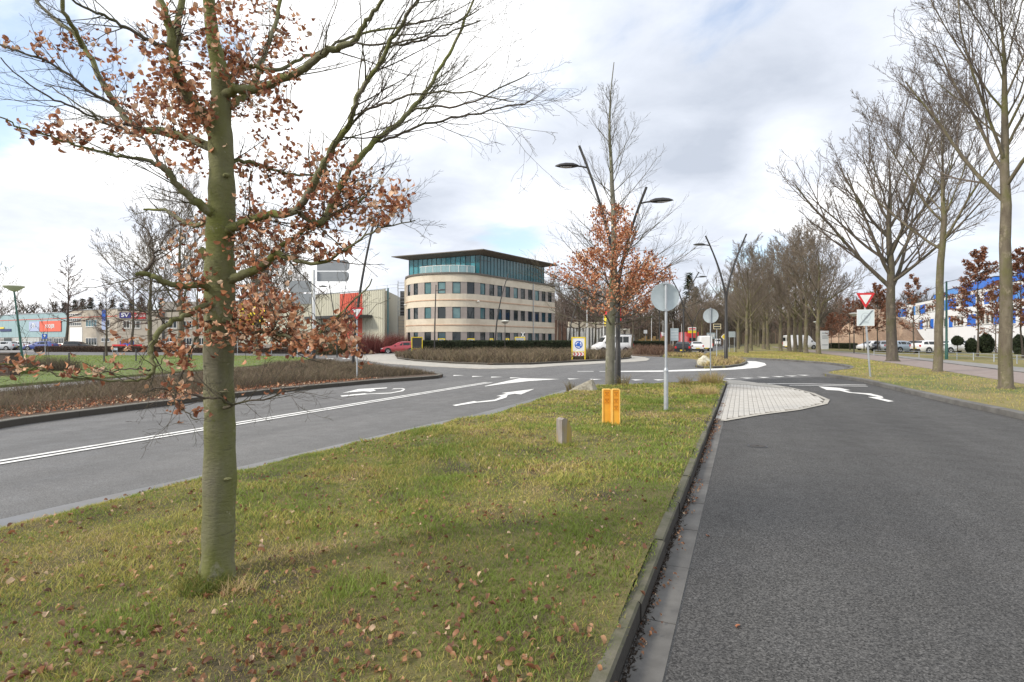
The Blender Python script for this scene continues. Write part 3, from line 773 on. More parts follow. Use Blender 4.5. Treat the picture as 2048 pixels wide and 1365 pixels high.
ang = np.arctan2(v[:, 1]-YT, v[:, 0]-bx); rad_ = 1+.028*np.sin(ang*3+v[:, 2]*2)+.012*np.sin(ang*5-v[:, 2]*9)+.20*np.exp(-np.maximum(v[:, 2]-.1, 0)*11)*np.cos(ang*4+.7)
v[:, 0] = (v[:, 0]-bx)*rad_+bx; v[:, 1] = (v[:, 1]-YT)*rad_+YT
link('trunk', np_mesh('trunk', v-np.array([bx, YT, bz]), t, m_beech, smooth=True), TB)
# knots and pruned stubs on the trunk
kn = MB(); kp = P(413, 512, YT-.03); kn.tube([(kp[0]+.05, kp[1]+.02, kp[2]-.03), kp, (kp[0]-.035, kp[1]-.01, kp[2]+.035)], [.04, .034, .026], 10)
part('stub', kn, m_beech, TB, smooth=True)
MAIN = {
 'A': [(436,285,0,13),(415,245,-.05,12),(385,205,-.12,11),(362,165,-.2,9.5),(350,120,-.25,9),(346,95,-.28,9),(338,50,-.3,7.5),(322,5,-.3,6.5),(300,-80,-.3,5),(280,-200,-.3,2)],
 'A2': [(348,110,-.26,7),(355,60,-.2,6.5),(362,0,-.15,6),(372,-90,-.1,3.5)],
 'A3': [(340,95,-.27,4),(310,85,-.35,3.6),(262,62,-.4,3.3),(220,38,-.45,3),(180,20,-.5,2.5),(130,-8,-.55,2)],
 'B': [(432,295,0,10),(395,285,.1,9),(360,272,.18,8.5),(325,265,.25,8),(290,262,.3,7),(262,248,.35,6.5),(236,215,.4,6),(205,165,.45,5.2),(175,105,.5,4.8),(150,68,.55,4.2),(110,40,.6,3.4),(70,-5,.65,2.5)],
 'B2': [(232,212,.4,3.2),(180,185,.35,3),(140,152,.3,2.8),(90,122,.25,2.2),(40,104,.2,1.8),(-20,85,.2,1.4)],
 'B3': [(165,95,.5,4),(150,60,.4,4.2),(128,25,.3,4),(118,-20,.25,3.5)],
 'B4': [(262,250,.3,2.6),(215,248,.2,2.4),(160,220,.1,2.2),(110,200,0,1.9),(60,170,-.1,1.5),(0,118,-.2,1.1)],
 'C': [(445,440,0,13),(415,420,-.08,10),(380,395,-.16,7.5),(352,370,-.22,6.5),(338,345,-.26,6.5),(318,330,-.3,6),(300,322,-.32,3.6),(255,316,-.38,2.8),(210,306,-.42,2.5),(150,290,-.48,2.2),(90,270,-.52,1.9),(40,255,-.56,1.7),(0,232,-.6,1.4),(-60,210,-.6,1)],
 'C2': [(335,345,-.25,3.2),(310,315,-.2,2.8),(290,280,-.1,2.2),(255,262,0,2),(205,238,.1,1.7),(150,205,.15,1.5),(90,170,.2,1.1)],
 'D': [(440,195,0,10),(470,180,-.06,8.8),(505,178,-.12,8.4),(550,164,-.2,8),(600,143,-.28,7.2),(640,115,-.34,6.8),(672,95,-.38,6.6),(703,88,-.42,5.6),(722,60,-.45,5),(745,25,-.5,4),(775,-10,-.55,3.2),(810,-60,-.6,2)],
 'D2': [(455,182,.02,4.5),(470,145,.08,4.2),(500,132,.12,4),(550,142,.16,3.8),(600,118,.2,3),(650,100,.24,2.8),(700,75,.28,2.6),(760,60,.3,2.2),(820,50,.35,1.9),(860,40,.4,1.5)],
 'D3': [(705,88,-.42,2.2),(760,88,-.45,2),(830,80,-.5,1.8),(900,48,-.5,1.5),(960,20,-.5,1.1)],
 'E': [(440,468,0,10),(472,452,-.08,9),(500,440,-.14,8),(535,432,-.2,7.5),(575,428,-.28,7.5),(600,412,-.34,7.2),(632,360,-.42,7),(655,315,-.48,6.6),(680,275,-.54,6),(705,235,-.6,5.6),(712,200,-.64,5),(740,155,-.68,4.6),(765,115,-.72,4.3),(790,70,-.76,3.8),(815,30,-.8,3.4),(845,-20,-.85,2.6)],
 'E2': [(758,130,-.7,3.2),(768,98,-.65,2.6),(800,90,-.6,2.2),(850,80,-.58,2),(905,65,-.55,1.6),(960,40,-.5,1.2)],
 'E3': [(705,245,-.6,2.6),(730,222,-.62,2.4),(780,205,-.66,2.2),(830,190,-.7,2),(890,185,-.75,1.8),(960,190,-.8,1.4),(1030,205,-.85,1)],
 'G': [(600,425,-.3,6),(640,450,-.25,6.8),(665,410,-.2,6.4),(690,360,-.14,6.2),(715,320,-.1,6),(750,285,-.05,5.4),(790,250,0,5),(825,215,.05,4.4),(850,185,.1,4),(880,140,.15,3.4),(905,95,.2,3),(930,40,.25,2.4),(955,-20,.3,1.8)],
 'G2': [(745,288,-.05,2.8),(790,275,0,2.6),(850,250,.05,2.3),(920,235,.1,2),(1000,215,.12,1.6),(1060,205,.14,1.2)],
 'G3': [(825,220,.05,2.4),(870,215,0,2.2),(930,210,-.05,1.8),(1000,180,-.1,1.4),(1060,145,-.1,1)],
 'H': [(442,570,0,10),(478,552,-.05,9),(510,542,-.1,8.6),(535,524,-.16,8),(552,508,-.2,7.4),(572,515,-.24,5),(600,524,-.28,4),(640,526,-.32,3.5),(680,508,-.36,2.8),(720,480,-.4,2),(770,455,-.44,1.5),(830,440,-.5,1)],
 'H2': [(548,510,-.2,5),(580,480,-.15,4.4),(620,455,-.1,3.6),(670,430,-.05,2.8),(730,395,0,2)],
 'I': [(436,590,0,9),(405,572,-.1,7),(370,572,-.18,6),(335,566,-.25,5.6),(300,552,-.3,5.2),(270,547,-.34,4)],
 'I2': [(285,550,-.3,4),(300,530,-.3,3.4),(308,508,-.28,2.8),(324,498,-.25,1.6)],
 'I3': [(305,512,-.28,1.8),(300,490,-.28,1.6),(296,465,-.26,1.2),(270,440,-.25,.8)],
 'J': [(438,612,0,8),(410,612,-.14,5.5),(375,630,-.24,5),(345,642,-.32,4.8),(320,662,-.38,5.4),(305,690,-.42,5),(304,715,-.46,4.2),(308,735,-.5,3.8),(300,752,-.52,3.6),(285,760,-.55,2.6),(235,762,-.58,2.2),(180,757,-.62,2),(120,752,-.66,1.8),(85,738,-.7,1.6),(40,735,-.74,1.5),(-10,728,-.8,1.2)],
 'J2': [(300,742,-.5,1.8),(270,738,-.48,1.5),(230,742,-.45,1.2),(190,748,-.42,.9)],
 'K': [(425,640,-.05,3),(405,650,-.2,2.6),(385,690,-.3,2.4),(372,730,-.38,2.2),(360,765,-.44,2),(350,800,-.5,1.8),(370,825,-.55,1.3),(395,842,-.6,1)],
 'L': [(445,818,-.05,3.5),(462,812,-.13,3),(438,797,-.2,2.8),(410,795,-.22,2.4),(370,785,-.26,2),(320,778,-.3,1.6),(300,782,-.34,1)],
 'M': [(458,812,-.1,2.2),(490,802,-.14,2),(530,800,-.18,1.6),(570,785,-.22,1.3),(605,775,-.26,1)],
 'N': [(448,640,-.08,6),(478,655,-.2,5),(520,662,-.3,4),(570,672,-.38,3.4),(620,678,-.44,2.8),(660,650,-.5,2.3),(700,610,-.55,1.8),(750,560,-.6,1.2)],
 'O': [(442,235,.04,9),(470,205,.2,7),(500,180,.35,6),(520,130,.45,5),(545,70,.55,4.2),(560,0,.65,3.5),(575,-80,.7,2)],
 'Q': [(443,330,.03,6),(480,322,.12,4),(520,330,.22,3.2),(560,345,.3,2.6),(610,350,.36,2),(660,345,.4,1.5)],
 'T': [(436,420,.1,6),(400,450,.3,5),(360,440,.45,4),(330,420,.55,3),(290,420,.6,2)],
}
segs_pts = []; LFs = []; twigs = []; subL = {'k': (6,5,4), 'wander': (.13,.18,.2), 'trop': (.06,.05,.03), 'n': (5,3,0), 't0': (.15,.2,.2), 'ang': ((22,50),(22,50),(22,50)), 'ratio': (.5,.5,.5), 'rr': .6, 'taper': .35, 'rmin': .0007}
for kname, L in MAIN.items():
    pts, rr = smooth_line(*ctrl(L), 4)
    d_ = random.Random(kname)
    pts = [p+Vector((d_.gauss(0,.004), d_.gauss(0,.006), d_.gauss(0,.004))) for p in pts]
    if rr[0] > .025: rr[0] *= 1.25; rr[1] *= 1.1
    v, t = tubes([(np.array(pts), rr, 11 if rr[0] > .012 else 7)])
    bo = link('branch', np_mesh('branch', v-np.array([bx, YT, bz]), t, m_beech if rr[0] > .012 else m_beechtwig, smooth=True), TB)
    for i in range(2, len(pts)-1): segs_pts.append((pts[i], (pts[i+1]-pts[i-1]).normalized(), rr[i], kname))
# bare twigs: many on the upper right limbs, fewer elsewhere
for (p, d, r, kname) in segs_pts:
    pxl = CX+p.x/p.y*F
    dens = {'D':.45,'D2':.35,'D3':.5,'E':.48,'E2':.6,'E3':.65,'G':.5,'G2':.65,'G3':.65,'B':.4,'B2':.6,'B3':.5,'B4':.6,'C':.35,'C2':.5,'A':.4,'A3':.6,'H':.5,'M':.8,'K':.4,'J':.3,'O':.5,'I3':.7,'H2':.4,'N':.5}.get(kname, .2)
    if rd.random() < dens and r < .028:
        out = []; dd = rotv(d, math.radians(rd.uniform(25, 60)), rd)
        if kname[0] in 'DEG': dd = (dd+Vector((.35, 0, .15))).normalized()
        if kname[0] in 'BC': dd = (dd+Vector((-.3, 0, .1))).normalized()
        grow(rd, p, dd, rd.uniform(.2, .62) if kname[0] in 'DEG' else rd.uniform(.15, .4), min(r*.42, .0042), 0, out, subL)
        twigs += [(a, b_, 3+(1 if c == 0 else 0)) for a, b_, c in out]
# leafy sprays: regions (px, py, rx, ry, count, leaves per twig)
REG = [(455,60,150,75,30),(330,150,70,60,4),(420,150,110,70,26),(540,130,80,60,12),(300,170,90,60,10),(240,110,60,40,3),(150,90,90,50,4),(90,95,90,25,4),(110,265,110,22,6),(210,285,60,22,4),
       (330,230,100,65,30),(500,215,90,55,20),(600,95,50,35,3),(380,300,70,60,11),(450,100,60,100,16),(520,45,40,40,5),
       (620,350,110,50,26),(740,390,75,42,22),(560,400,110,60,24),(660,430,90,34,18),(530,330,70,40,9),(770,415,40,22,4),
       (560,490,110,40,22),(640,495,70,28,12),(500,470,40,40,6),(400,440,35,35,6),(350,465,25,20,2),(390,540,55,22,8),
       (520,600,70,45,22),(560,660,120,38,34),(640,670,80,34,20),(480,640,50,60,14),(690,690,40,18,3),(430,655,35,45,7),(380,690,50,40,5),(290,690,50,24,3),(330,640,60,30,2),
       (360,775,42,26,5),(60,735,80,14,4),(150,742,60,14,2),(220,738,60,18,3),(290,745,40,14,1),(375,700,50,24,3),(400,830,22,14,1),(535,795,30,14,1),(395,600,40,30,4),(465,790,10,20,1),(350,820,15,15,1)]
frames = []
def nearest(p):
    best = None; bd = 9
    for q in segs_pts:
        dd = (q[0]-p).length
        if dd < bd: bd = dd; best = q
    return best, bd
for cx0, cy0, rx, ry, n in REG:
    for _ in range(int(n*(2.1 if cx0 < 400 and cy0 < 340 else 1.45)+.5)):
        a = rd.uniform(0, 2*math.pi); q = math.sqrt(rd.random()); px = cx0+rx*q*math.cos(a); py = cy0+ry*q*math.sin(a)
        # depth: follow the nearest branch on the picture, then spread
        best = min(segs_pts, key=lambda s: (CX+s[0].x/s[0].y*F-px)**2+(HY-(s[0].z-EYE)/s[0].y*F-py)**2)
        Y = best[0].y+rd.gauss(0, .13); end = Vector(P(px, py, max(Y, YT-1.0)))
        (sp, sd, sr, sk), dist = nearest(end)
        if dist > .55: end = sp+(end-sp)*(.55/dist)
        mid = sp.lerp(end, .5)+Vector((0, 0, rd.uniform(-.03, .05)))+sd*.05
        kk = 6; pl = []
        for i in range(kk):
            tt_ = i/(kk-1); pl.append((1-tt_)**2*sp+2*tt_*(1-tt_)*mid+tt_*tt_*end)
        dl = (end-sp).normalized(); ext = end+dl*rd.uniform(.04, .10)
        pl.append(ext)
        pl = [p+Vector((rd.gauss(0,.005), rd.gauss(0,.006), rd.gauss(0,.005))) if 0 < i else p for i, p in enumerate(pl)]
        r0 = min(sr*.5, .0028); twigs.append((pl, [r0*(1-.13*i) for i in range(7)], 3))
        nl = rd.randint(6, 9)
        for i in range(nl):
            u = 1-(i/nl)**1.3*.55 if dist > .12 else rd.random()
            x = u*(len(pl)-1); k = min(int(x), len(pl)-2); p = pl[k].lerp(pl[k+1], x-k); dr = (pl[k+1]-pl[k]).normalized()
            side = rotv(dr, math.radians(rd.uniform(25, 70)), rd)
            if rd.random() < .45:
                q2 = p+side*rd.uniform(.02, .07); twigs.append(([p, p.lerp(q2, .5), q2], [.0012, .001, .0008], 3)); p = q2
            sc_ = rd.uniform(.55, .98)
            frames.append(leaf_frame(p, side, .35, sc_, rd))
twl = [(np.array(p), r, n) for p, r, n in twigs]
v, t = tubes(twl)
o = link('twigs', np_mesh('twigs', v-np.array([bx, YT, bz]), t, m_beechtwig, smooth=True), TB); o['kind'] = 'stuff'
# knots, branch scars and bark ridges on the trunk
for px, py, w_, h_, ph in [(428,705,11,5,-.35),(455,640,9,5,.3),(430,890,8,4,-.3),(452,960,10,4,.25),(425,1010,7,4,-.35),(447,690,14,4,.1),(436,540,12,6,0),(450,350,8,5,.3),(440,785,16,3,0)]:
    yk = YT-.085*math.cos(ph)*.93; c = P(px, py, yk); kb = MB(); w_ = w_/F*yk; h_ = h_/F*yk
    for k_ in (0, 1):
        s_k = 1-.45*k_; kb.lathe([(w_*s_k*.99,-.006+.004*k_),(w_*s_k*.8,.004+.006*k_),(w_*s_k*.4,.009+.004*k_),(.0005,.006)], (0,0,0), 14, 'y')
    kb.v = [(c[0]+a, c[1]-b_+.012, c[2]+z_*h_/w_) for a, b_, z_ in kb.v]; kb.f = [f[::-1] for f in kb.f]
    part('knot', kb, m_beech, TB, smooth=True)
# the leaves that show largest are single parts
def pxsize(M): return -(M.to_scale().x/M.translation.y) if abs(M.translation.x/M.translation.y) < .95 and M.translation.z < EYE+.62*M.translation.y else 0
frames.sort(key=pxsize)
T0 = Matrix.Translation((-bx, -YT, -bz))
for M in frames[:300]:
    o = link('leaf', leaf_meshes[rd.randrange(14)], TB); o.matrix_basis = T0 @ M
o = link('leaves', leaves_mesh('leaves', [T0 @ M for M in frames[300:]]), TB); o['kind'] = 'stuff'
print('foreground leaves', len(frames), 'twigs', len(twigs))

# ------------------------------------------------------------------ fallen leaves on the island
def ground_leaf(s, t, sc_):
    x, y, _ = R(s, t); z = float(island_z(np.array(s), np.array(t)))+random.uniform(.010, .030)
    a = random.uniform(0, 6.28)
    return Matrix.Translation((x, y, z)) @ Matrix.Rotation(a, 4, 'Z') @ Matrix.Rotation(random.gauss(0, .4), 4, 'X') @ Matrix.Rotation(random.gauss(0, .35), 4, 'Y') @ Matrix.Scale(sc_, 4)
GL = []
while len(GL) < 2600:
    s = 1.2+18*random.random()**1.7; t = random.uniform(-5.5, KT-.2)
    if t < float(island_left(np.array(s))): continue
    if vnoise(s, t, 1.6, 41)+.5*random.random()-.02*s < .42+.2*random.random(): continue
    GL.append(ground_leaf(s, t, random.uniform(.5, 1.05)))
for cpx, cpy, n, r in [(600,1330,34,.25),(90,1340,30,.25),(400,1350,30,.3),(850,1340,22,.25),(1000,1330,20,.2),(200,1250,14,.2),(930,1040,22,.25),(1210,1140,16,.2),(280,1300,12,.15),(830,1200,10,.15),(60,900+180,10,.2),(1110,1220,10,.12),(1120,1280,10,.12)]:
    x, y, _ = G(cpx, cpy, .1); s0, t0 = ST(x, y)
    for _ in range(n): GL.append(ground_leaf(s0+random.gauss(0, r), t0+random.gauss(0, r), random.uniform(.6, 1.1)))
GL.sort(key=lambda M: M.translation.length)
vis = [M for M in GL if abs(M.translation.x/M.translation.y) < .93 and M.translation.y > 2.4]
solo_l = vis[:170]; idset = set(id(M) for M in solo_l)
for M in solo_l:
    o = link('fallen_leaf', ground_meshes[random.randrange(14)]); o.matrix_basis = M
    setp(o, 'dry curled copper beech leaf lying in the grass close to the camera', 'leaf', 'fallen leaves on the near part of the traffic island')
restl = [M for M in GL if id(M) not in idset]
# drift of leaves in the gutter
for _ in range(650):
    s = 1.5+13*random.random()**.8; w = .02+.10*random.random()*(.4+vnoise(s, 0, 1.5, 50))
    if vnoise(s, 3, 2.2, 51) < .38: continue
    x, y, _ = R(s, KT+w); a = random.uniform(0, 6.28)
    restl.append(Matrix.Translation((x, y, .02+random.uniform(0, .02))) @ Matrix.Rotation(a, 4, 'Z') @ Matrix.Rotation(random.gauss(0,.5), 4, 'X') @ Matrix.Rotation(random.gauss(0,.5), 4, 'Y') @ Matrix.Scale(random.uniform(.35,.65), 4))
o = link('leaf_litter', leaves_mesh('leaf_litter', restl, pal=LEAFG)); setp(o, 'scattered brown leaf litter over the grass island and along the gutter', 'leaf litter', kind='stuff')
for px, py in [(1480,1255),(1415,1075)]:
    x, y, _ = G(px, py, 0); o = link('fallen_leaf', leaf_meshes[1]); o.location = (x, y, .012); o.rotation_euler = (.1, .1, px)
    setp(o, {1480: 'single copper leaf lying alone on the near asphalt, lower one', 1415: 'single copper leaf on the asphalt beside the gutter, farther one'}[px], 'leaf')

# ------------------------------------------------------------------ second beech, behind the yellow markers
bx2, by2, _ = G(1223, 776, .1); by2 = 17.6; bx2 = (1223-CX)/F*by2
T2 = thing('beech_tree', 'slender beech beside the boulder with a low skirt of copper leaves and bare pale top', 'tree', (bx2, by2, .08))
tp = [(1220,782,12.0),(1220,774,10.0),(1220,740,9.4),(1221,690,9.0),(1221,650,8.8),(1224,600,7.8),(1227,540,6.6),(1228,480,5.6),(1227,420,5.0),(1224,370,4.1),(1222,320,3.4),(1219,270,2.6),(1220,220,1.9),(1222,180,1.2),(1228,125,.8)]
pts, rr = smooth_line(*ctrl([(a, b_, 0, c) for a, b_, c in tp], by2), 3)
v, t = tubes([(np.array(pts), rr, 14)]); o2 = np.array([bx2, by2, .08])
link('trunk', np_mesh('trunk', v-o2, t, m_beech2, smooth=True), T2)
rd = random.Random(11); L = []; tips = []
S2 = {'k': (8,6,4), 'wander': (.06,.09,.13), 'trop': (.06,.07,.06), 'n': (9,5,0), 't0': (.12,.15,.2), 'ang': ((22,42),(22,45),(25,45)), 'ratio': (.5,.5,.5), 'rr': .55, 'taper': .3, 'rmin': .0028}
limbs2 = []
for c in range(58):
    f = c/39 if c < 40 else .02+.30*(c-40)/18; i = int(12+f*(len(pts)-17)); p = pts[i]; az = c*2.4+rd.uniform(-.4, .4)
    el = math.radians(rd.uniform(-8, 16)+62*f**.8); d = Vector((math.cos(az)*math.cos(el), math.sin(az)*math.cos(el), math.sin(el)))
    ln = (2.5*(1-f)**.75+.55)*rd.uniform(.7, 1.1)
    out = []; grow(rd, p, d, ln, rr[i]*.15+.0045, 0, out, S2, tips); limbs2.append((f, out))
for f, out in limbs2:
    big = [q for q in out if q[2] == 0]
    link('branch', lines_mesh('branch', [(a, b_, 2) for a, b_, c in big], m_beechtwig, o2), T2)
sm = [(a, b_, 3) for f, out in limbs2 for a, b_, c in out if c > 0]
o = link('twigs', lines_mesh('twigs', sm, m_beechtwig, o2), T2); o['kind'] = 'stuff'
def pxy(p): return CX+p.x/p.y*F, HY-(p.z-EYE)/p.y*F
fr = []
ELL = [(1222,426,50,16,.7),(1225,465,46,38,.6),(1232,518,92,26,.75),(1232,556,118,30,.8),(1245,602,92,32,.75),(1160,545,66,26,.8),(1295,562,60,44,.75)]
for f, out in limbs2:
    for a, b_, c in out:
        for i in range(len(a)-1):
            for _ in range(6 if c else 6):
                p = a[i].lerp(a[i+1], rd.random()); px, py = pxy(p)
                pr = max([w*(1 if ((px-x)/rx)**2+((py-y)/ry)**2 < rd.uniform(.6, 1.1) else 0) for x, y, rx, ry, w in ELL]+[0])
                if rd.random() < pr*.5: fr.append(leaf_frame(p+Vector((rd.gauss(0,.05), rd.gauss(0,.05), rd.gauss(0,.04))), (a[i+1]-a[i]).normalized(), .4, rd.uniform(1.3, 1.9), rd))
T0b = Matrix.Translation((-bx2, -by2, -.08))
o = link('leaves', leaves_mesh('leaves', [T0b @ M for M in fr], pal=[tuple(min(v*k_,.8) for v, k_ in zip(c, (1.12,1.0,.92))) for c in LEAFC]), T2); o['kind'] = 'stuff'
print('second beech leaves', len(fr))
# ------------------------------------------------------------------ large bare trees
m_oak = bark('oak_bark', (0.095,0.078,0.058), (0.155,0.135,0.100), (0.105,0.105,0.038), .9, (.45,.65), (1,1,.25))
m_oakdark = bark('dark_bark', (0.060,0.050,0.042), (0.105,0.09,0.072), (0.08,0.08,0.035), .7, (.5,.7), (1,1,.25))
m_twigfar = mat('far_twigs', (0.13,0.105,0.082), (0.20,0.165,0.13), .8, .9)
m_twigred = mat('reddish_twigs', (0.085,0.055,0.045), (0.13,0.09,0.075), .8, .9)
SV = {'k': (9,7,6,4), 'wander': (.06,.09,.12,.14), 'trop': (.05,.07,.07,.06), 'n': (8,8,5,0), 't0': (.15,.12,.12,.1),
      'ang': ((20,42),(22,46),(22,50),(25,50)), 'ratio': (.56,.54,.52,.5), 'rr': .55, 'taper': .28, 'rmin': .0075}
def make_tree(name, label, cat, group, loc, seed, Ht, cb, r0, S, mt, mw, limbs=14, rz=0, **kw):
    trunk, L, tips = bare_tree(seed, Ht, cb, r0, S, limbs, **kw)
    T = thing(name, label, cat, loc, group, rz)
    link('trunk', lines_mesh('trunk', [(p, r, 0) for p, r, l in trunk], mt), T)
    for lb in L:
        big = [q for q in lb if q[2] == 1]
        link('limb', lines_mesh('limb', [(a, b_, 1) for a, b_, c in big], mt), T)
    rest = [(a, b_, max(2, c)) for lb in L for a, b_, c in lb if c > 1]
    o = link('crown', lines_mesh('crown', rest, mw), T)
    return T, tips
X, Y_, _ = G(2012, 778, .11)
make_tree('street_tree', 'tall bare tree at the right edge with pale scarred trunk foot', 'tree', 'bare trees of the verge row', (X, Y_, .10), 21, 13.2, 5.6, .175,
          dict(SV, n=(9,8,6,0), rmin=.0045), m_oak, m_twig, 19, ang=(26,52), dome=.4, lim_len=.44, flare=1.35, rz=2.6, lr=(.32,.52))
X, Y_, _ = G(1875, 744, .11)
make_tree('street_tree', 'bare tree second from the right edge, mossy trunk in front of the blue building', 'tree', 'bare trees of the verge row', (X, Y_, .10), 33, 12.3, 5.6, .19,
          dict(SV, n=(9,8,5,0), rmin=.0055), m_oak, m_twig, 15, ang=(30,56), dome=.45, lim_len=.42, flare=1.4, rz=2.2, lean=.004, lr=(.32,.52))
X, Y_, _ = G(1785, 723, .11)
make_tree('oak_tree', 'largest bare oak with thick forked dark trunk beside the yield sign', 'tree', 'bare trees of the verge row', (X, Y_, .10), 47, 16.5, 5.0, .36,
          dict(SV, n=(8,7,4,0), rmin=.0095), m_oakdark, m_twig, 18, ang=(34,56), dome=.42, lim_len=.56, flare=1.45, rz=.3, lr=(.45,.65), low=1.5)
# avenue rows: four prototypes, copied
protos = []
for k, sd in enumerate((3, 14, 29, 58)):
    trunk, L, tips = bare_tree(sd, 13.5, 3.6, .26, dict(SV, n=(7,7,5,0), rmin=.0125), 16, ang=(32, 62), dome=.5, lim_len=.52, flare=1.4, lr=(.28,.45), low=1.35)
    mt = lines_mesh('trunk', [(p, r, 0) for p, r, l in trunk]+[q for lb in L for q in lb if q[2] == 1], m_oak)
    mc = lines_mesh('crown', [(a, b_, 3) for lb in L for a, b_, c in lb if c > 1], m_twigfar)
    protos.append((mt, mc))
def far_tree(name, k, x, y, s, rz, label, group, z=.1, sz=None, tm=None, cm=None):
    T = thing(name, label, 'tree', (x, y, z), group, rz); T.scale = (s, s, sz or s)
    link('trunk', protos[k][0], T); link('crown', protos[k][1], T)
    return T
rows = [(1637,708.5,.98,'nearest avenue tree of the clump right of the white van, trunk forking low'),(1612,707.2,1.0,'avenue tree with slim trunk just left of the nearest clump tree'),
        (1601,705.2,1.02,'avenue tree crossing the white van near its cab'),(1591,704.6,1.0,'avenue tree standing before the middle of the white van'),
        (1579,703.8,1.03,'avenue tree over the rear end of the white van'),(1561,702.0,1.05,'avenue tree left of the parked white van'),
        (1536,700.0,1.08,'avenue tree alone in the gap left of the van clump'),(1493,706.5,.92,'avenue tree near the grass corner by the information board'),(1502,701.8,.95,'avenue tree right behind the one at the grass corner')]
for i, (px, py, s, lb) in enumerate(rows):
    X, Y_, _ = G(px, py, .11); far_tree('avenue_tree', i % 4, X, Y_, s, i*1.9, lb, 'avenue trees in the right verge')
rdp = random.Random(8)
ORD = ['nearest','second','third','fourth','fifth','sixth','seventh','eighth','ninth','tenth','eleventh','twelfth','thirteenth']
n = 0
for s0 in range(108, 300, 16):
    for t0, side_ in ((-1.0, 'left'), (3.6, 'right')):
        x, y, _ = R(s0+rdp.uniform(-2, 2), t0+rdp.uniform(-.3, .3)); far_tree('avenue_tree', n % 4, x, y, rdp.uniform(.95, 1.2), rdp.uniform(0, 6), ORD[(s0-108)//16]+' tree from the camera in the '+side_+' hand line of the far avenue', 'far avenue trees'); n += 1
for s0 in range(120, 300, 18):
    x, y, _ = R(s0, -8.9); far_tree('avenue_tree', n % 4, x, y, rdp.uniform(.8, 1.0), rdp.uniform(0, 6), ORD[(s0-120)//18]+' bare tree from the camera on the left side of the receding avenue road', 'far trees left of the avenue road'); n += 1
# left side trees
def at(px, Y): return (px-CX)/F*Y, Y
LT = [('big_tree',362,57,1.22,0,'big bare tree with broad crown behind the foreground beech, light trunk'),('big_tree',300,60,1.0,1,'dark bare tree left of the broad crowned one, forked above the lawn'),
      ('big_tree',512,58,1.05,2,'grey trunked bare tree in front of the ribbed warehouse'),('big_tree',545,74,.95,3,'bare tree behind the direction sign boards'),
      ('big_tree',395,95,1.1,1,'bare tree standing behind the foreground trunk near the tan offices'),('big_tree',-20,92,.95,2,'bare tree cut by the left edge of the picture'),
      ('big_tree',582,66,.9,0,'bare tree above the warehouse left part')]
for nme, px, Y_, s, k, lb in LT:
    x, y = at(px, Y_); far_tree('bare_tree', k, x, y, s, k*2.1+px*.01, lb, 'bare trees on the left side')
# conical alder-like trees with a straight leader and level twigs
SA = {'k': (7,5,4), 'wander': (.05,.09,.12), 'trop': (.02,.02,.02), 'n': (9,5,0), 't0': (.15,.1,.1), 'ang': ((20,45),(22,45),(25,45)), 'ratio': (.42,.5,.5), 'rr': .55, 'taper': .3, 'rmin': .022}
trunk, L, tips = bare_tree(71, 16, 4.5, .26, SA, 30, ang=(62, 82), dome=.62, lim_len=.27, flare=1.3, top=1.0)
alder = (lines_mesh('trunk', [(p, r, 0) for p, r, l in trunk], m_oakdark), lines_mesh('crown', [(a, b_, 3) for lb in L for a, b_, c in lb], m_twigred))
for px, Y_, s, lb in [(133,98,1.0,'bare alder with narrow layered crown beside the red sign wall'),(264,88,.85,'thin bare alder behind the lawn left of the forked tree'),(213,52,.42,'young sapling on the left lawn beside the dark stake'),
                      (1160,88,.72,'slim bare tree with level twigs just right of the office block'),(1190,95,.75,'bare slim tree between office and flag'),(1265,70,.62,'bare slim tree behind the copper leaves, right of the beech')]:
    x, y = at(px, Y_); T = thing('bare_tree', lb, 'tree', (x, y, .05), 'slim bare trees', px*.1); T.scale = (s, s, s)
    link('trunk', alder[0], T); link('crown', alder[1], T)

# young oaks that kept their brown leaves, in front of the blue building
SO = {'k': (6,5,4), 'wander': (.08,.12,.14), 'trop': (.03,.03,.02), 'n': (6,4,0), 't0': (.15,.1,.1), 'ang': ((22,48),(25,50),(25,45)), 'ratio': (.5,.5,.5), 'rr': .55, 'taper': .3, 'rmin': .008}
OAKC = [(0.20,0.085,0.050),(0.26,0.115,0.065),(0.15,0.065,0.042),(0.30,0.15,0.09)]
def leafy(seed, Ht, nlimb, per, size=.13):
    rdx = random.Random(seed); trunk, L, tips = bare_tree(seed, Ht, Ht*.27, .09, SO, nlimb, ang=(60, 80), dome=.7, lim_len=.30, flare=1.3, top=.97)
    mt = lines_mesh('trunk', [(p, r, 0) for p, r, l in trunk]+[(a, b_, 2) for lb in L for a, b_, c in lb], m_oakdark)
    P_ = []
    for pts, dirs in tips:
        for i in range(per):
            u = rdx.random()*(len(pts)-1); k = int(min(u, len(pts)-2)); P_.append(pts[k].lerp(pts[k+1], u-k)+Vector((rdx.gauss(0,.08), rdx.gauss(0,.08), rdx.gauss(0,.06))))
    P_ = np.array(P_); n = len(P_); a = rng.normal(size=(n, 3)); a /= np.linalg.norm(a, axis=1, keepdims=True); b_ = np.cross(a, rng.normal(size=(n, 3))); b_ /= np.linalg.norm(b_, axis=1, keepdims=True)
    s = size*rng.uniform(.6, 1.2, (n, 1)); v = np.stack([P_-a*s, P_+b_*s*.45, P_+a*s, P_-b_*s*.45], 1).reshape(-1, 3)
    t = (np.array([[0,1,2],[0,2,3]])[None]+(np.arange(n)*4)[:, None, None]).reshape(-1, 3)
    c = np.repeat(np.array(OAKC)[rng.integers(0, 4, n)]*(.7+.6*rng.random((n, 1))), 4, 0)
    return mt, np_mesh('leaves', v, t, m_leafattr, c)
OK = [leafy(5, 9.5, 26, 8), leafy(9, 9.0, 20, 4)]
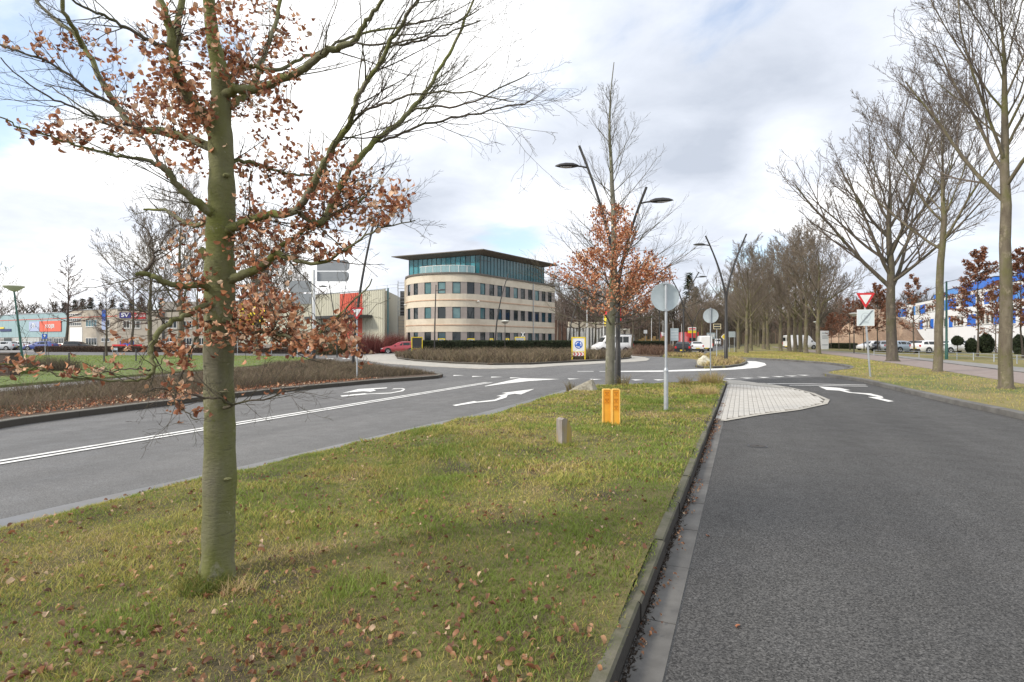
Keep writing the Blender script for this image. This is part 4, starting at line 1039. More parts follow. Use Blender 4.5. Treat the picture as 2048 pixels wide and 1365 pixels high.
for px, Y_, s, k, lb in [(1955,52,1.05,0,'young oak with dense rusty leaves in front of the blue panels'),(1828,60,.95,1,'young oak with thin rusty leaves right of the thick oak trunk'),(2046,46,.95,0,'young rusty oak cut by the right edge of the picture'),
        (1700,88,.9,1,'thin rusty leaved oak in front of the tan gravel heap'),(1728,80,.85,0,'young oak with brown leaves close behind the end of zone sign'),(1678,95,.7,1,'small rusty oak by the white pylon sign'),(1756,74,.95,0,'rusty oak left of the thick forked oak'),(1992,64,.8,1,'young rusty oak behind the tall right trunk'),(1662,104,.7,0,'small oak with copper leaves above the low hedge')]:
    x, y = at(px, Y_); T = thing('young_oak', lb, 'tree', (x, y, .1), 'young oaks with brown leaves', px*.3); T.scale = (s,)*3
    link('trunk', OK[k][0], T); o = link('leaves', OK[k][1], T); o['kind'] = 'stuff'

# ------------------------------------------------------------------ far wood
def sticks(n, base, dirr, L, w, c):
    """thin triangular sticks, vectorised"""
    e = base+dirr*L[:, None]; a = np.cross(dirr, rng.normal(size=dirr.shape)); a /= np.linalg.norm(a, axis=1, keepdims=True); b_ = np.cross(dirr, a)
    r = w[:, None]
    v = np.stack([base+a*r, base-a*r*.5+b_*r*.87, base-a*r*.5-b_*r*.87, e], 1)
    t = (np.array([[0,1,3],[1,2,3],[2,0,3]])[None]+(np.arange(n)*4)[:, None, None])
    return v.reshape(-1, 3), t.reshape(-1, 3), np.repeat(c, 4, 0)
def wood(name, label, pts, hmin, hmax, per, cols, wmul=1.0):
    V_ = []; T_ = []; C_ = []; o = 0
    for (x, y) in pts:
        h = random.uniform(hmin, hmax); k = per
        # trunk(s)
        c0 = np.array(cols[random.randrange(len(cols))])*random.uniform(.75, 1.25)
        v, t, c = sticks(1, np.array([[x, y, -.2]]), np.array([[random.gauss(0,.03), random.gauss(0,.03), 1]]), np.array([h]), np.array([h*.014+.05]), c0[None]*.8)
        V_.append(v); T_.append(t+o); C_.append(c); o += len(v)
        # limbs
        kl = 14; z = rng.uniform(.2, .8, kl)*h; an = rng.uniform(0, 2*np.pi, kl); el = rng.uniform(.5, 1.25, kl)
        d = np.column_stack([np.cos(an)*np.cos(el), np.sin(an)*np.cos(el), np.sin(el)]); Ln = (h-z)*rng.uniform(.45, .8, kl)+.6
        b0 = np.column_stack([np.full(kl, x), np.full(kl, y), z]); v, t, c = sticks(kl, b0, d, Ln, np.full(kl, .06)*wmul, np.tile(c0, (kl, 1))); V_.append(v); T_.append(t+o); C_.append(c); o += len(v)
        j = rng.integers(0, kl, k); u = rng.uniform(.15, 1, k); b1 = b0[j]+d[j]*(Ln[j]*u)[:, None]
        d1 = d[j]+rng.normal(0, .45, (k, 3)); d1[:, 2] += .25; d1 /= np.linalg.norm(d1, axis=1, keepdims=True)
        v, t, c = sticks(k, b1, d1, rng.uniform(.6, 2.2, k)*h/12, rng.uniform(.018, .035, k)*wmul, c0[None]*(.7+.7*rng.random((k, 1)))); V_.append(v); T_.append(t+o); C_.append(c); o += len(v)
    ob = link(name, np_mesh(name, np.vstack(V_), np.vstack(T_), m_attr, np.vstack(C_))); setp(ob, label, 'woodland', kind='stuff')
WC = [(0.115,0.088,0.070),(0.095,0.075,0.058),(0.135,0.10,0.075),(0.085,0.075,0.052),(0.15,0.105,0.08)]
pts = []
for px in np.arange(1100, 1475, 3.2): pts.append(at(px+random.uniform(-3,3), random.uniform(135, 230)))
wood('far_woodland', 'brown leafless woodland behind the roundabout and the distant traffic', pts, 10, 16, 330, WC, 1.6)
pts = [at(px+random.uniform(-3,3), random.uniform(150, 240)) for px in np.arange(1560, 1860, 3.4)]
pts += [at(px+random.uniform(-3,3), random.uniform(240, 330)) for px in np.arange(1430, 1600, 3.4)]
wood('far_woodland', 'dark bare woodland behind the avenue trees on the right', pts, 12, 18, 240, WC, 2.3)
pts = [at(px+random.uniform(-3,3), random.uniform(130, 170)) for px in np.arange(-60, 800, 9)]
wood('far_woodland', 'thin brown tree line far behind the left hand buildings', pts, 8, 13, 130, WC, 2.2)
pts = [at(px+random.uniform(-3,3), random.uniform(100, 122)) for px in np.arange(1095, 1270, 7)]
wood('bare_thicket', 'leafless thicket of birches right behind the office block', pts, 10, 17, 380, [(0.17,0.14,0.12),(0.13,0.10,0.085),(0.20,0.17,0.145)], 1.0)
# low brushwood bank closing the view under the far wood
def bank(name, label, px0, px1, Yb, h, c, kind='stuff'):
    n = 80; V_ = []; T_ = []
    for i in range(n+1):
        x, y = at(px0+(px1-px0)*i/n, Yb); hh = h*(.7+.5*vnoise(np.array([i*.37]), np.array([0.]), 1, 4)[0]+.25*random.random())
        V_ += [(x, y-2.5, -.1), (x, y-1, hh*.7), (x, y, hh), (x, y+4, -.1)]
    for i in range(n):
        for j in range(3): a = i*4+j; T_ += [(a, a+4, a+5), (a, a+5, a+1)]
    o = link(name, np_mesh(name, V_, T_, c, smooth=False)); setp(o, label, 'undergrowth', kind=kind)
m_under = mat('undergrowth', (0.055,0.045,0.033), (0.10,0.078,0.055), .9, 1.0, bump=1, bdist=.3, bscale=3)
bank('undergrowth', 'dark undergrowth at the foot of the far wood beyond the traffic', 1085, 1480, 236, 9, m_under)
bank('undergrowth', 'dark undergrowth closing the avenue on the right', 1430, 1880, 335, 16, m_under)
bank('undergrowth', 'low undergrowth behind the left hand buildings', -100, 860, 176, 5, m_under)
# dark pines: separate trees peeping over the left buildings and one in the far gap
def pine_geo(seed, h=10, n=900):
    r_ = np.random.default_rng(seed); z = h*(.12+.88*r_.random(n)**.8); rad = (h-z)*.26+.25; a = r_.uniform(0, 2*np.pi, n); q = rad*np.sqrt(r_.random(n))
    z = z+.35*np.sin(z*2.6)*.3; p = np.column_stack([q*np.cos(a), q*np.sin(a), z])
    d = np.column_stack([np.cos(a), np.sin(a), r_.uniform(-.5, .4, n)]); w = np.cross(d, [0, 0, 1.]); s = .42
    v = np.stack([p-w*s*.5, p+w*s*.5, p+d*s*1.4], 1).reshape(-1, 3); t = np.arange(n*3).reshape(-1, 3)
    c = np.repeat(np.array([[0.030,0.045,0.022]])*(.6+.9*r_.random((n, 1))), 3, 0); return np_mesh('crown', v, t, m_attr, c)
pg = [pine_geo(1), pine_geo(2)]
m_trunkdark = mat('pine_trunk', (0.05,0.035,0.028), (0.08,0.06,0.045), 5, .9)
tm = MB().tube([(0,0,-.1),(0,0,9)], [.2,.04], 6).mesh('trunk', m_trunkdark)
for i, (px, Y_, h) in enumerate([(110,150,11.5),(128,152,12),(150,148,12.5),(165,155,13.4),(182,150,13.2),(203,158,12.6),(225,150,12.8),(243,152,12),(262,154,13),(282,150,13.4),(300,156,12.8),(322,152,13),(1378,240,31),(1392,250,26),(1290,232,19),(1310,236,17)]):
    x, y = at(px, Y_); T = thing('pine_tree', (['leftmost']+ORD[1:])[i]+' dark pine counted from the left, showing over the roofs of the left hand buildings' if px < 400 else (('tallest' if h > 30 else 'second tallest')+' dark pine rising above the far wood beyond the traffic' if h > 20 else ('left' if px < 1300 else 'right')+' one of two lower dark pines in the far wood near the round sign'), 'tree', (x, y, 0), 'pines over the left roofs' if px < 400 else ('pines above the far wood' if h > 20 else 'low pines in the far wood'), i*1.3)
    T.scale = (h/10*.85, h/10*.85, h/10); link('trunk', tm, T); o = link('crown', pg[i % 2], T)

# ------------------------------------------------------------------ planted beds, hedges, shrubs
def brush(name, label, poly, n, h, w, cols, z=.1, cat='shrubs', lean=.9, holes=()):
    p = sample_poly(poly, n)
    for hx, hy, hr in holes: p = p[~((np.abs(p[:, 0]-hx) < hr)&(p[:, 1] < hy+.15))]
    n = len(p); x, y = p[:, 0], p[:, 1]
    hh = h*(.45+.9*vnoise(x, y, .9, 61))*rng.uniform(.5, 1.2, n)
    c = np.array(cols)[rng.integers(0, len(cols), n)]*(.65+.7*rng.random((n, 1)))*(.75+.5*vnoise(x, y, .5, 62))[:, None]
    wv = w*np.clip(y/15, .7, 4) if np.isscalar(w) else w
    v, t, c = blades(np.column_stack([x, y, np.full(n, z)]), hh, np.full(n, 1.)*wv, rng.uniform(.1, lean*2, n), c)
    o = link(name, np_mesh(name, v, t, m_attr, c)); setp(o, label, cat, kind='stuff'); return o
def inset(poly, k, skip=()):
    c = np.mean(np.array([p[:2] for p in poly]), 0); return [tuple(np.array(p[:2])*(1-k)+c*k) for p in poly]
HB = [(0.150,0.110,0.075),(0.11,0.085,0.058),(0.19,0.145,0.095),(0.115,0.105,0.055),(0.085,0.062,0.045)]
bedp = [G(px, py, .1)[:2] for px, py in [(-300,893),(0,836),(200,812),(400,789),(600,769),(760,756),(850,750),(872,748.6),(845,745.5),(800,741),(720,733.5),(660,727.5),(630,725.5),(560,732),(480,743),(240,765),(0,789),(-300,818)]]
brush('heath_bed', 'low brown winter shrubs filling the planted strip left of the road', bedp, 45000, .33, .009, HB, lean=.9)
bedl = [G(px, py, .1)[:2] for px, py in [(-200,872),(0,838),(400,790),(760,757),(600,762),(400,776),(0,815),(-200,850)]]
n = 2600; p = sample_poly(bedl, n); fr = [Matrix.Translation((x, y, .115+random.uniform(0,.03))) @ Matrix.Rotation(random.uniform(0,6.28), 4, 'Z') @ Matrix.Rotation(random.gauss(0,.5), 4, 'X') @ Matrix.Scale(random.uniform(1.0,1.8), 4) for x, y in p]
o = link('leaf_litter', leaves_mesh('leaf_litter', fr, .4)); setp(o, 'brown leaf litter along the front of the planted strip', 'leaf litter', kind='stuff')
brush('island_shrubs', 'brown and straw coloured low shrubs on the front of the roundabout', poly_ci[1:10]+[G(1250,711,.13)[:2], (8,58), (0,60), (-9,60), G(792,711,.13)[:2]], 30000, .72, .012, HB+[(0.24,0.19,0.11)], z=.12, lean=.9, holes=[((1157-CX)/F*42.3, 42.3, .85), ((834-CX)/F*56, 56, .5)])
brush('far_shrubs', 'reddish brown planting beyond the roundabout near the traffic', inset(poly_bank, .03), 9000, .9, .012, [(0.15,0.085,0.06),(0.12,0.07,0.05),(0.17,0.11,0.07)], z=.1)
brush('splitter_grass', 'straw grass and low shrubs on the splitter island with the double lamp', inset(poly_sp, .08), 3500, .30, .012, [STRAW, OLIVE, (0.14,0.10,0.07)], z=.12)
brush('splitter_grass', 'brown tufts on the narrow splitter island behind the boulder', inset(poly_sp2, .05), 3000, .35, .014, [STRAW, OLIVE, (0.14,0.10,0.07)], z=.12)
# grass fibres of the right verge and left lawn
vg = [G(px, py, .11)[:2] for px, py in [(2300,890),(2048,823),(1900,794),(1790,770),(1720,754.5),(1668,748),(1660,745),(1700,739),(1710,734),(1690,729),(1640,724),(1560,718),(1470,713.5),(1425,709.5),(1425,707.5),(1480,704.5),(1560,703),(1600,705),(1640,709),(1700,716),(1780,727.5),(1900,746),(2048,771),(2300,822)]]
p = sample_poly(vg, 32000); x, y = p[:, 0], p[:, 1]; nn = len(x)
c = grass_cols(x, y, GREEN*1.05, OLIVE*1.1, STRAW*.95, .16)
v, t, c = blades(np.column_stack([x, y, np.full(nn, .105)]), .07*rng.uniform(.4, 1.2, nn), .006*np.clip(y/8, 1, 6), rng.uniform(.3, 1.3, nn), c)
o = link('verge_grass', np_mesh('verge_grass', v, t, m_attr_t, c)); setp(o, 'yellowish winter grass of the right hand verge', 'grass', kind='stuff')
lg = [G(px, py, .1)[:2] for px, py in LL[1:12]]
p = sample_poly(lg, 16000); x, y = p[:, 0], p[:, 1]; nn = len(x)
c = grass_cols(x*.3, y*.3, GREEN*1.1, GREEN*1.3, OLIVE, -.05)
v, t, c = blades(np.column_stack([x, y, np.full(nn, .095)]), .07*rng.uniform(.4, 1.2, nn), .006*np.clip(y/8, 1, 7), rng.uniform(.3, 1.3, nn), c)
o = link('lawn_grass', np_mesh('lawn_grass', v, t, m_attr_t, c)); setp(o, 'green lawn between the planted strip and the left side street', 'grass', kind='stuff')

def hedge(name, label, A, B, th, h, cols, n, m_core, cat='hedge', leaf=.09, z=0):
    A = Vector(A); B = Vector(B); d = (B-A).normalized(); nn_ = Vector((-d.y, d.x)); L = (B-A).length
    T = thing(name, label, cat, (A.x, A.y, z))
    core = MB().prism([tuple(A+nn_*.08), tuple(B+nn_*.08), tuple(B+nn_*(th-.08)), tuple(A+nn_*(th-.08))], z, z+h-.08)
    part('stems', core, m_core, T)
    k = n; u = rng.uniform(0, L, k); f = rng.random(k); front = f < .6
    w_ = np.where(front, rng.choice([0, th], k, p=[.7,.3])+rng.normal(0, .03, k), rng.uniform(0, th, k)); zz = np.where(front, rng.uniform(0, h, k), h+rng.normal(0, .03, k))
    p3 = np.column_stack([A.x+d.x*u+nn_.x*w_, A.y+d.y*u+nn_.y*w_, z+zz])
    a = rng.normal(size=(k, 3)); a /= np.linalg.norm(a, axis=1, keepdims=True); b_ = np.cross(a, rng.normal(size=(k, 3))); b_ /= np.linalg.norm(b_, axis=1, keepdims=True); s = leaf*rng.uniform(.6, 1.3, (k, 1))
    v = np.stack([p3-a*s, p3+b_*s*.7, p3+a*s], 1).reshape(-1, 3)-np.array([A.x, A.y, z]); t = np.arange(k*3).reshape(-1, 3)
    c = np.repeat(np.array(cols)[rng.integers(0, len(cols), k)]*(.6+.8*rng.random((k, 1))), 3, 0)
    o = link('foliage', np_mesh('foliage', v, t, m_attr, c), T); o['kind'] = 'stuff'; return T
m_core = mat('hedge_core', (0.018,0.022,0.012), (0.03,0.03,0.018), 6, 1)
HG = [(0.028,0.045,0.018),(0.04,0.055,0.022),(0.022,0.032,0.016)]
hedge('clipped_hedge', 'dark green clipped hedge on the roundabout in front of the office block', at(838, 58), at(1155, 62), 1.2, 1.55, HG, 16000, m_core)
hedge('clipped_hedge', 'dark low hedge beyond the far planting, right of the second beech', at(1262, 84), at(1335, 88), 1.0, 1.5, HG, 4500, m_core)
HBn = [(0.10,0.065,0.05),(0.075,0.05,0.04),(0.12,0.085,0.06)]
hedge('low_hedge', 'brown leafless low hedge in front of the left car park', at(68, 78), at(345, 76), .9, .75, HBn, 9000, mat('brown_core', (0.045,0.032,0.026), (0.06,0.045,0.035), 6, 1), leaf=.10)
hedge('low_hedge', 'brown leafless hedge along the fence before the ribbed warehouse', at(360, 72), at(655, 66), .9, .62, HBn, 9000, MATS['brown_core'], leaf=.10)
hedge('low_hedge', 'dark low hedge at the foot of the tan gravel heap', at(1656, 105), at(1706, 100), 1.2, 1.1, HG, 3500, m_core)
hedge('low_hedge', 'low green hedge by the white wall at the right edge', at(2028, 60), at(2100, 58), 1.0, .7, HG, 3000, m_core)
# red-stemmed dogwood in front of the warehouse and office
def shrub(label, px, Y_, r, h, cols, n, name='shrub', z=.05, w=.03, lean=.35):
    x, y = at(px, Y_); a = rng.uniform(0, 2*np.pi, n); q = r*np.sqrt(rng.random(n))
    pts = np.column_stack([x+q*np.cos(a), y+q*np.sin(a)*.7, np.full(n, z)]); c = np.array(cols)[rng.integers(0, len(cols), n)]*(.6+.8*rng.random((n, 1)))
    v, t, c = blades(pts-np.array([x, y, z]), h*(1-.35*(q/r)**2)*rng.uniform(.55, 1.1, n), np.full(n, w), rng.uniform(.1, lean*2, n), c)
    T = thing(name, label, 'shrub', (x, y, z)); o = link('stems', np_mesh('stems', v, t, m_attr, c), T); o['kind'] = 'stuff'
RD = [(0.21,0.058,0.050),(0.16,0.045,0.040),(0.24,0.09,0.07)]; OL = [(0.12,0.11,0.05),(0.09,0.08,0.04),(0.14,0.10,0.06)]
shrub('red stemmed dogwood right of the red door of the warehouse', 738, 68, 2.0, 3.0, RD, 1500)
shrub('red stemmed dogwood behind the red car', 790, 74, 2.2, 3.1, RD, 1700)
shrub('smaller red dogwood between lamp pole and yield sign', 715, 66, 1.4, 1.9, RD, 800)
shrub('olive green shrub left of the dark lamp pole by the warehouse', 672, 64, 1.7, 2.3, OL, 1200)
shrub('low olive shrub right of the information board', 652, 60, 1.2, 1.5, OL, 700)
shrub('green grass tuft at the foot of the green lamp post', 48, 24.5, .5, .42, [GREEN, GREEN*.7], 500, w=.012, z=.1)
shrub('brown thicket beside the dark cabinet on the left lawn', 100, 27, 1.4, .9, [(0.13,0.10,0.07),(0.10,0.08,0.06)], 1500, w=.012, z=.1)
# evergreen cones by the white wall
def topiary(label, px, Y_, w, h, zc=0):
    x, y = at(px, Y_); n = 2600; u = rng.random(n); zz = h*(.03+.97*u); rr = w/2*np.sin(np.pi*np.clip(.12+.86*u, 0, 1))**.7; a = rng.uniform(0, 2*np.pi, n)
    p = np.column_stack([rr*np.cos(a), rr*np.sin(a), zz+zc]); d = rng.normal(size=(n, 3))*.08; e = rng.normal(size=(n, 3))*.08
    v = np.stack([p+d, p-d, p+e], 1).reshape(-1, 3); c = np.repeat(np.array(HG)[rng.integers(0, 3, n)]*(.6+.8*rng.random((n, 1))), 3, 0)
    T = thing('clipped_evergreen', label, 'shrub', (x, y, .1)); o = link('foliage', np_mesh('foliage', v, np.arange(n*3).reshape(-1, 3), m_attr, c), T); o['kind'] = 'stuff'
    core = MB().lathe([(w*.1,.02),(w*.36,h*.35),(w*.3,h*.7),(w*.05,h*.93)], (0,0,zc), 10); part('stems', core, m_core, T, world=False)
    if zc: part('trunk', MB().tube([(0,0,0),(0,0,zc+.1)], .05, 6), m_trunkdark, T, world=False)
topiary('clipped evergreen ball on a short stem by the white wall', 1915, 66, 1.0, 1.0, 1.0)
topiary('clipped evergreen cone left of the tall dark column bush', 1943, 66, 1.1, 1.75)
topiary('widest dark clipped column bush behind the young oak', 1972, 66, 1.5, 2.3)
topiary('clipped dark bush beside the tall right trunk', 2038, 68, 1.4, 2.2)
# ------------------------------------------------------------------ street furniture
m_galv = mat('galvanised_steel', (0.36,0.39,0.42), (0.47,0.50,0.53), 8, .45, .55, c3=(0.30,0.33,0.36), scale3=2)
m_signback = mat('sign_back_grey', (0.36,0.42,0.45), (0.42,0.48,0.51), 6, .45, .3)
m_greyboard = mat('grey_board_back', (0.20,0.22,0.245), (0.235,0.255,0.28), 2, .55)
m_black = mat('black_lamp_paint', (0.018,0.018,0.019), (0.032,0.031,0.031), 4, .45)
m_glass_l = mat('lamp_glass', (0.55,0.56,0.55), rough=.15, spec=.8)
m_green = mat('green_pole_paint', (0.012,0.075,0.06), (0.02,0.10,0.08), 5, .45)
m_white = mat('white_enamel', (0.74,0.75,0.76), (0.66,0.68,0.69), 4, .4)
m_red = mat('sign_red', (0.58,0.025,0.03), (0.50,0.02,0.028), 4, .4)
m_blue = mat('sign_blue', (0.02,0.12,0.52), (0.02,0.10,0.45), 4, .4)
m_yel = mat('frame_yellow', (0.78,0.60,0.03), (0.70,0.52,0.03), 4, .45)
m_ym = mat('marker_yellow', (0.80,0.40,0.045), (0.74,0.36,0.04), 6, .5, c3=(0.66,0.31,0.04), scale3=5)
m_ymf = mat('marker_yellow_light', (0.86,0.55,0.16), (0.78,0.46,0.10), 6, .5)
m_yml = mat('marker_plate', (0.74,0.31,0.02), (0.68,0.27,0.015), 5, .5)
m_dark = mat('dark_panel', (0.03,0.032,0.036), (0.045,0.047,0.05), 4, .5)
m_grey = mat('sign_grey', (0.33,0.36,0.39), (0.38,0.41,0.44), 5, .5)
m_letter = mat('marker_lettering', (0.35,0.12,0.01), rough=.6)
def pole(mb, x, y, z0, z1, r0, r1=None, n=10): return mb.tube([(x,y,z0),(x,y,(z0+z1)/2),(x,y,z1)], [r0,(r0+(r1 or r0))/2,r1 or r0], n)

# round signs seen from behind
def round_sign(px, py, pcx, pcy, rad, ptop, label, step=None, rz=0.0, pr=.03):
    x, y, _ = G(px, py, .11); zc = P(pcx, pcy, y)[2]; zt = P(px, ptop, y)[2]
    T = thing('round_sign', label, 'road sign', (x, y, .1), 'round traffic signs seen from behind')
    mb = MB(); pole(mb, x, y, .05, zt, pr*.8)
    if step: zs = P(px, step, y)[2]; pole(mb, x, y, .05, zs, pr*1.35); mb.lathe([(pr*1.38,-.02),(pr*1.5,0),(pr*.85,.06)], (x,y,zs), 12)
    part('pole', mb, m_galv, T, smooth=True)
    d = MB().lathe([(rad-.012,-.052),(rad,-.050),(rad,-.072),(rad-.005,-.075),(0.001,-.075)], (0,0,0), 40, 'y')
    d.v = [(a, -b_, c) for a, b_, c in d.v]; d.f = [f[::-1] for f in d.f]
    me = d.mesh('disc', m_signback, (0,0,0), True); o = link('disc', me, T, (0, 0, zc-.1)); o.rotation_euler = (0, 0, rz)
    br = MB()
    for dz in (-rad*.93, rad*.93): br.box((x-.045, y-.035, zc+dz-.018), (x+.045, y+.05, zc+dz+.018))
    part('bracket', br, m_galv, T)
    # channel on the disc back
    r_ = MB().box((x-.012, y+.025, zc-rad*.98), (x+.012, y+.052, zc+rad*.98)); part('stiffener', r_, m_galv, T)
    return T
round_sign(1332, 825, 1333, 594, .29, 565, 'nearer round sign seen from its pale back on a stepped grey pole in the grass', step=742, rz=.05, pr=.034)
round_sign(1421, 757, 1420, 632, .285, 616, 'farther round sign seen from its grey back by the dry tuft at the island tip', rz=-.5, pr=.028)
# yield signs
def yield_sign(x, y, zc, W, label, lean, px_pole_bottom, rot, extra=None, pr=.03, cat='road sign'):
    T = thing('yield_sign', label, cat, (x, y, .1), None, rot)
    h = W*.866
    def tri(s, yy, dy, m, nm, par):
        c = zc-.1
        p = [(-W/2*s, c+h*.5*s-.0), (W/2*s, c+h*.5*s), (0, c-h*.5*s-.0)]
        # inner triangles keep their centroid
        cz = c+h/6; p = [(a*1.0, cz+(b_-c-h/6*s)*1.0) for a, b_ in p]
        r = .035*s; poly = []
        pts = [Vector(q) for q in p]
        for i in range(3):
            a, b_, c_ = pts[i-1], pts[i], pts[(i+1) % 3]; d1 = (a-b_).normalized(); d2 = (c_-b_).normalized()
            for t_ in (0, .5, 1): q = b_+(d1*(1-t_)+d2*t_)*r*(1 if t_ != .5 else .75); poly.append(q)
        mb = MB().slab([(q.x, yy, q.y) for q in poly], (0, -1, 0), dy); return part(nm, mb, m, par, world=False)
    tri(1.0, -.04, .012, m_red, 'border', T); tri(.62, -.0525, .004, m_white, 'panel', T)
    mb = MB().tube([(lean, 0, -.05), (0, 0, zc-.1-h*.5-.1 if not extra else extra-.1), (0, 0, zc-.1+h*.4)], pr, 10); part('pole', mb, m_galv, T, world=False, smooth=True)
    return T
x, y, _ = G(714, 757, .1); zc = P(715, 628, y)[2]
yield_sign(x, y, zc, .56, 'red and white yield triangle on a grey pole in the planted strip on the left', 0, 0, .12)
x, y, _ = G(1740, 754, .11); zc = P(1729, 602, y)[2]
xt = (1730-CX)/F*y
T = yield_sign(xt, y, zc, .72, 'red and white yield triangle above the end of 30 zone plate on the right verge', x-xt, 0, -.12, pr=.036)
zz0 = P(1732, 636, y)[2]; S_ = .33; rot = Matrix.Rotation(-.05, 4, 'Y')
mb = MB().slab([(-S_, -.04, zz0-.1-S_), (S_, -.04, zz0-.1-S_), (S_, -.04, zz0-.1+S_), (-S_, -.04, zz0-.1+S_)], (0,-1,0), .012); plate = part('zone_plate', mb, m_white, T, world=False)
plate.rotation_euler = (0, 0, 0)
mb = MB().slab([(-S_*.93, -.0525, zz0-.1-S_*.93), (S_*.93, -.0525, zz0-.1-S_*.93), (S_*.93, -.0525, zz0-.1+S_*.93), (-S_*.93, -.0525, zz0-.1+S_*.93)], (0,-1,0), .002)
part('zone_face', mb, mat('zone_face', (0.58,0.66,0.70), rough=.4), plate, world=False)
ring = MB(); c0 = zz0-.1+.02
k = 40; ring.add([(math.cos(a)*r_, -.058, c0+math.sin(a)*r_) for r_ in (.155,.18) for a in [2*math.pi*i/k for i in range(k)]], [(i, (i+1) % k, k+(i+1) % k, k+i) for i in range(k)])
part('ring', ring, mat('faded_grey', (0.44,0.50,0.54), rough=.5), plate, world=False)
me = text_mesh('30', .17, MATS['faded_grey'], bold=.004); me.transform(Matrix.Rotation(math.radians(90), 4, 'X')); link('lettering', me, plate, (0, -.059, c0+.01))
me = text_mesh('ZONE', .085, MATS['faded_grey'], bold=.002); me.transform(Matrix.Rotation(math.radians(90), 4, 'X')); link('lettering', me, plate, (0, -.059, c0-.215))
bar = MB().slab([(-S_*.80, -.064, c0-.02-S_*.92), (-S_*.62, -.064, c0-.02-S_*.92), (S_*.86, -.064, c0-.02+S_*.88), (S_*.68, -.064, c0-.02+S_*.90)], (0,-1,0), .002)
part('diagonal_bar', bar, mat('bar_grey', (0.20,0.23,0.26), rough=.5), plate, world=False)

# yellow pipeline markers
def marker(px0, px1, ptop, pbot, Y_, rows, label):
    x0 = (px0-CX)/F*Y_; x1 = (px1-CX)/F*Y_; zt = P(px0, ptop, Y_)[2]; w = (x1-x0)/2; cx0 = (x0+x1)/2
    T = thing('pipeline_marker', label, 'marker post', (cx0, Y_, .1), 'pair of yellow pipeline markers')
    h = zt-.1; r = w*.35
    def rr_poly(w_, hb, ht, rr, yy):
        p = [(-w_, hb), (w_, hb)]
        for i in range(5): a = math.pi/2*i/4; p.append((w_-rr+rr*math.cos(a), ht-rr+rr*math.sin(a)))
        for i in range(5): a = math.pi/2+math.pi/2*i/4; p.append((-w_+rr+rr*math.cos(a), ht-rr+rr*math.sin(a)))
        return [(a, yy, b_) for a, b_ in p]
    part('post', MB().slab(rr_poly(w, -.08, h, r, .03), (0,-1,0), .05), m_ymf, T, world=False)
    part('panel', MB().slab(rr_poly(w*.78, -.06, h-w*.25, r*.7, -.0195), (0,-1,0), .003), m_ym, T, world=False)
    ir = w*.80; rimv = rr_poly(w, -.02, h, r, -.021); rimi = rr_poly(ir, -.02, h-w*.22, r*.75, -.021); k = len(rimv)
    rim = MB(); rim.add(rimv+rimi+[(a, -.034, c) for a, b_, c in rimv]+[(a, -.034, c) for a, b_, c in rimi],
        [(2*k+i, 2*k+i+1, 3*k+i+1, 3*k+i) for i in range(1, k-1)]+[(i, i+1, 2*k+i+1, 2*k+i) for i in range(1, k-1)]+[(k+i, 3*k+i, 3*k+i+1, k+i+1) for i in range(1, k-1)])
    rim.add([rimv[0], rimi[0], rimi[-1], rimv[-1]]+[(a, -.034, c) for a, b_, c in (rimv[0], rimi[0], rimi[-1], rimv[-1])], [(4,5,6,7),(0,4,7,3),(1,2,6,5)])
    part('rim', rim, m_ymf, T, world=False)
    for i in range(rows):
        zc = h-.085-i*.118
        pl = part('number_plate', MB().slab([(-w*.66, -.0235, zc-.05), (w*.66, -.0235, zc-.05), (w*.66, -.0235, zc+.05), (-w*.66, -.0235, zc+.05)], (0,-1,0), .005), m_yml, T, world=False)
        l_ = MB(); 
        for a, b_, c, d in [(-w*.42,.028,w*.42,.032),(-w*.4,.012,-w*.25,.03),(-w*.1,.012,w*.05,.03),(w*.25,.012,w*.4,.03),(-w*.35,.0,w*.35,.005),(-.006,-.026,.006,.0),(w*.15,-.034,w*.45,-.028),(-w*.45,-.034,-w*.2,-.028)]:
            l_.box((a, -.0305, zc+b_), (c, -.029, zc+d))
        part('marking', l_, m_letter, pl, world=False)
marker(1204.5, 1222, 778, 849, 9.5, 2, 'left one of two yellow pipeline marker posts, with two number plates')
marker(1223.5, 1239.5, 778, 852, 9.35, 3, 'right one of two yellow pipeline marker posts, with three number plates')

# weathered square post with chamfered top
x, y, _ = G(1128, 889, .11); w = .083; h = .37
T = thing('wooden_marker_post', 'short weathered wooden post with sloping top and yellow lichen, alone in the grass', 'post', (x, y, .1), None, .55)
poly = [(-w,-.08),(w,-.08),(w,h*.60),(w*.25,h*1.0),(-w*.5,h*1.04),(-w,h*.98)]
mb = MB().slab([(a, w*.8, b_) for a, b_ in poly], (0,-1,0), w*1.6)
part('post', mb, mat('weathered_wood', (0.28,0.255,0.235), (0.17,0.15,0.135), 18, .95, bump=.8, stretch=(1,1,.15), c3=(0.34,0.25,0.05), scale3=5), T, world=False)

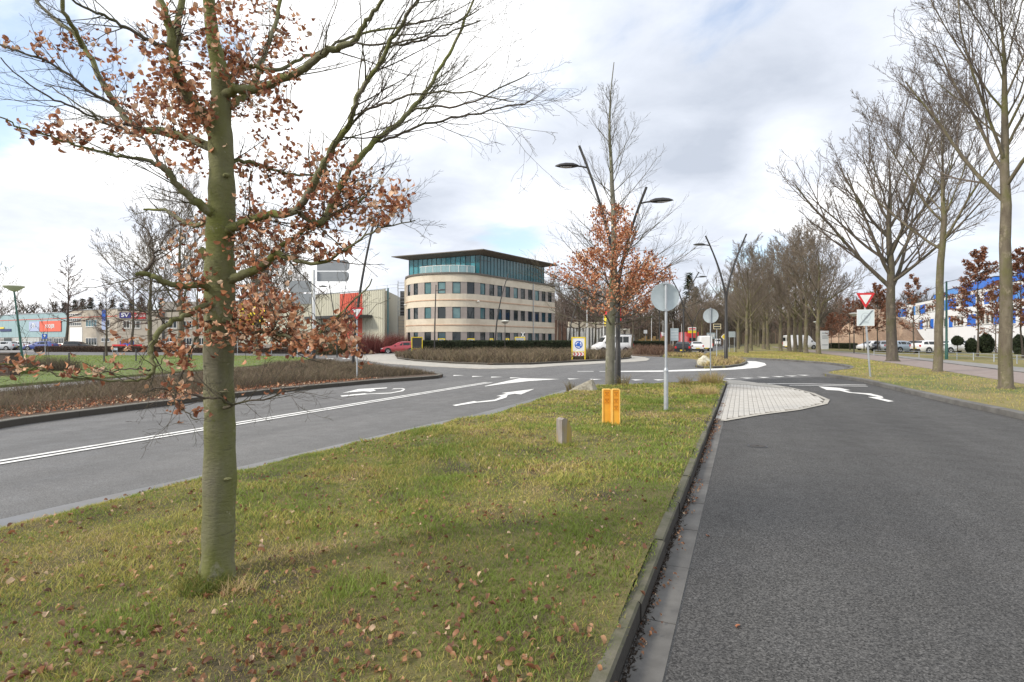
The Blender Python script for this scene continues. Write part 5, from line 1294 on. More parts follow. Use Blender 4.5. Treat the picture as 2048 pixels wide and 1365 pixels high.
# boulders
def rock(label, px, py, w, hgt, d, seed, m, z=.1, pointy=0.0):
    x, y, _ = G(px, py, z); bm_ = MB(); n1, n2 = 14, 9; vs = []
    for i in range(n2+1):
        th = math.pi*i/n2
        for j in range(n1):
            ph = 2*math.pi*j/n1; v = Vector((math.cos(ph)*math.sin(th), math.sin(ph)*math.sin(th), math.cos(th)))
            k = 1+.28*noise_at(v*1.1+Vector((seed, 0, 0)))+.10*noise_at(v*3+Vector((0, seed, 0)))
            q = v*k
            if pointy: q.x = q.x-pointy*max(q.z, 0)*-.5; q = Vector((q.x*(1-.55*max(q.z, 0)), q.y*(1-.5*max(q.z,0)), q.z))
            vs.append((x+q.x*w/2, y+q.y*d/2, z+max(q.z*hgt*.72+hgt*.22, -.06)))
    fs = [(i*n1+j, (i+1)*n1+j, (i+1)*n1+(j+1) % n1, i*n1+(j+1) % n1) for i in range(n2) for j in range(n1)]
    bm_.add(vs, fs); return solo('boulder', bm_, m, label, 'rock', (x, y, z))
import mathutils.noise as mn
def noise_at(v): return mn.noise(v)
m_rock = mat('lichen_rock', (0.33,0.31,0.25), (0.17,0.155,0.12), 9, .95, bump=.9, c3=(0.42,0.40,0.34), scale3=4, bdist=.03)
m_rock2 = mat('pale_rock', (0.62,0.60,0.50), (0.30,0.27,0.20), 5, .9, bump=.8, c3=(0.60,0.50,0.12), scale3=2.4, bdist=.04)
# wedge shaped block by the second beech
x, y, _ = G(1172, 785, .08)
wv = [(-.50,-.12,-.05),(.16,-.22,-.05),(.34,.06,-.05),(.24,.28,-.05),(-.34,.16,-.05),(-.45,-.12,.03),(-.05,-.16,.13),(.12,-.05,.275),(.18,.04,.285),(.30,.10,.05),(.16,-.22,.02),(.05,.14,.24),(-.28,.14,.10)]
mb = MB().add([(x+a*1.12, y+b_-.05, .10+c*1.25) for a, b_, c in wv], [(0,1,10,6,5),(6,10,7),(5,6,7,12),(12,7,8,11),(10,1,2,9),(7,10,9,8),(9,2,3),(8,9,3,11),(11,3,4,12),(12,4,0,5)])
solo('boulder', mb, m_rock, 'wedge shaped lichen covered block at the road edge left of the second beech', 'rock', (x, y, .08))
mb = MB().prism([(x-.48,y-.32),(x+.02,y-.36),(x+.1,y-.24),(x-.1,y-.17),(x-.44,y-.2)], .06, .135)
solo('stone_slab', mb, m_rock2, 'thin pale stone slab lying against the wedge shaped block', 'rock', (x-.2, y-.27, .06))
rock('large rounded white and yellow lichen boulder on the splitter island', 1409, 731, .80, .62, .6, 3.3, m_rock2, .1)
rock('small dark stone at the far left corner of the pale brick apron', 1450, 767.5, .22, .10, .2, 1.3, m_rock, .05)
# valve cover in the asphalt
x, y, _ = G(1515, 893.5, 0)
T = thing('valve_cover', 'small dark oval cast iron cover in the right hand lane', 'manhole cover', (x, y, .004))
part('frame', MB().lathe([(.14,-.01),(.14,.006),(.115,.006),(.115,.002),(.001,.002)], (0,0,0), 20), m_dark, T, world=False)
part('lid', MB().lathe([(.108,.001),(.108,.009),(.02,.009),(.02,.004),(.001,.004)], (0,0,0), 20), mat('cast_iron', (0.04,0.038,0.036), (0.07,0.06,0.05), 20, .6, .4, bump=.5), T, world=False)

# ------------------------------------------------------------------ double armed black street lamps
def lamp_head(mb_body, mb_glass, c, d, up, L):
    """flat oval luminaire from c outwards along d"""
    d = Vector(d).normalized(); up = Vector(up); s = d.cross(up).normalized(); up = s.cross(d); c = Vector(c)
    prof = [(0,.03,.035),(.08,.12,.07),(.25,.22,.115),(.55,.26,.12),(.8,.19,.085),(.95,.08,.04),(1.0,.01,.008)]
    n = 12; vs = []; vg = []
    for u, w, h in prof:
        for j in range(n):
            a = 2*math.pi*j/n; z = math.sin(a)*h*L*(1.15 if math.sin(a) > 0 else .55); vs.append(c+d*u*L+s*math.cos(a)*w*L*.72+up*z)
    k = len(prof); fs = [(i*n+j, i*n+(j+1) % n, (i+1)*n+(j+1) % n, (i+1)*n+j) for i in range(k-1) for j in range(n)]+[tuple(range(n))[::-1], tuple(range((k-1)*n, k*n))]
    mb_body.add(vs, fs)
    g = [(.3,.13,-.045),(.55,.16,-.05),(.78,.10,-.036)]; vs = [c+d*u*L+s*sg*w*L*.7+up*z*L*1.05 for u, w, z in g for sg in (-1, 1)]
    vs += [v-up*.012*L for v in vs]
    mb_glass.add(vs, [(0,1,3,2),(2,3,5,4),(6,8,9,7),(8,10,11,9),(0,2,8,6),(2,4,10,8),(1,7,9,3),(3,9,11,5),(0,6,7,1),(4,5,11,10)])
def v_lamp(label, loc, hs, arms, r=.09, headL=.75, group='black double armed street lamps'):
    """arms: list of (end offset x,y, height, head direction, has head)"""
    T = thing('street_lamp', label, 'street lamp', loc, group)
    mb = MB().tube([(0,0,-.1),(0,0,1.2),(0,0,1.25),(0,0,hs)], [r*1.15,r*1.1,r*.9,r*.8], 12); part('pole', mb, m_black, T, world=False, smooth=True)
    part('hatch', MB().box((-.03,-r*1.16,.5),(.03,-r*.9,.95)), m_black, T, world=False)
    for ex, ey, hz, sg, head in arms:
        pts = []
        for i in range(9):
            t_ = i/8; f_ = t_**1.55; pts.append((ex*f_+(-.02 if ex < 0 else .02)*0, ey*f_, hs-.5+(hz-hs+.5)*t_))
        a = part('arm', MB().tube(pts, [r*.62]*5+[r*.55,r*.5,r*.5,r*.5], 8), m_black, T, world=False, smooth=True)
        if head:
            j = Vector(pts[7]).lerp(Vector(pts[6]), .2); d = Vector((sg, 0, .06 if sg > 0 else .0)).normalized()
            part('bracket', MB().tube([j, j+Vector((sg*.22, 0, .05)), j+Vector((sg*.34, 0, .06))], r*.33, 6), m_black, a, world=False)
            b_, g = MB(), MB(); lamp_head(b_, g, j+Vector((sg*.30, 0, .06)), d, (0,0,1), headL)
            hd = part('luminaire', b_, m_black, a, world=False, smooth=True)
            part('lamp_lens', g, m_glass_l, a, world=False)
        else:
            j = Vector(pts[7]); part('bracket', MB().tube([j, j+Vector((sg*.25, 0, .04))], r*.33, 6), m_black, a, world=False)
    return T
y0 = 18.25; x0 = (1236-CX)/F*y0; zt1 = P(1160, 288, y0)[2]-.1; zt2 = P(1290, 378, y0)[2]-.1
v_lamp('nearest black street lamp rising behind the second beech, two unequal arms with oval heads', (x0, y0, .1), P(0, 560, y0)[2]-.1,
       [((1160-1236)/F*y0, .2, zt1, -1, True), ((1290-1236)/F*y0, -.2, zt2, 1, True)], r=.085, headL=.80)
def vl(px, pbase, psplit, ptop, spread, label, heads=(True, True), z=.1, headL=.85):
    x, y, _ = G(px, pbase, z); hs = P(px, psplit, y)[2]-z; ht = P(px, ptop, y)[2]-z; w = spread/F*y
    return v_lamp(label, (x, y, z), hs, [(-w, 0, ht, -1, heads[0]), (w, 0, ht+.12, 1, heads[1])], r=.11, headL=headL)
vl(1452, 725.5, 590, 472, 41, 'tall black lamp on the splitter island, right arm without its head', (True, False))
vl(1367, 711.5, 610, 547, 31, 'black double lamp behind the black car on the narrow splitter island')
vl(1319, 699.5, 622, 588, 15, 'far black double lamp, lower half hidden by the nearer round sign')
vl(1385, 698, 650, 615, 19, 'farthest black double lamp above the yellow signs')
# single curved lamps
def curved_lamp(label, px, pbase, px_top, ptop, sg, z=.1, r=.07, head=True, Yv=None, bow=1.7):
    x, y, _ = G(px, pbase, z)
    if Yv: y = Yv; x = (px-CX)/F*y
    ht = P(px_top, ptop, y)[2]-z; w = (px_top-px)/F*y
    T = thing('street_lamp', label, 'street lamp', (x, y, z), 'curved single street lamps')
    pts = [(w*(i/12)**bow, 0, -.1+(ht+.1)*i/12) for i in range(13)]
    part('pole', MB().tube(pts, [r*1.2-.5*r*i/12 for i in range(13)], 10), m_black, T, world=False, smooth=True)
    if head:
        j = Vector(pts[11]); b_, g = MB(), MB(); part('bracket', MB().tube([j, j+Vector((sg*.3,0,.05))], r*.35, 6), m_black, T, world=False)
        lamp_head(b_, g, j+Vector((sg*.25,0,.05)), (sg,0,.03), (0,0,1), .8); hd = part('luminaire', b_, m_black, T, world=False, smooth=True); part('lamp_lens', g, m_glass_l, hd, world=False)
curved_lamp('black curved lamp pole behind the left yield sign, leaning right', 706, 735, 752, 428, 1, r=.075)
curved_lamp('thin curved lamp in front of the office block facade', 990, 707, 1017, 548, 1, Yv=60, bow=2.2)
curved_lamp('straight thin lamp before the rounded corner of the office block', 869, 707, 872, 570, 1, Yv=56)
curved_lamp('thin curved lamp at the right end of the office block', 1137, 705, 1163, 590, 1, Yv=66, bow=2.4)
curved_lamp('thin dark curved lamp in front of the warehouse canopy', 674, 714, 657, 562, -1, Yv=52, r=.05)
# disc lamps on green poles
def disc_lamp(label, px, pbase, ptop, r, hd=1.0, z=.1, lean=0, Yv=None, m=None, light=False):
    x, y, _ = G(px, pbase, z)
    if Yv: y = Yv; x = (px-CX)/F*y
    zt = P(px, ptop, y)[2]-z; T = thing('disc_lamp', label, 'street lamp', (x, y, z), 'mushroom shaped lamps', )
    part('pole', MB().tube([(0,0,-.1),(lean*.5,0,zt*.5),(lean,0,zt-.12*hd)], [r,r*.85,r*.6], 10), m or m_green, T, world=False, smooth=True)
    part('shade', MB().lathe([(.05*hd,0),(.10*hd,.02*hd),(.30*hd,.16*hd),(.335*hd,.19*hd),(.335*hd,.205*hd),(.22*hd,.25*hd),(.02*hd,.28*hd)], (lean,0,zt-.16*hd), 24), mat('lamp_opal', (0.62,0.62,0.56), rough=.35), T, world=False, smooth=True)
x, y, _ = G(48, 742, .1); 
disc_lamp('mushroom lamp on a leaning dark green pole at the far left', 48, 742, 575, .055, 1.3, lean=(28-48)/F*y)
disc_lamp('pale mushroom lamp in front of the office ground floor', 1010, 706, 644, .05, 1.5, Yv=60, m=m_black)
disc_lamp('mushroom lamp on the right beyond the end of zone sign', 1708, 706, 629, .06, 1.7, Yv=66, m=m_black)
disc_lamp('small far mushroom lamp above the avenue clump on the right', 1633, 700, 645, .06, 1.7, Yv=98, m=m_black)
disc_lamp('small far mushroom lamp left of the receding road', 1251, 700, 660, .06, 1.5, Yv=100, m=m_black)

# tall green post with overhead cable on the right
x, y, _ = G(1893, 719, .11)
T = thing('cable_post', 'dark green cable post between the two right hand tree trunks', 'pole', (x, y, .1))
zt = P(1893, 563, y)[2]; mb = MB().tube([(x,y,.05),(x,y,1.3),(x,y,1.34),(x,y,zt)], [.11,.11,.085,.06], 10); part('pole', mb, m_green, T, smooth=True)
A = Vector(P(1790, 601, 64)); B = Vector((x, y, zt-.05)); C = Vector(P(2120, 478, 26)); pts = []
for a, b_ in ((A, B), (B, C)):
    for i in range(10 if b_ is B else 11): t_ = i/10; q = a.lerp(b_, t_); q.z -= .25*4*t_*(1-t_); pts.append(q)
solo('overhead_cable', MB().tube(pts, .022, 4), m_dark, 'thin black cable strung above the verge to the green post on the right', 'cable', tuple(B))

# direction sign with grey backs
x, y, _ = G(627, 722, .1)
T = thing('direction_sign', 'direction sign post with four grey finger boards seen from behind, blue band round the pole', 'road sign', (x, y, .1))
zt = P(0, 540, y)[2]; zb = P(0, 690, y)[2]; zr = P(0, 684, y)[2]
part('pole', MB().tube([(x,y,zr),(x,y,zt)], .13, 14), m_white, T, smooth=True)
part('pole_base', MB().tube([(x,y,.05),(x,y,zb)], .155, 14), m_black, T, smooth=True)
part('band', MB().tube([(x,y,zb),(x,y,zr+.12)], .158, 14), m_blue, T, smooth=True)
for pxa, pxb, pt, pb, tp in [(577,623,562,584.5,-1),(579,623,587.5,608,-1),(633,698,519.5,541.5,1),(633,697,543,563,1)]:
    yy = y+.02; za = P(0, pb, yy)[2]; zc = P(0, pt, yy)[2]; xa = (pxa-CX)/F*yy; xb = (pxb-CX)/F*yy; r_ = (zc-za)*.48; poly = []
    if tp < 0:
        for i in range(7): a = math.pi/2+math.pi*i/6; poly.append((xa+r_*.6+r_*.6*math.cos(a), (za+zc)/2+(zc-za)/2*math.sin(a)))
        poly += [(xb, za), (xb, zc)]
    else:
        for i in range(7): a = -math.pi/2+math.pi*i/6; poly.append((xb-r_*.6+r_*.6*math.cos(a), (za+zc)/2+(zc-za)/2*math.sin(a)))
        poly += [(xa, zc), (xa, za)]
    part('finger_board', MB().slab([(a, yy+.18, b_) for a, b_ in poly], (0,-1,0), .10), m_greyboard, T)
# bollards, posts, stakes
def post(name, label, cat, px, pb, pt, r, m, z=.1, group=None, Yv=None):
    x, y, _ = G(px, pb, z)
    if Yv: y = Yv; x = (px-CX)/F*y
    zt = P(px, pt, y)[2]; return solo(name, MB().lathe([(r,-.05),(r,zt-z-.03),(r*.8,zt-z),(.001,zt-z+.005)], (x,y,z), 10), m, label, cat, (x, y, z), group, smooth=True)
post('bollard', 'thick black post left of the direction sign pole', 'post', 586, 717.5, 672, .085, m_black)
post('thin_post', 'thin pale post between black post and direction sign', 'post', 595, 716, 655, .035, m_galv)
for px, pb, pt, lb in [(138,726,706,'leftmost dark stake on the left lawn'),(208,724,705,'dark stake on the left lawn beside the young sapling'),(272,722.5,699,'dark stake right of the sapling on the left lawn'),(383,720,700,'dark stake close left of the foreground trunk')]:
    post('stake', lb, 'post', px, pb, pt, .045, m_dark, group='dark stakes on the left lawn')
# dark cabinet on the left edge
x, y, _ = G(6, 752, .1); x1 = (19-CX)/F*y; x0_ = x1-1.2
T = thing('utility_cabinet', 'dark brown utility cabinet cut by the left edge of the picture', 'cabinet', (x1-.6, y, .1)); zt = P(0, 706, y)[2]
part('body', MB().box((x0_, y, .1), (x1, y+.5, zt-.05)), mat('brown_metal', (0.055,0.035,0.03), (0.075,0.05,0.04), 4, .6), T)
part('roof', MB().box((x0_-.03, y-.03, zt-.05), (x1+.03, y+.53, zt)), MATS['brown_metal'], T)
part('door', MB().box((x1-.58, y-.012, .2), (x1-.04, y, zt-.12)), MATS['brown_metal'], T)

# roundabout sign in yellow frame
def frame_board(label, px, pb, w, h, Y_, face, rz=0.0, z=.12, name='roundabout_sign'):
    x = (px-CX)/F*Y_; T = thing(name, label, 'road sign', (x, Y_, z), None, rz); t_ = .09
    mb = MB().box((-w/2, -.04, -.05), (-w/2+t_, .04, h)).box((w/2-t_, -.04, -.05), (w/2, .04, h)).box((-w/2+t_, -.04, h-t_), (w/2-t_, .04, h)).box((-w/2+t_, -.04, h*.33), (w/2-t_, .04, h*.33+.05))
    part('frame', mb, m_yel, T, world=False)
    part('panel', MB().box((-w/2+t_, -.02, h*.33+.05), (w/2-t_, .02, h-t_)), face, T, world=False); return T
Yr = 42.3; W = 28/F*Yr; Hh = 1.74
T = frame_board('yellow framed roundabout sign, blue disc above red and white chevrons, facing the road', 1157, 0, W, Hh, Yr, m_white)
cz = Hh*.66; part('disc', MB().lathe([(.30,0),(.30,.01),(.001,.011)], (0,0,0), 32, 'y').add([], []), m_blue, T, world=False).location = (0, -.035, cz)
ar = MB()
for k in range(3):
    a0 = math.pi/2+k*2*math.pi/3; arc = [a0+i*math.radians(62)/6 for i in range(7)]
    o_ = [(math.cos(a)*.225, -.040, cz+math.sin(a)*.225) for a in arc]; i_ = [(math.cos(a)*.165, -.040, cz+math.sin(a)*.165) for a in arc]
    ar.add(o_+i_, [(i, 7+i, 8+i, i+1) for i in range(6)])
    a = arc[-1]; c_ = math.cos(a); s_n = math.sin(a); tx, tz = -s_n, c_
    ar.add([(c_*.265, -.040, cz+s_n*.265), (c_*.115, -.040, cz+s_n*.115), (c_*.195+tx*.11, -.040, cz+s_n*.195+tz*.11)], [(0,1,2)])
part('arrows', ar, m_white, T, world=False)
cw = W/2-.09; part('chevron_plate', MB().box((-cw, -.03, Hh*.33-.29), (cw, -.01, Hh*.33-.01)), m_white, T, world=False)
ch = MB(); z1, z2 = Hh*.33-.28, Hh*.33-.02; zm = (z1+z2)/2
for k in range(4):
    xa = -cw+.02+k*.25; 
    xb = min(xa+.11, cw); ch.add([(xa,-.034,z1),(xb,-.034,z1),(min(xb+.12,cw),-.034,zm),(xb,-.034,z2),(xa,-.034,z2),(min(xa+.12,cw),-.034,zm)], [(0,1,2,5),(5,2,3,4)])
part('chevrons', ch, m_red, T, world=False)
frame_board('yellow framed board with dark back beside the red car, turned sideways', 834, 0, 1.15, 1.85, 56, m_dark, rz=.35, name='framed_board')
frame_board('yellow framed board with grey face peeping over the hedge', 1040, 0, 1.2, 1.9, 63.5, m_grey, name='framed_board')
for px, lb in [(883,'yellow top of a framed board over the hedge, leftmost'),(942,'yellow top of a framed board over the hedge left of the curved lamp'),(983,'narrow yellow board top over the hedge beside the curved lamp'),(1015,'narrow yellow board top left of the grey framed board')]:
    w_ = 14 if px < 950 else 7
    frame_board(lb, px, 0, w_/F*63, 1.72, 63, m_grey, name='framed_board')
# reflector cross behind the hedge
x, y = at(1046, 64)
solo('white_cross_marker', MB().obox((x,y,2.3),(.18,0,.28),(0,.02,0),(-.03,0,.02)).obox((x,y+.03,2.3),(-.18,0,.28),(0,.02,0),(.03,0,.02)).box((x-.03,y+.06,0),(x+.03,y+.1,2.3)), m_white, 'white V shaped marker above the hedge left of the white facade pipe', 'marker', (x, y, 0))
# information boards etc.
def board(name, label, px, pt, pb, w, pbase, Y_, face, z=.1, cat='sign', pr=.04, legs=1, back=None):
    x = (px-CX)/F*Y_; zt = P(0, pt, Y_)[2]; zb = P(0, pb, Y_)[2]; ww = w/F*Y_; T = thing(name, label, cat, (x, Y_, z))
    part('panel', MB().box((x-ww/2, Y_-.03, zb), (x+ww/2, Y_+.03, zt)), face, T)
    mb = MB()
    for k in range(legs): xx = x+(0 if legs == 1 else (-ww/2+.1+(ww-.2)*k/(legs-1))); mb.tube([(xx, Y_+.06, z-.05), (xx, Y_+.06, zt)], pr, 6)
    part('pole', mb, m_galv, T); return T
m_infob = mat('info_board_blue_grey', (0.36,0.44,0.48), (0.42,0.50,0.54), 3, .5)
T = board('information_board', 'large pale blue grey board far ahead, left of the double lamp', 1349, 657, 682, 16, 0, 95, m_infob, legs=2)
for k in range(3): part('board_line', MB().box((T.location.x-.6, 94.96, 2.2+k*.5), (T.location.x+.6, 94.968, 2.27+k*.5)), m_white, T)
T = board('route_sign', 'small black and yellow route board right of the farther round sign', 1434, 649, 658, 13.5, 0, 44, m_dark, legs=1)
x_, z1, z2 = T.location.x, P(0,658,44)[2], P(0,649,44)[2]; w_ = 13.5/F*44/2
part('border', MB().box((x_-w_-.03,43.94,z1-.03),(x_+w_+.03,43.965,z1)).box((x_-w_-.03,43.94,z2),(x_+w_+.03,43.965,z2+.03)).box((x_-w_-.03,43.94,z1),(x_-w_,43.965,z2)).box((x_+w_,43.94,z1),(x_+w_+.03,43.965,z2)).box((x_-w_,43.94,(z1+z2)/2-.02),(x_+w_,43.965,(z1+z2)/2+.02)), mat('border_cream', (0.70,0.62,0.40), rough=.5), T)
board('route_sign', 'grey square board on two legs in the right verge near the avenue', 1464, 663.5, 675, 13, 0, 72, m_signback, legs=2)
post('thin_post', 'thin dark post in the verge right of the grey square board', 'post', 1472, 706, 664, .05, m_dark)
T = board('advertising_board', 'white topped yellow advertising board over the red truck', 1384, 655, 666.5, 16, 0, 110, m_yel, legs=1, cat='sign')
part('header', MB().box((T.location.x-.8,109.9,P(0,661,110)[2]),(T.location.x+.8,109.96,P(0,655,110)[2])), m_white, T)
part('lettering_bar', MB().box((T.location.x-.65,109.86,P(0,659.3,110)[2]),(T.location.x+.65,109.9,P(0,657,110)[2])), m_red, T)
# diamond priority sign
x, y = at(1448, 74); zc = P(0, 674, y)[2]
T = thing('priority_sign', 'yellow diamond priority sign half hidden by the tall lamp pole', 'road sign', (x, y, .1)); r_ = .42
part('border', MB().slab([(x-r_,y,zc),(x,y,zc-r_),(x+r_,y,zc),(x,y,zc+r_)], (0,-1,0), .02), m_white, T)
part('panel', MB().slab([(x-r_*.75,y-.022,zc),(x,y-.022,zc-r_*.75),(x+r_*.75,y-.022,zc),(x,y-.022,zc+r_*.75)], (0,-1,0), .006), m_yel, T)
part('pole', MB().tube([(x,y+.03,.05),(x,y+.03,zc+.3)], .035, 6), m_galv, T)
T = board('route_sign', 'wide pale blue and white direction board beside the white van', 1422, 666, 678, 17, 0, 118, m_infob, legs=2)
for k in range(3): part('letter_block', MB().box((T.location.x-.8+k*.55,117.9,2.35),(T.location.x-.4+k*.55,117.96,3.0)), m_white, T)
board('hanging_sign', 'small black and white sign far left of the traffic', 1291, 660.5, 667.5, 7, 0, 110, m_white, legs=1)
board('notice_board', 'white notice board with black posts before the warehouse plinth', 617, 690.5, 702.5, 15, 0, 55, m_white, legs=2)
board('street_name_sign', 'small pale board on the brown hedge left of the car park', 229, 696, 700.8, 12, 0, 73, m_infob, legs=2)
T = board('parking_sign', 'blue square parking sign in front of the left hall', 89.5, 668.5, 678, 10.5, 0, 72, m_blue, legs=1)
put_text('lettering', 'P', .5, m_white, T, (T.location.x, 71.96, P(0,673.3,72)[2]), (1,0,0), .02)
T = board('banner_sign', 'tall blue and white vertical banner at the office corner on the left', 208, 620, 660, 8, 0, 84, m_blue, legs=1)
part('lower_panel', MB().box((T.location.x-.31,83.93,P(0,660,84)[2]),(T.location.x+.31,83.97,P(0,642,84)[2])), mat('pale_blue_panel', (0.35,0.42,0.62), rough=.5), T)
# flag poles and flags
def flagpole(label, px, pt, Y_, r=.06, group='white flagpoles'):
    x = (px-CX)/F*Y_; zt = P(0, pt, Y_)[2]; solo('flagpole', MB().tube([(x,Y_,-.05),(x,Y_,zt)], [r, r*.7], 8), m_white, label, 'flagpole', (x, Y_, 0), group, smooth=True)
flagpole('white flagpole just right of the office block', 1174, 612, 70); flagpole('white flagpole carrying the red and yellow banner', 1207, 625, 78)
flagpole('white post with small arm far ahead behind the bare planting', 1303, 637, 100); flagpole('white flagpole right of the far double lamp', 1326, 641, 120); flagpole('far white flagpole behind the blue grey board', 1346, 644, 130); flagpole('white flagpole close to the splitter lamp far ahead', 1363, 648, 130)
def flag(label, px0, px1, pt, pb, Y_, m, m2=None):
    x0_ = (px0-CX)/F*Y_; x1_ = (px1-CX)/F*Y_; zt = P(0, pt, Y_)[2]; zb = P(0, pb, Y_)[2]; n = 8; mb = MB(); vs = []; 
    for j in range(11):
        for i in range(n+1):
            u = i/n; vv_ = j/10; vs.append((x0_+(x1_-x0_)*u, Y_-.12+.12*math.sin(u*7+vv_*3), zt+(zb-zt)*vv_-.25*u*(1-vv_)))
    mb.add(vs, [(j*(n+1)+i, j*(n+1)+i+1, (j+1)*(n+1)+i+1, (j+1)*(n+1)+i) for j in range(10) for i in range(n)])
    T = thing('flag', label, 'flag', (x0_, Y_, 1)); o = part('cloth', mb, m, T, smooth=True)
    if m2: o.data.materials.append(m2); o.data.polygons.foreach_set('material_index', [1 if (k//n) < 10-(k % n)*1.1-2 and False or (k//n) < 4 and (k % n) > (k//n)*0.5 else 0 for k in range(len(o.data.polygons))])
flag('yellow banner with red top left of the beech trunk', 1208.5, 1217, 622, 652, 77.5, m_yel, m_red)
flag('hanging red flag just right of the beech trunk', 1234, 1242, 609, 642, 78, m_red)
flag('small pink and white flag by the far flagpoles', 1321, 1329, 664, 682, 119, mat('pink_flag', (0.55,0.16,0.2), rough=.7), m_white)
# low rail fence on the right
pf = []
for px, pb in [(1748,711.5),(1792,713.5),(1838,715.5),(1875,717.5),(1914,719.5),(1947,721.5),(1988,724.5),(2034,728),(2085,733)]:
    pf.append(G(px, pb, .11))
T = thing('low_rail_fence', 'low galvanised two rail fence between footpath and parking strip on the right', 'fence', pf[4])
for q in pf: part('post', MB().tube([(q[0],q[1],.05),(q[0],q[1],.68)], .035, 6), m_galv, T)
for a, b_ in zip(pf, pf[1:]):
    for zz1 in (.42, .64): part('rail', MB().tube([(a[0],a[1]-.04,zz1),(b_[0],b_[1]-.04,zz1)], .022, 6), m_galv, T)
# mesh fence before the warehouse
pf = [at(px, 62-(px-430)*.012) for px in (430, 452, 475, 500, 543, 580, 612, 640)]
T = thing('wire_fence', 'thin grey wire fence in front of the ribbed warehouse', 'fence', (*pf[3], .05))
for q in pf: part('post', MB().tube([(q[0],q[1],0),(q[0],q[1],1.9)], .035, 6), m_galv, T)
for zz1 in (.3, 1.0, 1.82):
    for a, b_ in zip(pf, pf[1:]): part('wire', MB().tube([(*a,zz1),(*b_,zz1)], .014, 4), m_dark, T)
# bicycles rack behind rail: simple bicycle
def bicycle(label, px, Y_, rz):
    x = (px-CX)/F*Y_; T = thing('bicycle', label, 'bicycle', (x, Y_, .116), None, rz)
    for cx1 in (-.52, .52):
        k = 20; mb = MB().tube([(cx1+.34*math.cos(2*math.pi*i/k), 0, .34+.34*math.sin(2*math.pi*i/k)) for i in range(k+1)], .022, 5); w_ = part('wheel', mb, m_dark, T, world=False)
    mb = MB()
    for a, b_ in [((-.52,.34),(-.18,.78)),((-.18,.78),(.36,.80)),((.36,.80),(.52,.34)),((-.05,.30),(-.22,.90)),((-.05,.30),(.36,.74)),((-.52,.34),(-.05,.30)),((.36,.80),(.34,1.02))]: mb.tube([(a[0],0,a[1]),(b_[0],0,b_[1])], .018, 6)
    part('frame', mb, m_dark, T, world=False); part('saddle', MB().box((-.34,-.06,.9),(-.10,.06,.95)), m_black, T, world=False); part('handlebar', MB().tube([(.30,-.28,1.04),(.36,0,1.03),(.30,.28,1.04)], .016, 6), m_dark, T, world=False)
bicycle('dark bicycle parked behind the low rail fence on the right', 1987, 66, .3)
bicycle('dark bicycle parked beside the other one near the white wall', 2000, 68, .2)
# red benches and blue bin by the left offices
x, y = at(236, 88)
T = thing('picnic_bench', 'red bench in front of the tan offices on the left', 'bench', (x, y, .02))
part('seat', MB().box((x-1.1,y-.2,.42),(x+1.1,y+.15,.48)), m_red, T); part('backrest', MB().box((x-1.1,y+.2,.6),(x+1.1,y+.25,1.0)), m_red, T)
for dx in (-.9,.9): part('leg', MB().box((x+dx-.04,y-.15,0),(x+dx+.04,y+.22,.6)), m_dark, T)
T2_ = copy_tree(T); T2_.location.x += 2.6; T2_['label'] = 'second red bench, right of the first before the tan offices'
x, y = at(254, 90)
T = thing('blue_container', 'blue waste container right of the red benches', 'container', (x, y, .02)); part('body', MB().box((x-.8,y-.5,.1),(x+.8,y+.5,1.5)), m_blue, T); part('lid', MB().prism([(x-.85,y-.55),(x+.85,y-.55),(x+.85,y+.55),(x-.85,y+.55)], 1.5, 1.6), m_dark, T)
# ------------------------------------------------------------------ buildings
m_cream = mat('cream_render', (0.62,0.56,0.455), (0.57,0.515,0.42), 1.2, .85, bump=.1, c3=(0.50,0.44,0.35), scale3=.35)
m_peach = mat('peach_moulding', (0.56,0.38,0.27), (0.50,0.34,0.24), 3, .8)
m_taupe = mat('taupe_render', (0.34,0.30,0.28), (0.30,0.265,0.245), 2, .85)
m_frame = mat('dark_teal_frame', (0.02,0.035,0.038), rough=.4)
m_wglass = mat('window_glass', (0.012,0.02,0.024), rough=.04, spec=.6)
m_tglass = mat('teal_glass', (0.01,0.085,0.11), (0.02,0.12,0.15), .5, .08, spec=.5)
m_tglass2 = mat('teal_glass_light', (0.03,0.20,0.25), (0.09,0.30,0.35), .7, .08, spec=.5)
m_tglass3 = mat('pale_teal_pane', (0.05,0.13,0.15), (0.12,0.22,0.23), .6, .06, spec=.6)
m_tglass4 = mat('deep_teal_pane', (0.012,0.04,0.055), (0.02,0.06,0.075), .6, .05, spec=.6)
m_roof = mat('roof_edge_metal', (0.10,0.088,0.075), (0.13,0.115,0.10), 1, .6)
m_soffit = mat('roof_soffit', (0.22,0.18,0.15), (0.19,0.155,0.13), 1, .7)
m_wwhite = mat('white_frame', (0.66,0.66,0.64), rough=.5)
m_tan = mat('tan_facade', (0.42,0.385,0.325), (0.37,0.335,0.285), .8, .85, c3=(0.38,0.34,0.28), scale3=.3)
m_bluehall = mat('blue_grey_cladding', (0.27,0.39,0.42), (0.24,0.355,0.385), .6, .6)
m_plinth = mat('grey_plinth', (0.23,0.215,0.20), (0.19,0.18,0.17), 2, .9)
m_clad = mat('ribbed_cladding', (0.46,0.455,0.37), (0.42,0.415,0.34), .4, .55, stretch=(1,1,.3))
m_redp = mat('red_panel', (0.56,0.10,0.06), (0.50,0.09,0.055), 1, .6)
m_orange = mat('orange_sign', (0.66,0.12,0.07), rough=.5)
m_blind = mat('blind', (0.42,0.44,0.43), (0.35,0.37,0.37), 1, .7)

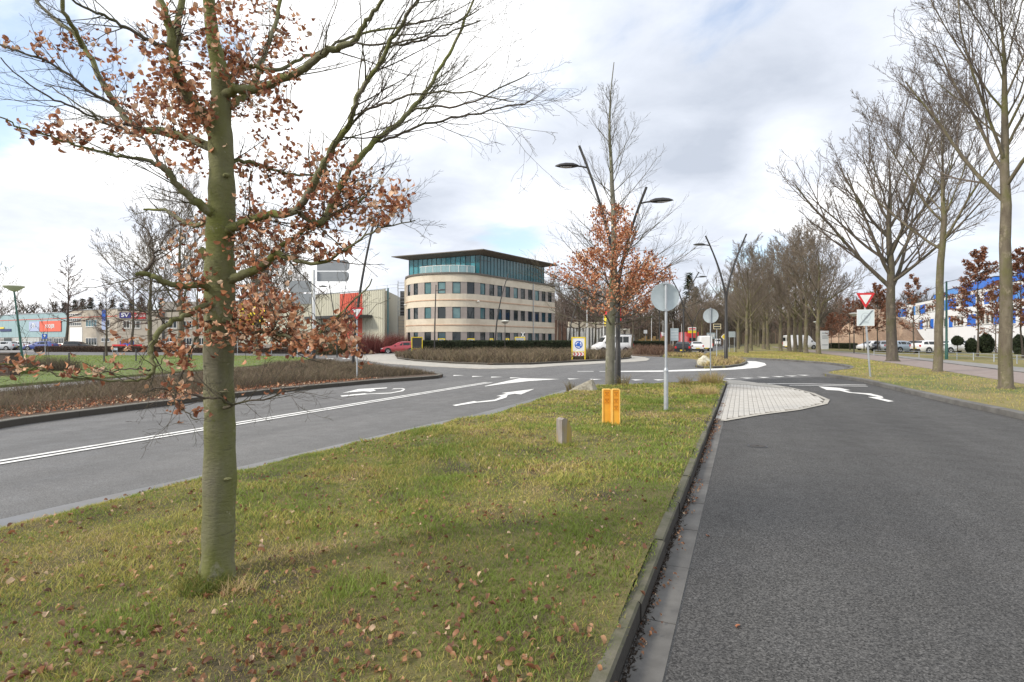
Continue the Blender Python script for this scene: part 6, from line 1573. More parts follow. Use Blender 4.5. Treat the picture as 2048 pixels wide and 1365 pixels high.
class Wall:
    """vertical wall line in plan; t runs from O along d; n points towards the camera side"""
    def __init__(s, O, d):
        s.O = Vector(O); s.d = Vector(d).normalized(); n = Vector((-s.d.y, s.d.x)); s.n = n if n.dot(-s.O) > 0 else -n
    def t(s, px):
        r = (px-CX)/F; return (r*s.O.y-s.O.x)/(s.d.x-r*s.d.y)
    def p(s, t, o=0): q = s.O+s.d*t+s.n*o; return q
    def z(s, px, py): return EYE+(HY-py)/F*s.p(s.t(px)).y
    def box(s, mb, t0, t1, z0, z1, o0, o1):
        a = [s.p(t0, o0), s.p(t1, o0), s.p(t1, o1), s.p(t0, o1)]
        return mb.prism([(q.x, q.y) for q in a], z0, z1)
    def window(s, T, pxa, pxb, z0, z1, nv=1, nh=1, fm=None, gm=None, fw=.08, o=.06, sill=True):
        t0, t1 = sorted((s.t(pxa), s.t(pxb))); fm = fm or m_wwhite; mb = MB()
        s.box(mb, t0, t0+fw, z0, z1, -.02, o); s.box(mb, t1-fw, t1, z0, z1, -.02, o)
        s.box(mb, t0+fw, t1-fw, z0, z0+fw, -.02, o); s.box(mb, t0+fw, t1-fw, z1-fw, z1, -.02, o)
        for k in range(1, nv): tm_ = t0+(t1-t0)*k/nv; s.box(mb, tm_-fw/2, tm_+fw/2, z0+fw, z1-fw, -.02, o)
        w = part('window', mb, fm, T)
        for k in range(nv):
            a = t0+(t1-t0)*k/nv+fw/2; b_ = t0+(t1-t0)*(k+1)/nv-fw/2
            part('pane', s.box(MB(), a, b_, z0+fw*.5, z1-fw*.5, -.04, .012), gm or m_wglass, w)
        if sill: part('sill', s.box(MB(), t0-.05, t1+.05, z0-.06, z0-.003, -.02, o+.05), fm, w)
        return w

# ---- rounded office block
Pc = Vector((-4.06, 72.0)); Pl = Vector((-14.77, 77.0)); dr = Vector((.585,.81)).normalized()
Pr = Pc+dr*18.3
def bez(t):
    A, B, C, D = Pl, Pl+Vector((.55,-6.2)), Pc-dr*4.4, Pc
    return (1-t)**3*A+3*(1-t)**2*t*B+3*(1-t)*t*t*C+t**3*D
raw = [bez(i/60) for i in range(61)]+[Pc.lerp(Pr, i/40) for i in range(1, 41)]
# rounded far end
nd = Vector((dr.y, -dr.x))
raw += [Pr+dr*.9*math.sin(a)-nd*.9*(1-math.cos(a)) for a in (.4,.8,1.2,1.57)]
cum = [0]
for a, b_ in zip(raw, raw[1:]): cum.append(cum[-1]+(b_-a).length)
def cpt(u):
    u = min(max(u, 0), cum[-1]-1e-6); i = max(k for k in range(len(cum)) if cum[k] <= u); i = min(i, len(raw)-2)
    f = (u-cum[i])/(cum[i+1]-cum[i]); p = raw[i].lerp(raw[i+1], f)
    t0_ = (raw[min(i+1, len(raw)-1)]-raw[i]).normalized(); return p, Vector((t0_.y, -t0_.x))
def u_of(px):
    r = (px-CX)/F
    best = 0; bu = 0
    for k in range(2, len(raw)):
        a = raw[k-1].x-r*raw[k-1].y; b_ = raw[k].x-r*raw[k].y
        if a <= 0 <= b_ or b_ <= 0 <= a:
            f = a/(a-b_) if a != b_ else 0; return cum[k-1]+f*(cum[k]-cum[k-1])
    return 0.6
def cstrip(u0, u1, z0, z1, o0, o1, step=.5):
    """curved wall piece between arc positions, outer face at offset o1, inner o0"""
    n = max(1, int((u1-u0)/step)); mb = MB(); vs = []
    for i in range(n+1):
        p, nn_ = cpt(u0+(u1-u0)*i/n)
        for o, z in ((o1,z0),(o1,z1),(o0,z1),(o0,z0)): q = p+nn_*o; vs.append((q.x, q.y, z))
    fs = [(i*4+j, (i+1)*4+j, (i+1)*4+(j+1) % 4, i*4+(j+1) % 4) for i in range(n) for j in range(4)]+[(0,1,2,3),(n*4+3,n*4+2,n*4+1,n*4)]
    return mb.add(vs, [f[::-1] for f in fs])
OB = thing('office_building', 'cream office block with rounded corner, window bands and teal glass penthouse under a flat roof', 'building', (-5, 76, 0))
LV = [(-.1,1.05,'band'),(1.05,2.72,'win'),(2.72,4.43,'band'),(4.43,5.93,'win'),(5.93,7.62,'band'),(7.62,9.15,'win'),(9.15,10.15,'band')]
UL = cum[-1]
wpx = [818,831,855,883,913,942,966,984,1000,1016,1032,1046,1060.5,1074.5,1087.5,1100]
wus = []
for px in wpx:
    u = u_of(px); wus.append((u-.54, u+.54) if px > 850 else (u-.5, u+.5))
wus[0] = (wus[0][0]-.2, wus[0][0]+.9); 
for i in range(1, len(wus)):
    if wus[i][0] < wus[i-1][1]+.3: wus[i] = (wus[i-1][1]+.35, wus[i-1][1]+1.35)
for z0, z1, kd in LV:
    if kd == 'band':
        part('wall_band', cstrip(0, UL, z0, z1, -.25, 0), m_cream, OB)
        if 2 < z0 < 9: zm = (z0+z1)/2+.05; part('moulding', cstrip(0, UL, zm-.06, zm+.06, .002, .075), m_peach, OB)
    else:
        a = 0
        for wi, (w0, w1) in enumerate(wus+[(UL, UL)]):
            if w0 > a+.02: part('wall_panel', cstrip(a, w0, z0+.002, z1-.002, -.25, -.03), m_taupe, OB)
            a = w1
            if w0 < UL:
                g = .075; fr_ = MB()
                for q in (cstrip(w0, w0+g, z0+.003, z1-.003, -.20, -.06), cstrip(w1-g, w1, z0+.003, z1-.003, -.20, -.06), cstrip(w0+g, w1-g, z0+.003, z0+g, -.20, -.06), cstrip(w0+g, w1-g, z1-g, z1-.003, -.20, -.06)): fr_.add(q.v, q.f)
                w_ = part('window', fr_, m_frame, OB)
                rnd = random.random()
                part('pane', cstrip(w0+g*.8, w1-g*.8, z0+g*.8, z1-g*.8, -.17, -.12), m_tglass3 if (z0 > 4 and 2 <= wi <= 5 and rnd < .7) or (z0 > 4 and rnd < .08) else (m_tglass4 if rnd < .35 else m_wglass), w_)
foot = [cpt(UL*i/50)[0]-cpt(UL*i/50)[1]*.26 for i in range(51)]; back = [Pr+Vector((-.81,.585))*12, Pl+Vector((2.0, 9.0))]
core = [(q.x, q.y) for q in foot]+[(q.x, q.y) for q in back]
part('core', MB().prism(core, -.1, 10.0), m_taupe, OB)
part('side_wall', Wall(Pl, (.1, 1)).box(MB(), 0, 9, -.1, 10.15, -.3, 0), m_cream, OB)
part('parapet', cstrip(-.0, UL, 10.152, 10.36, -.35, .16), m_roof, OB)
part('terrace', MB().prism(core, 10.02, 10.2), m_plinth, OB)
part('downpipe', MB().tube([(*(cpt(u_of(1066))[0]+cpt(u_of(1066))[1]*.08), .1), (*(cpt(u_of(1066))[0]+cpt(u_of(1066))[1]*.08), 10.1)], .06, 8), m_galv, OB)
for px, z_ in [(955, 6.6),(813, 6.4)]:
    p, nn_ = cpt(u_of(px)); q = p+nn_*.15; part('wall_light', MB().lathe([(.05,0),(.2,.05),(.22,.12),(.1,.2)], (q.x,q.y,z_), 10), m_wwhite, OB)
# penthouse
PR = Pc+dr*15.3; inn = .15
zb_, zt_ = 10.3, 12.87
def glass_wall(A, B, n, parent, transoms, gm, nm='mullion', seedk=0):
    A = Vector(A); B = Vector(B); d = (B-A).normalized(); L = (B-A).length; W_ = Wall(A, d)
    for i in range(n+1):
        t = L*i/n; part(nm, W_.box(MB(), t-.035, t+.035, zb_, zt_, -.06, .04), m_frame, parent)
    for i in range(n):
        t0_, t1_ = L*i/n+.036, L*(i+1)/n-.036; rr_ = random.Random(i+seedk).random()
        part('glass_pane', W_.box(MB(), t0_, t1_, zb_+.05, zt_-.05, -.05, -.01), gm if rr_ < .8 else m_tglass, parent)
        zt2 = transoms if not callable(transoms) else transoms(i)
        if zt2: part('transom', W_.box(MB(), t0_, t1_, zt2-.03, zt2+.03, -.009, .02), m_frame, parent)
Ag = Pc+Vector((-.1,.2)); Bg = Pl+Vector((.35,.1)); Cg = PR
glass_wall(Ag, Bg, 15, OB, lambda i: 11.95 if i % 5 in (0, 1, 3) else 0, m_tglass2)
glass_wall(Ag+dr*.03, Cg, 21, OB, lambda i: 12.2 if i < 3 else (11.4 if i % 7 == 5 else 0), m_tglass, seedk=50)
part('corner_post', MB().box((Ag.x-.09, Ag.y-.09, zb_-.05), (Ag.x+.09, Ag.y+.09, zt_)), m_frame, OB)
Dg = Bg+(Cg-Ag)
part('penthouse_core', MB().prism([tuple(Ag+Vector((0,.6))), tuple(Cg+Vector((-.5,.2))), tuple(Dg), tuple(Bg+Vector((.5,.3)))], zb_, zt_-.02), mat('interior_dark', (0.02,0.03,0.033), rough=.8), OB)
# flat flaring roof
def grow_rect(k):
    e1 = (Bg-Ag).normalized(); e2 = (Cg-Ag).normalized()
    return [Ag-(e1+e2)*k, Cg+(e2-e1)*k*1.0, Dg+(e1+e2)*k, Bg+(e1-e2)*k]
lo = grow_rect(.10); hi = grow_rect(1.55)
mb = MB().add([(q.x,q.y,zt_) for q in lo]+[(q.x,q.y,13.22) for q in hi], [(0,3,2,1)]+[(i,(i+1)%4,4+(i+1)%4,4+i) for i in range(4)])
part('roof_soffit', mb, m_soffit, OB)
mb = MB().prism([tuple(q) for q in grow_rect(1.58)], 13.222, 13.33); part('roof_edge', mb, m_roof, OB)
mb = MB().prism([tuple(q) for q in grow_rect(.4)], 13.335, 13.5); part('roof_top', mb, m_roof, OB)
# glass balustrade on the rounded terrace
uA, uB = u_of(832), u_of(955)
for i in range(7):
    a = uA+(uB-uA)*i/7; b_ = uA+(uB-uA)*(i+1)/7-.06
    part('balustrade_pane', cstrip(a, b_, 10.38, 11.28, -.64, -.62), mat('balustrade_glass', (0.30,0.44,0.46), rough=.05, spec=1, alpha=.55), OB)
    p, nn_ = cpt(b_+.03); q = p-nn_*.63; part('balustrade_post', MB().box((q.x-.03,q.y-.03,10.36),(q.x+.03,q.y+.03,11.36)), m_wwhite, OB)
part('balustrade_rail', cstrip(uA, uB, 11.3, 11.36, -.67, -.60), m_wwhite, OB)

# ---- ribbed warehouse
WO = Vector((-17.7, 76.0)); WF = Wall(WO, (-.815,.579)); WS = Wall(WO, (-.035, 1)); 
WB = thing('warehouse', 'beige ribbed metal warehouse with red panel, red door and dark canopy', 'warehouse', (*WO, 0))
zT = 8.67; TL = 52
def ribbed(W_, t0, t1, z0, z1, pitch=.42, dep=.05, m=None, nm='cladding'):
    mb = MB(); n = max(1, int((t1-t0)/pitch)); w = (t1-t0)/n; vs = []
    for i in range(n):
        a = t0+i*w
        for tt_, o in ((a, 0), (a+w*.50, 0), (a+w*.58, dep), (a+w*.92, dep)): vs.append((tt_, o))
    vs.append((t1, 0)); P_ = []
    for tt_, o in vs: q = W_.p(tt_, o); P_ += [(q.x, q.y, z0), (q.x, q.y, z1)]
    mb.add(P_, [(2*i, 2*i+2, 2*i+3, 2*i+1) for i in range(len(vs)-1)]); return part(nm, mb, m or m_clad, WB, kind='stuff')
ta, tb = WF.t(725), WF.t(680)
ribbed(WF, 0, ta, 1.0, zT); ribbed(WF, tb, TL, 1.0, zT); ribbed(WF, ta, tb, WF.z(702, 632), zT-.15, m=m_redp, nm='red_cladding')
part('plinth', WF.box(MB(), 0, TL, -.1, 1.0, -.3, .03), m_plinth, WB)
part('red_door', WF.box(MB(), ta+.1, tb-.1, .05, WF.z(702, 637), -.2, -.06), m_redp, WB)
for k in range(1, 7): zq = .05+k*.68; part('door_seam', WF.box(MB(), ta+.12, tb-.12, zq, zq+.025, -.06, -.045), mat('dark_red', (0.25,0.03,0.02), rough=.6), WB)
part('canopy', WF.box(MB(), WF.t(745), WF.t(636), WF.z(700, 637.5), WF.z(700, 632.5), .06, 2.4), m_dark, WB)
part('body', MB().prism([tuple(WO+Vector((-.3,.35))), tuple(WF.p(TL,-.35)), tuple(WF.p(TL,-16)), tuple(WS.p(14,-.35)+Vector((-.4,0)))], -.1, zT-.1), m_clad, WB)
part('roof_trim', WF.box(MB(), -.1, TL, zT, zT+.14, -.3, .08), m_galv, WB)
part('side_wall', WS.box(MB(), .1, 13.5, -.1, zT, -.3, 0), m_clad, WB)
part('corner_trim', MB().box((WO.x-.1, WO.y-.12, 1), (WO.x+.12, WO.y+.1, zT+.1)), m_clad, WB)
q = WO+Vector((.55,.5)); part('downpipe', MB().tube([(q.x-.1,q.y,.2),(q.x-.1,q.y,zT+.25)], .13, 8), mat('teal_pipe', (0.10,0.20,0.22), rough=.5), WB)
# logo board behind the leaves: yellow with pale emblem
tA, tB = WF.t(480), WF.t(532)
lg_ = part('logo_board', WF.box(MB(), tB, tA, WF.z(505, 650), WF.z(505, 606), .06, .16), m_yel, WB)
tA, tB = WF.t(534), WF.t(546)
em = part('emblem', WF.box(MB(), tB, tA, WF.z(540, 652), WF.z(540, 622), .06, .12), m_white, WB)
part('emblem_mark', WF.box(MB(), tB+.3, tA-.5, WF.z(540, 645), WF.z(540, 630), .122, .13), m_dark, em)
# roof guard rail
rl = MB()
for k in range(8): q = WF.p(.5+k*2.2, -3); rl.tube([(q.x,q.y,zT),(q.x,q.y,zT+1.0)], .03, 5)
for zz1 in (.55, 1.0): a, b_ = WF.p(.5,-3), WF.p(15.9,-3); rl.tube([(a.x,a.y,zT+zz1),(b_.x,b_.y,zT+zz1)], .025, 5)
part('roof_guard_rail', rl, m_galv, WB)
# caged ladder structure
x, y = at(803, 79)
T = thing('ladder_cage', 'tall white caged ladder and duct between warehouse and office block', 'ladder', (x, y, 0)); mb = MB()
for dx in (-.5,.5): mb.tube([(x+dx,y,0),(x+dx,y,10.2)], .05, 6)
for k in range(22): mb.tube([(x-.5,y,.5+k*.45),(x+.5,y,.5+k*.45)], .02, 4)
part('ladder', mb, m_galv, T)
cg = MB()
for k in range(9):
    z_ = 4.5+k*.65; cg.tube([(x-.5,y,z_),(x-.4,y-.55,z_),(x,y-.75,z_),(x+.4,y-.55,z_),(x+.5,y,z_)], .02, 4)
part('cage', cg, m_galv, T); part('duct', MB().box((x-.55,y+.2,1.6),(x+.65,y+1.0,5.2)), m_cream, T)
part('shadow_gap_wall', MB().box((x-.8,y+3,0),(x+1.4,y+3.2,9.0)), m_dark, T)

# ---- left halls
LO = Vector((-85, 105)); LW = Wall(LO, (-.886,.463)); zA = 7.0
HA = thing('industrial_hall', 'blue grey clad industrial hall with red lettered sign board at the far left', 'building', (*LO, 0))
part('cladding', LW.box(MB(), .0, 60, LW.z(60,675), zA, -.4, 0), m_bluehall, HA)
part('lower_wall', LW.box(MB(), .0, 60, -.1, LW.z(60,675), -.4, -.06), m_plinth, HA)
part('red_stripe', LW.box(MB(), .0, 60, 5.85, 5.98, .002, .05), m_redp, HA)
part('roof_trim', LW.box(MB(), -.05, 60, zA, zA+.15, -.4, .08), m_galv, HA)
for k in range(1, 20): part('panel_seam', LW.box(MB(), k*3-.02, k*3+.02, LW.z(60,675)+.05, zA-.05, .001, .012), mat('seam', (0.19,0.28,0.30), rough=.6), HA)
zq0, zq1 = LW.z(45, 687.5), LW.z(45, 676.3)
for a, b_ in [(2,8),(26,52),(53,79),(82,105),(108,128)]: LW.window(HA, a, b_, zq0, zq1, 4, gm=m_wglass if a > 80 or a < 9 else m_blind)
part('entrance', LW.box(MB(), LW.t(22), LW.t(9), -.05, LW.z(15,677), -.04, .03), m_frame, HA)
SB = thing('sign_board', 'orange red KOOIJER sign board with SV letters on the blue grey hall', 'sign', (*LW.p(LW.t(90), .1), 5)); rgt = (-LW.d.x, -LW.d.y, 0)
part('orange_panel', LW.box(MB(), LW.t(123.5), LW.t(81), LW.z(102,663.5), LW.z(102,642.5), .05, .16), m_orange, SB)
part('white_panel', LW.box(MB(), LW.t(80), LW.t(59.5), LW.z(70,663), LW.z(70,643.5), .05, .13), mat('pale_violet', (0.36,0.42,0.60), rough=.5), SB)
q = LW.p(LW.t(102), .20); put_text('lettering', 'KOOIJER', 1.02, m_white, SB, (q.x, q.y, LW.z(102,653)), rgt, .022, .92)
q = LW.p(LW.t(69.5), .17); put_text('lettering', 'SV', 1.35, m_white, SB, (q.x, q.y, LW.z(70,652)), rgt, .03, 1.0)
SB2 = thing('name_board', 'dark blue name board at the left end of the blue grey hall', 'sign', (*LW.p(LW.t(12), .1), 4))
part('panel', LW.box(MB(), LW.t(23), LW.t(1.5), LW.z(12,663.5), LW.z(12,658.5), .05, .14), mat('navy_panel', (0.02,0.035,0.12), rough=.5), SB2)
part('yellow_emblem', LW.box(MB(), LW.t(9), LW.t(1), LW.z(5,658), LW.z(5,655), .05, .12), m_yel, SB2)
# tan office part B
HBt = thing('office_wing', 'tan office wing with white roller door right of the blue grey hall', 'building', (*LW.p(-9), 0))
tE = LW.t(235); zB = 7.25
part('wall', LW.box(MB(), tE, -.02, -.1, zB, -.5, 0), m_tan, HBt); part('roof_trim', LW.box(MB(), tE-.05, 0, zB, zB+.15, -.5, .08), m_galv, HBt)
part('red_stripe', LW.box(MB(), tE, 0, 5.9, 6.02, .002, .05), m_redp, HBt)
part('roller_door', LW.box(MB(), LW.t(165), LW.t(140), .1, LW.z(152,655), .002, .06), m_white, HBt)
LW.window(HBt, 137, 163, LW.z(150,652.5), LW.z(150,645), 6, sill=True); LW.window(HBt, 137, 163, LW.z(150,644), LW.z(150,637), 6, sill=False)
LW.window(HBt, 137, 163, LW.z(150,632), LW.z(150,627.5), 6, sill=False)
LW.window(HBt, 172, 194, LW.z(183,654), LW.z(183,640), 4, gm=m_tglass); LW.window(HBt, 172, 194, LW.z(183,691), LW.z(183,676), 4)
LW.window(HBt, 203, 220, LW.z(211,684), LW.z(211,676), 3); LW.window(HBt, 203, 220, LW.z(211,654), LW.z(211,640), 3)
# tan office part C
CO = LW.p(tE)+Vector((.05,0)); CW = Wall(CO, (1, .06))
HC = thing('office_wing', 'shaded tan two storey offices with red and blue signs behind the lawn', 'building', (*CO, 0)); tC = CW.t(468)
part('wall', CW.box(MB(), 0, tC, -.1, 6.9, -.5, 0), m_tan, HC); part('roof_trim', CW.box(MB(), 0, tC, 6.9, 7.05, -.5, .06), m_dark, HC)
part('body', MB().prism([tuple(CW.p(.3,-.52)), tuple(CW.p(tC,-.52)), tuple(CW.p(tC,-14)), tuple(CW.p(.3,-14))], -.1, 6.85), m_tan, HC)
for a, b_, n_ in [(246,260,2),(263,281,2),(294,303,1),(331,354,3),(367,384,3),(398,408,1),(425,445,3)]:
    CW.window(HC, a, b_, CW.z(300,657), CW.z(300,642), n_); 
for a, b_, n_ in [(331,354,3),(367,384,3),(394,412,2),(425,445,3)]: CW.window(HC, a, b_, CW.z(300,690), CW.z(300,676), n_)
part('pillar', CW.box(MB(), CW.t(325), CW.t(329), 0, 6.8, .002, .2), m_dark, HC)
S3 = thing('sign_board', 'dark blue and red sign boards on the roof edge of the shaded tan offices', 'sign', (*CW.p(CW.t(265), .2), 6.5))
part('blue_panel', CW.box(MB(), CW.t(240), CW.t(262), CW.z(250,636.5), CW.z(250,625.5), .05, .15), mat('deep_blue_panel', (0.03,0.03,0.20), rough=.5), S3)
part('red_panel', CW.box(MB(), CW.t(264.5), CW.t(292), CW.z(278,638), CW.z(278,626), .05, .15), m_red, S3)
q = CW.p(CW.t(251), .19); put_text('lettering', 'SV', .95, m_white, S3, (q.x, q.y, CW.z(251,631)), (1,.06,0), .02, 1.3)
q = CW.p(CW.t(278), .19); put_text('lettering', 'KOOIJER', .62, m_white, S3, (q.x, q.y, CW.z(278,632)), (1,.06,0), .01)
x, y = at(355, 122)
solo('storage_tower', MB().box((x-3.6,y,0),(x+4.5,y+10,10.3)), mat('grey_beige', (0.36,0.34,0.31), (0.33,0.31,0.285), .5, .8), 'plain grey beige block rising behind the shaded tan offices', 'building', (x, y, 0))
# ---- low white pillared building behind the roundabout
BW = Wall(Vector(at(1138, 96)), (1, .22))
BL = thing('low_building', 'low cream building with pillars and tall dark openings right of the office block', 'building', (*BW.O, 0))
def pillared(T, W_, pa, pb, n, zt, zl):
    t0, t1 = W_.t(pa), W_.t(pb); part('fascia', W_.box(MB(), t0, t1, zl, zt, -.6, 0), m_cream, T)
    part('back_wall', W_.box(MB(), t0, t1, -.1, zl, -1.4, -1.2), m_dark, T)
    for i in range(n+1): t = t0+(t1-t0)*i/n; part('pillar', W_.box(MB(), t-.14, t+.14, -.1, zl, -.5, .04), m_wwhite, T)
    for i in range(n): t = t0+(t1-t0)*(i+.1)/n; t2_ = t0+(t1-t0)*(i+.9)/n; part('lower_panel', W_.box(MB(), t, t2_, 0, 1.0, -.45, -.35), m_tan, T)
pillared(BL, BW, 1138, 1238, 16, 4.9, 3.9); part('white_door', BW.box(MB(), BW.t(1153), BW.t(1167), .1, 3.2, .05, .12), m_wwhite, BL)
BW2 = Wall(Vector(at(1238, 112)), (1, .1)); BL2 = thing('low_building', 'farther cream building with a row of small windows, seen right of the beech trunk', 'building', (*BW2.O, 0))
pillared(BL2, BW2, 1238, 1260, 5, 4.1, 3.0)
# brick building behind office right end
x, y = at(1125, 112); solo('brick_building', MB().box((x-3,y,0),(x+5,y+8,5.8)), mat('red_brown_brick', (0.115,0.068,0.052), (0.085,0.052,0.042), 3, .9), 'dark red brown brick building between office block and low cream building', 'building', (x, y, 0))
# shops far ahead
x, y = at(1296, 118); T = thing('timber_hoarding', 'yellow ochre timber hoarding and crates far behind the dark hedge', 'fence', (x, y, 0))
for k in range(9): part('board', MB().box((x-2.0+k*.62, y, 0), (x-1.42+k*.62, y+.1, 1.9+.35*(k % 3))), mat('ochre_board', (0.38,0.25,0.10), (0.30,0.20,0.09), 3, .8), T)
x, y = at(1252, 108); T = thing('grey_container', 'pale grey container parked behind the white minibus', 'container', (x-2.6, y, 0))
part('body', MB().box((x-2.6,y,.9),(x+1.6,y+2.4,2.9)), mat('pale_grey_metal', (0.40,0.43,0.44), rough=.5), T)
for dx in (-2.2,-1.4,.6,1.2): part('wheel', MB().lathe([(.4,-.12),(.4,.12),(.2,.13)], (x+dx,y+.3,.45), 12, 'y'), m_dark, T)

# ---- blue and white building on the right
TO = Vector(R(108.7, 40)[:2]); TW = Wall(TO, U); zz_ = 12.9
m_bw = mat('white_plaster', (0.74,0.75,0.76), (0.70,0.71,0.72), .6, .8); m_bb = mat('bright_blue_panel', (0.025,0.16,0.62), (0.02,0.13,0.55), .8, .45); m_bb2 = mat('mid_blue_panel', (0.10,0.30,0.72), (0.08,0.26,0.64), .8, .45)
BB = thing('blue_white_building', 'long white building with bright blue panels behind the parked cars on the right', 'building', (*TO, 0))
t0, t1 = TW.t(2200), TW.t(1797)
part('base_wall', TW.box(MB(), t0, t1, -.1, 4.4, -.5, 0), m_bw, BB); part('middle_band', TW.box(MB(), t0, t1, 6.6, 8.1, -.5, .02), m_bw, BB)
part('roof_band', TW.box(MB(), t0, t1, 10.3, 11.0, -.5, .02), m_bw, BB); part('core', TW.box(MB(), t0, t1, 0, 10.9, -12, -.7), m_plinth, BB)
n = 46; rb = random.Random(4)
for z0, z1 in ((4.4, 6.6), (8.1, 10.3)):
    for i in range(n):
        a = t0+(t1-t0)*i/n; b_ = t0+(t1-t0)*(i+1)/n; r_ = rb.random()
        if r_ < .46: part('blue_panel', TW.box(MB(), a+.02, b_-.02, z0+.02, z1-.02, -.4, .05+.02*(i % 2)), m_bb if r_ < .34 else m_bb2, BB)
        elif r_ < .66: part('white_panel', TW.box(MB(), a+.02, b_-.02, z0+.02, z1-.02, -.4, .0), m_bw, BB)
        else:
            fr_ = MB(); TW.box(fr_, a+.05, a+.2, z0+.1, z1-.1, -.3, 0); TW.box(fr_, b_-.2, b_-.05, z0+.1, z1-.1, -.3, 0); TW.box(fr_, a+.2, b_-.2, z0+.1, z0+.25, -.3, 0); TW.box(fr_, a+.2, b_-.2, z1-.25, z1-.1, -.3, 0)
            w_ = part('window', fr_, m_wwhite, BB); part('pane', TW.box(MB(), a+.2, b_-.2, z0+.25, z1-.25, -.28, -.18), m_wglass, w_)
# taller blue roof storeys near the middle
for pa, pb, z1, mm in [(1990,1925,12.6,m_bb),(1922,1896,12.3,m_bb2),(2200,2052,13.3,m_bw),(2050,2035,13.0,m_bb),(1893,1868,11.9,m_bb)]:
    a, b_ = sorted((TW.t(pa), TW.t(pb))); part('roof_storey', TW.box(MB(), a, b_, 11.0, z1, -6, .06), mm, BB)
    part('roof_trim', TW.box(MB(), a-.1, b_+.1, z1, z1+.12, -6.1, .12), m_dark, BB)
part('roof_trim', TW.box(MB(), t0, t1, 11.002, 11.1, -.5, .10), m_dark, BB)
for pa, pb in [(2010,2003),(1951,1948),(1880,1876)]:
    a, b_ = sorted((TW.t(pa), TW.t(pb))); part('door', TW.box(MB(), a, b_, 0, 2.6, .002, .05), m_galv, BB)
# tan gravel heap
ph = MB(); vs = []; nx, ny = 36, 12
heap = [(1615,0),(1636,.6),(1655,2.4),(1668,2.9),(1690,5.2),(1715,6.6),(1735,8.4),(1775,8.3),(1800,7.0),(1830,5),(1860,0)]
hx = [p[0] for p in heap]; hz = [p[1] for p in heap]; Yh = 118
for i in range(nx+1):
    px = 1615+245*i/nx; x = (px-CX)/F*Yh; zt2 = float(np.interp(px, hx, hz))
    for j in range(ny+1):
        f = j/ny; vs.append((x*(1+f*.05), Yh+f*6, max(0, zt2*math.sin(f*math.pi/2)**.8+.9*(vnoise(np.array([i*.6]), np.array([j*.5]), 1, 7)[0]-.5)*(f > .02))))
ph.add(vs, [(i*(ny+1)+j, (i+1)*(ny+1)+j, (i+1)*(ny+1)+j+1, i*(ny+1)+j+1) for i in range(nx) for j in range(ny)])
o = structure('gravel_heap', ph, mat('tan_gravel', (0.33,0.23,0.16), (0.24,0.165,0.115), .9, 1.0, bump=1, bscale=4, bdist=.15, c3=(0.38,0.28,0.20), scale3=.25))
# white pylon sign
x, y = at(1650, 96); T = thing('pylon_sign', 'white pylon sign with dark lettering lines near the low hedge', 'sign', (x, y, .1))
zt = P(0, 662, y)[2]; part('panel', MB().box((x-.65,y,.1),(x+.65,y+.3,zt)), m_white, T)
for z_ in (zt-.5, zt-1.0, zt-1.35, .8): part('text_line', MB().box((x-.5,y-.02,z_),(x+.5,y-.003,z_+.16)), m_grey, T)
# ------------------------------------------------------------------ vehicles
m_tyre = mat('tyre_rubber', (0.02,0.02,0.021), rough=.85); m_rim = mat('alloy_rim', (0.42,0.43,0.44), rough=.35, metal=.7)
m_cglass = mat('car_glass', (0.018,0.024,0.028), rough=.05, spec=.5); m_tail = mat('tail_light', (0.50,0.02,0.02), rough=.25); m_headl = mat('head_light', (0.65,0.67,0.70), rough=.15)
m_trimc = mat('car_trim', (0.025,0.025,0.027), rough=.6); m_plate = mat('number_plate', (0.70,0.52,0.05), rough=.5)
def paint(c): return mat('paint_%d_%d_%d' % tuple(int(x*999) for x in c), c, rough=.32, coat=.9 if max(c) > .1 else .25, spec=.6 if max(c) > .1 else .35)
# side profiles: x from nose (0) to tail (L): (x, lower z, belt z, roof z)
PROF = {
 'hatch': dict(L=4.0, W=1.74, H=1.48, wb=(.78, 3.25), st=[(0,.36,.52,.54),(.08,.24,.66,.69),(.45,.22,.80,.84),(.95,.22,.90,.94),(1.15,.22,.93,.98),(1.75,.22,.95,1.36),(2.2,.22,.96,1.46),(2.9,.22,.97,1.47),(3.4,.22,.99,1.42),(3.75,.24,1.0,1.16),(3.93,.28,.90,.96),(4.0,.38,.80,.82)], gl=(1.2,3.72)),
 'wagon': dict(L=4.65, W=1.80, H=1.50, wb=(.90, 3.62), st=[(0,.36,.52,.54),(.1,.24,.66,.70),(.5,.22,.80,.84),(1.15,.22,.90,.95),(1.35,.22,.93,1.0),(2.0,.22,.95,1.38),(2.5,.22,.96,1.48),(3.5,.22,.98,1.49),(4.1,.22,1.0,1.44),(4.42,.24,1.0,1.14),(4.58,.28,.92,.97),(4.65,.38,.82,.84)], gl=(1.4,4.4)),
 'van': dict(L=5.4, W=1.98, H=2.35, wb=(1.0, 4.2), st=[(0,.36,.70,.72),(.1,.26,.86,.92),(.55,.24,1.05,1.12),(.95,.24,1.18,1.35),(1.45,.24,1.22,2.05),(1.8,.24,1.24,2.30),(2.3,.24,1.25,2.36),(4.8,.26,1.25,2.36),(5.3,.28,1.25,2.32),(5.4,.40,1.22,2.22)], gl=(1.0,2.2)),
}
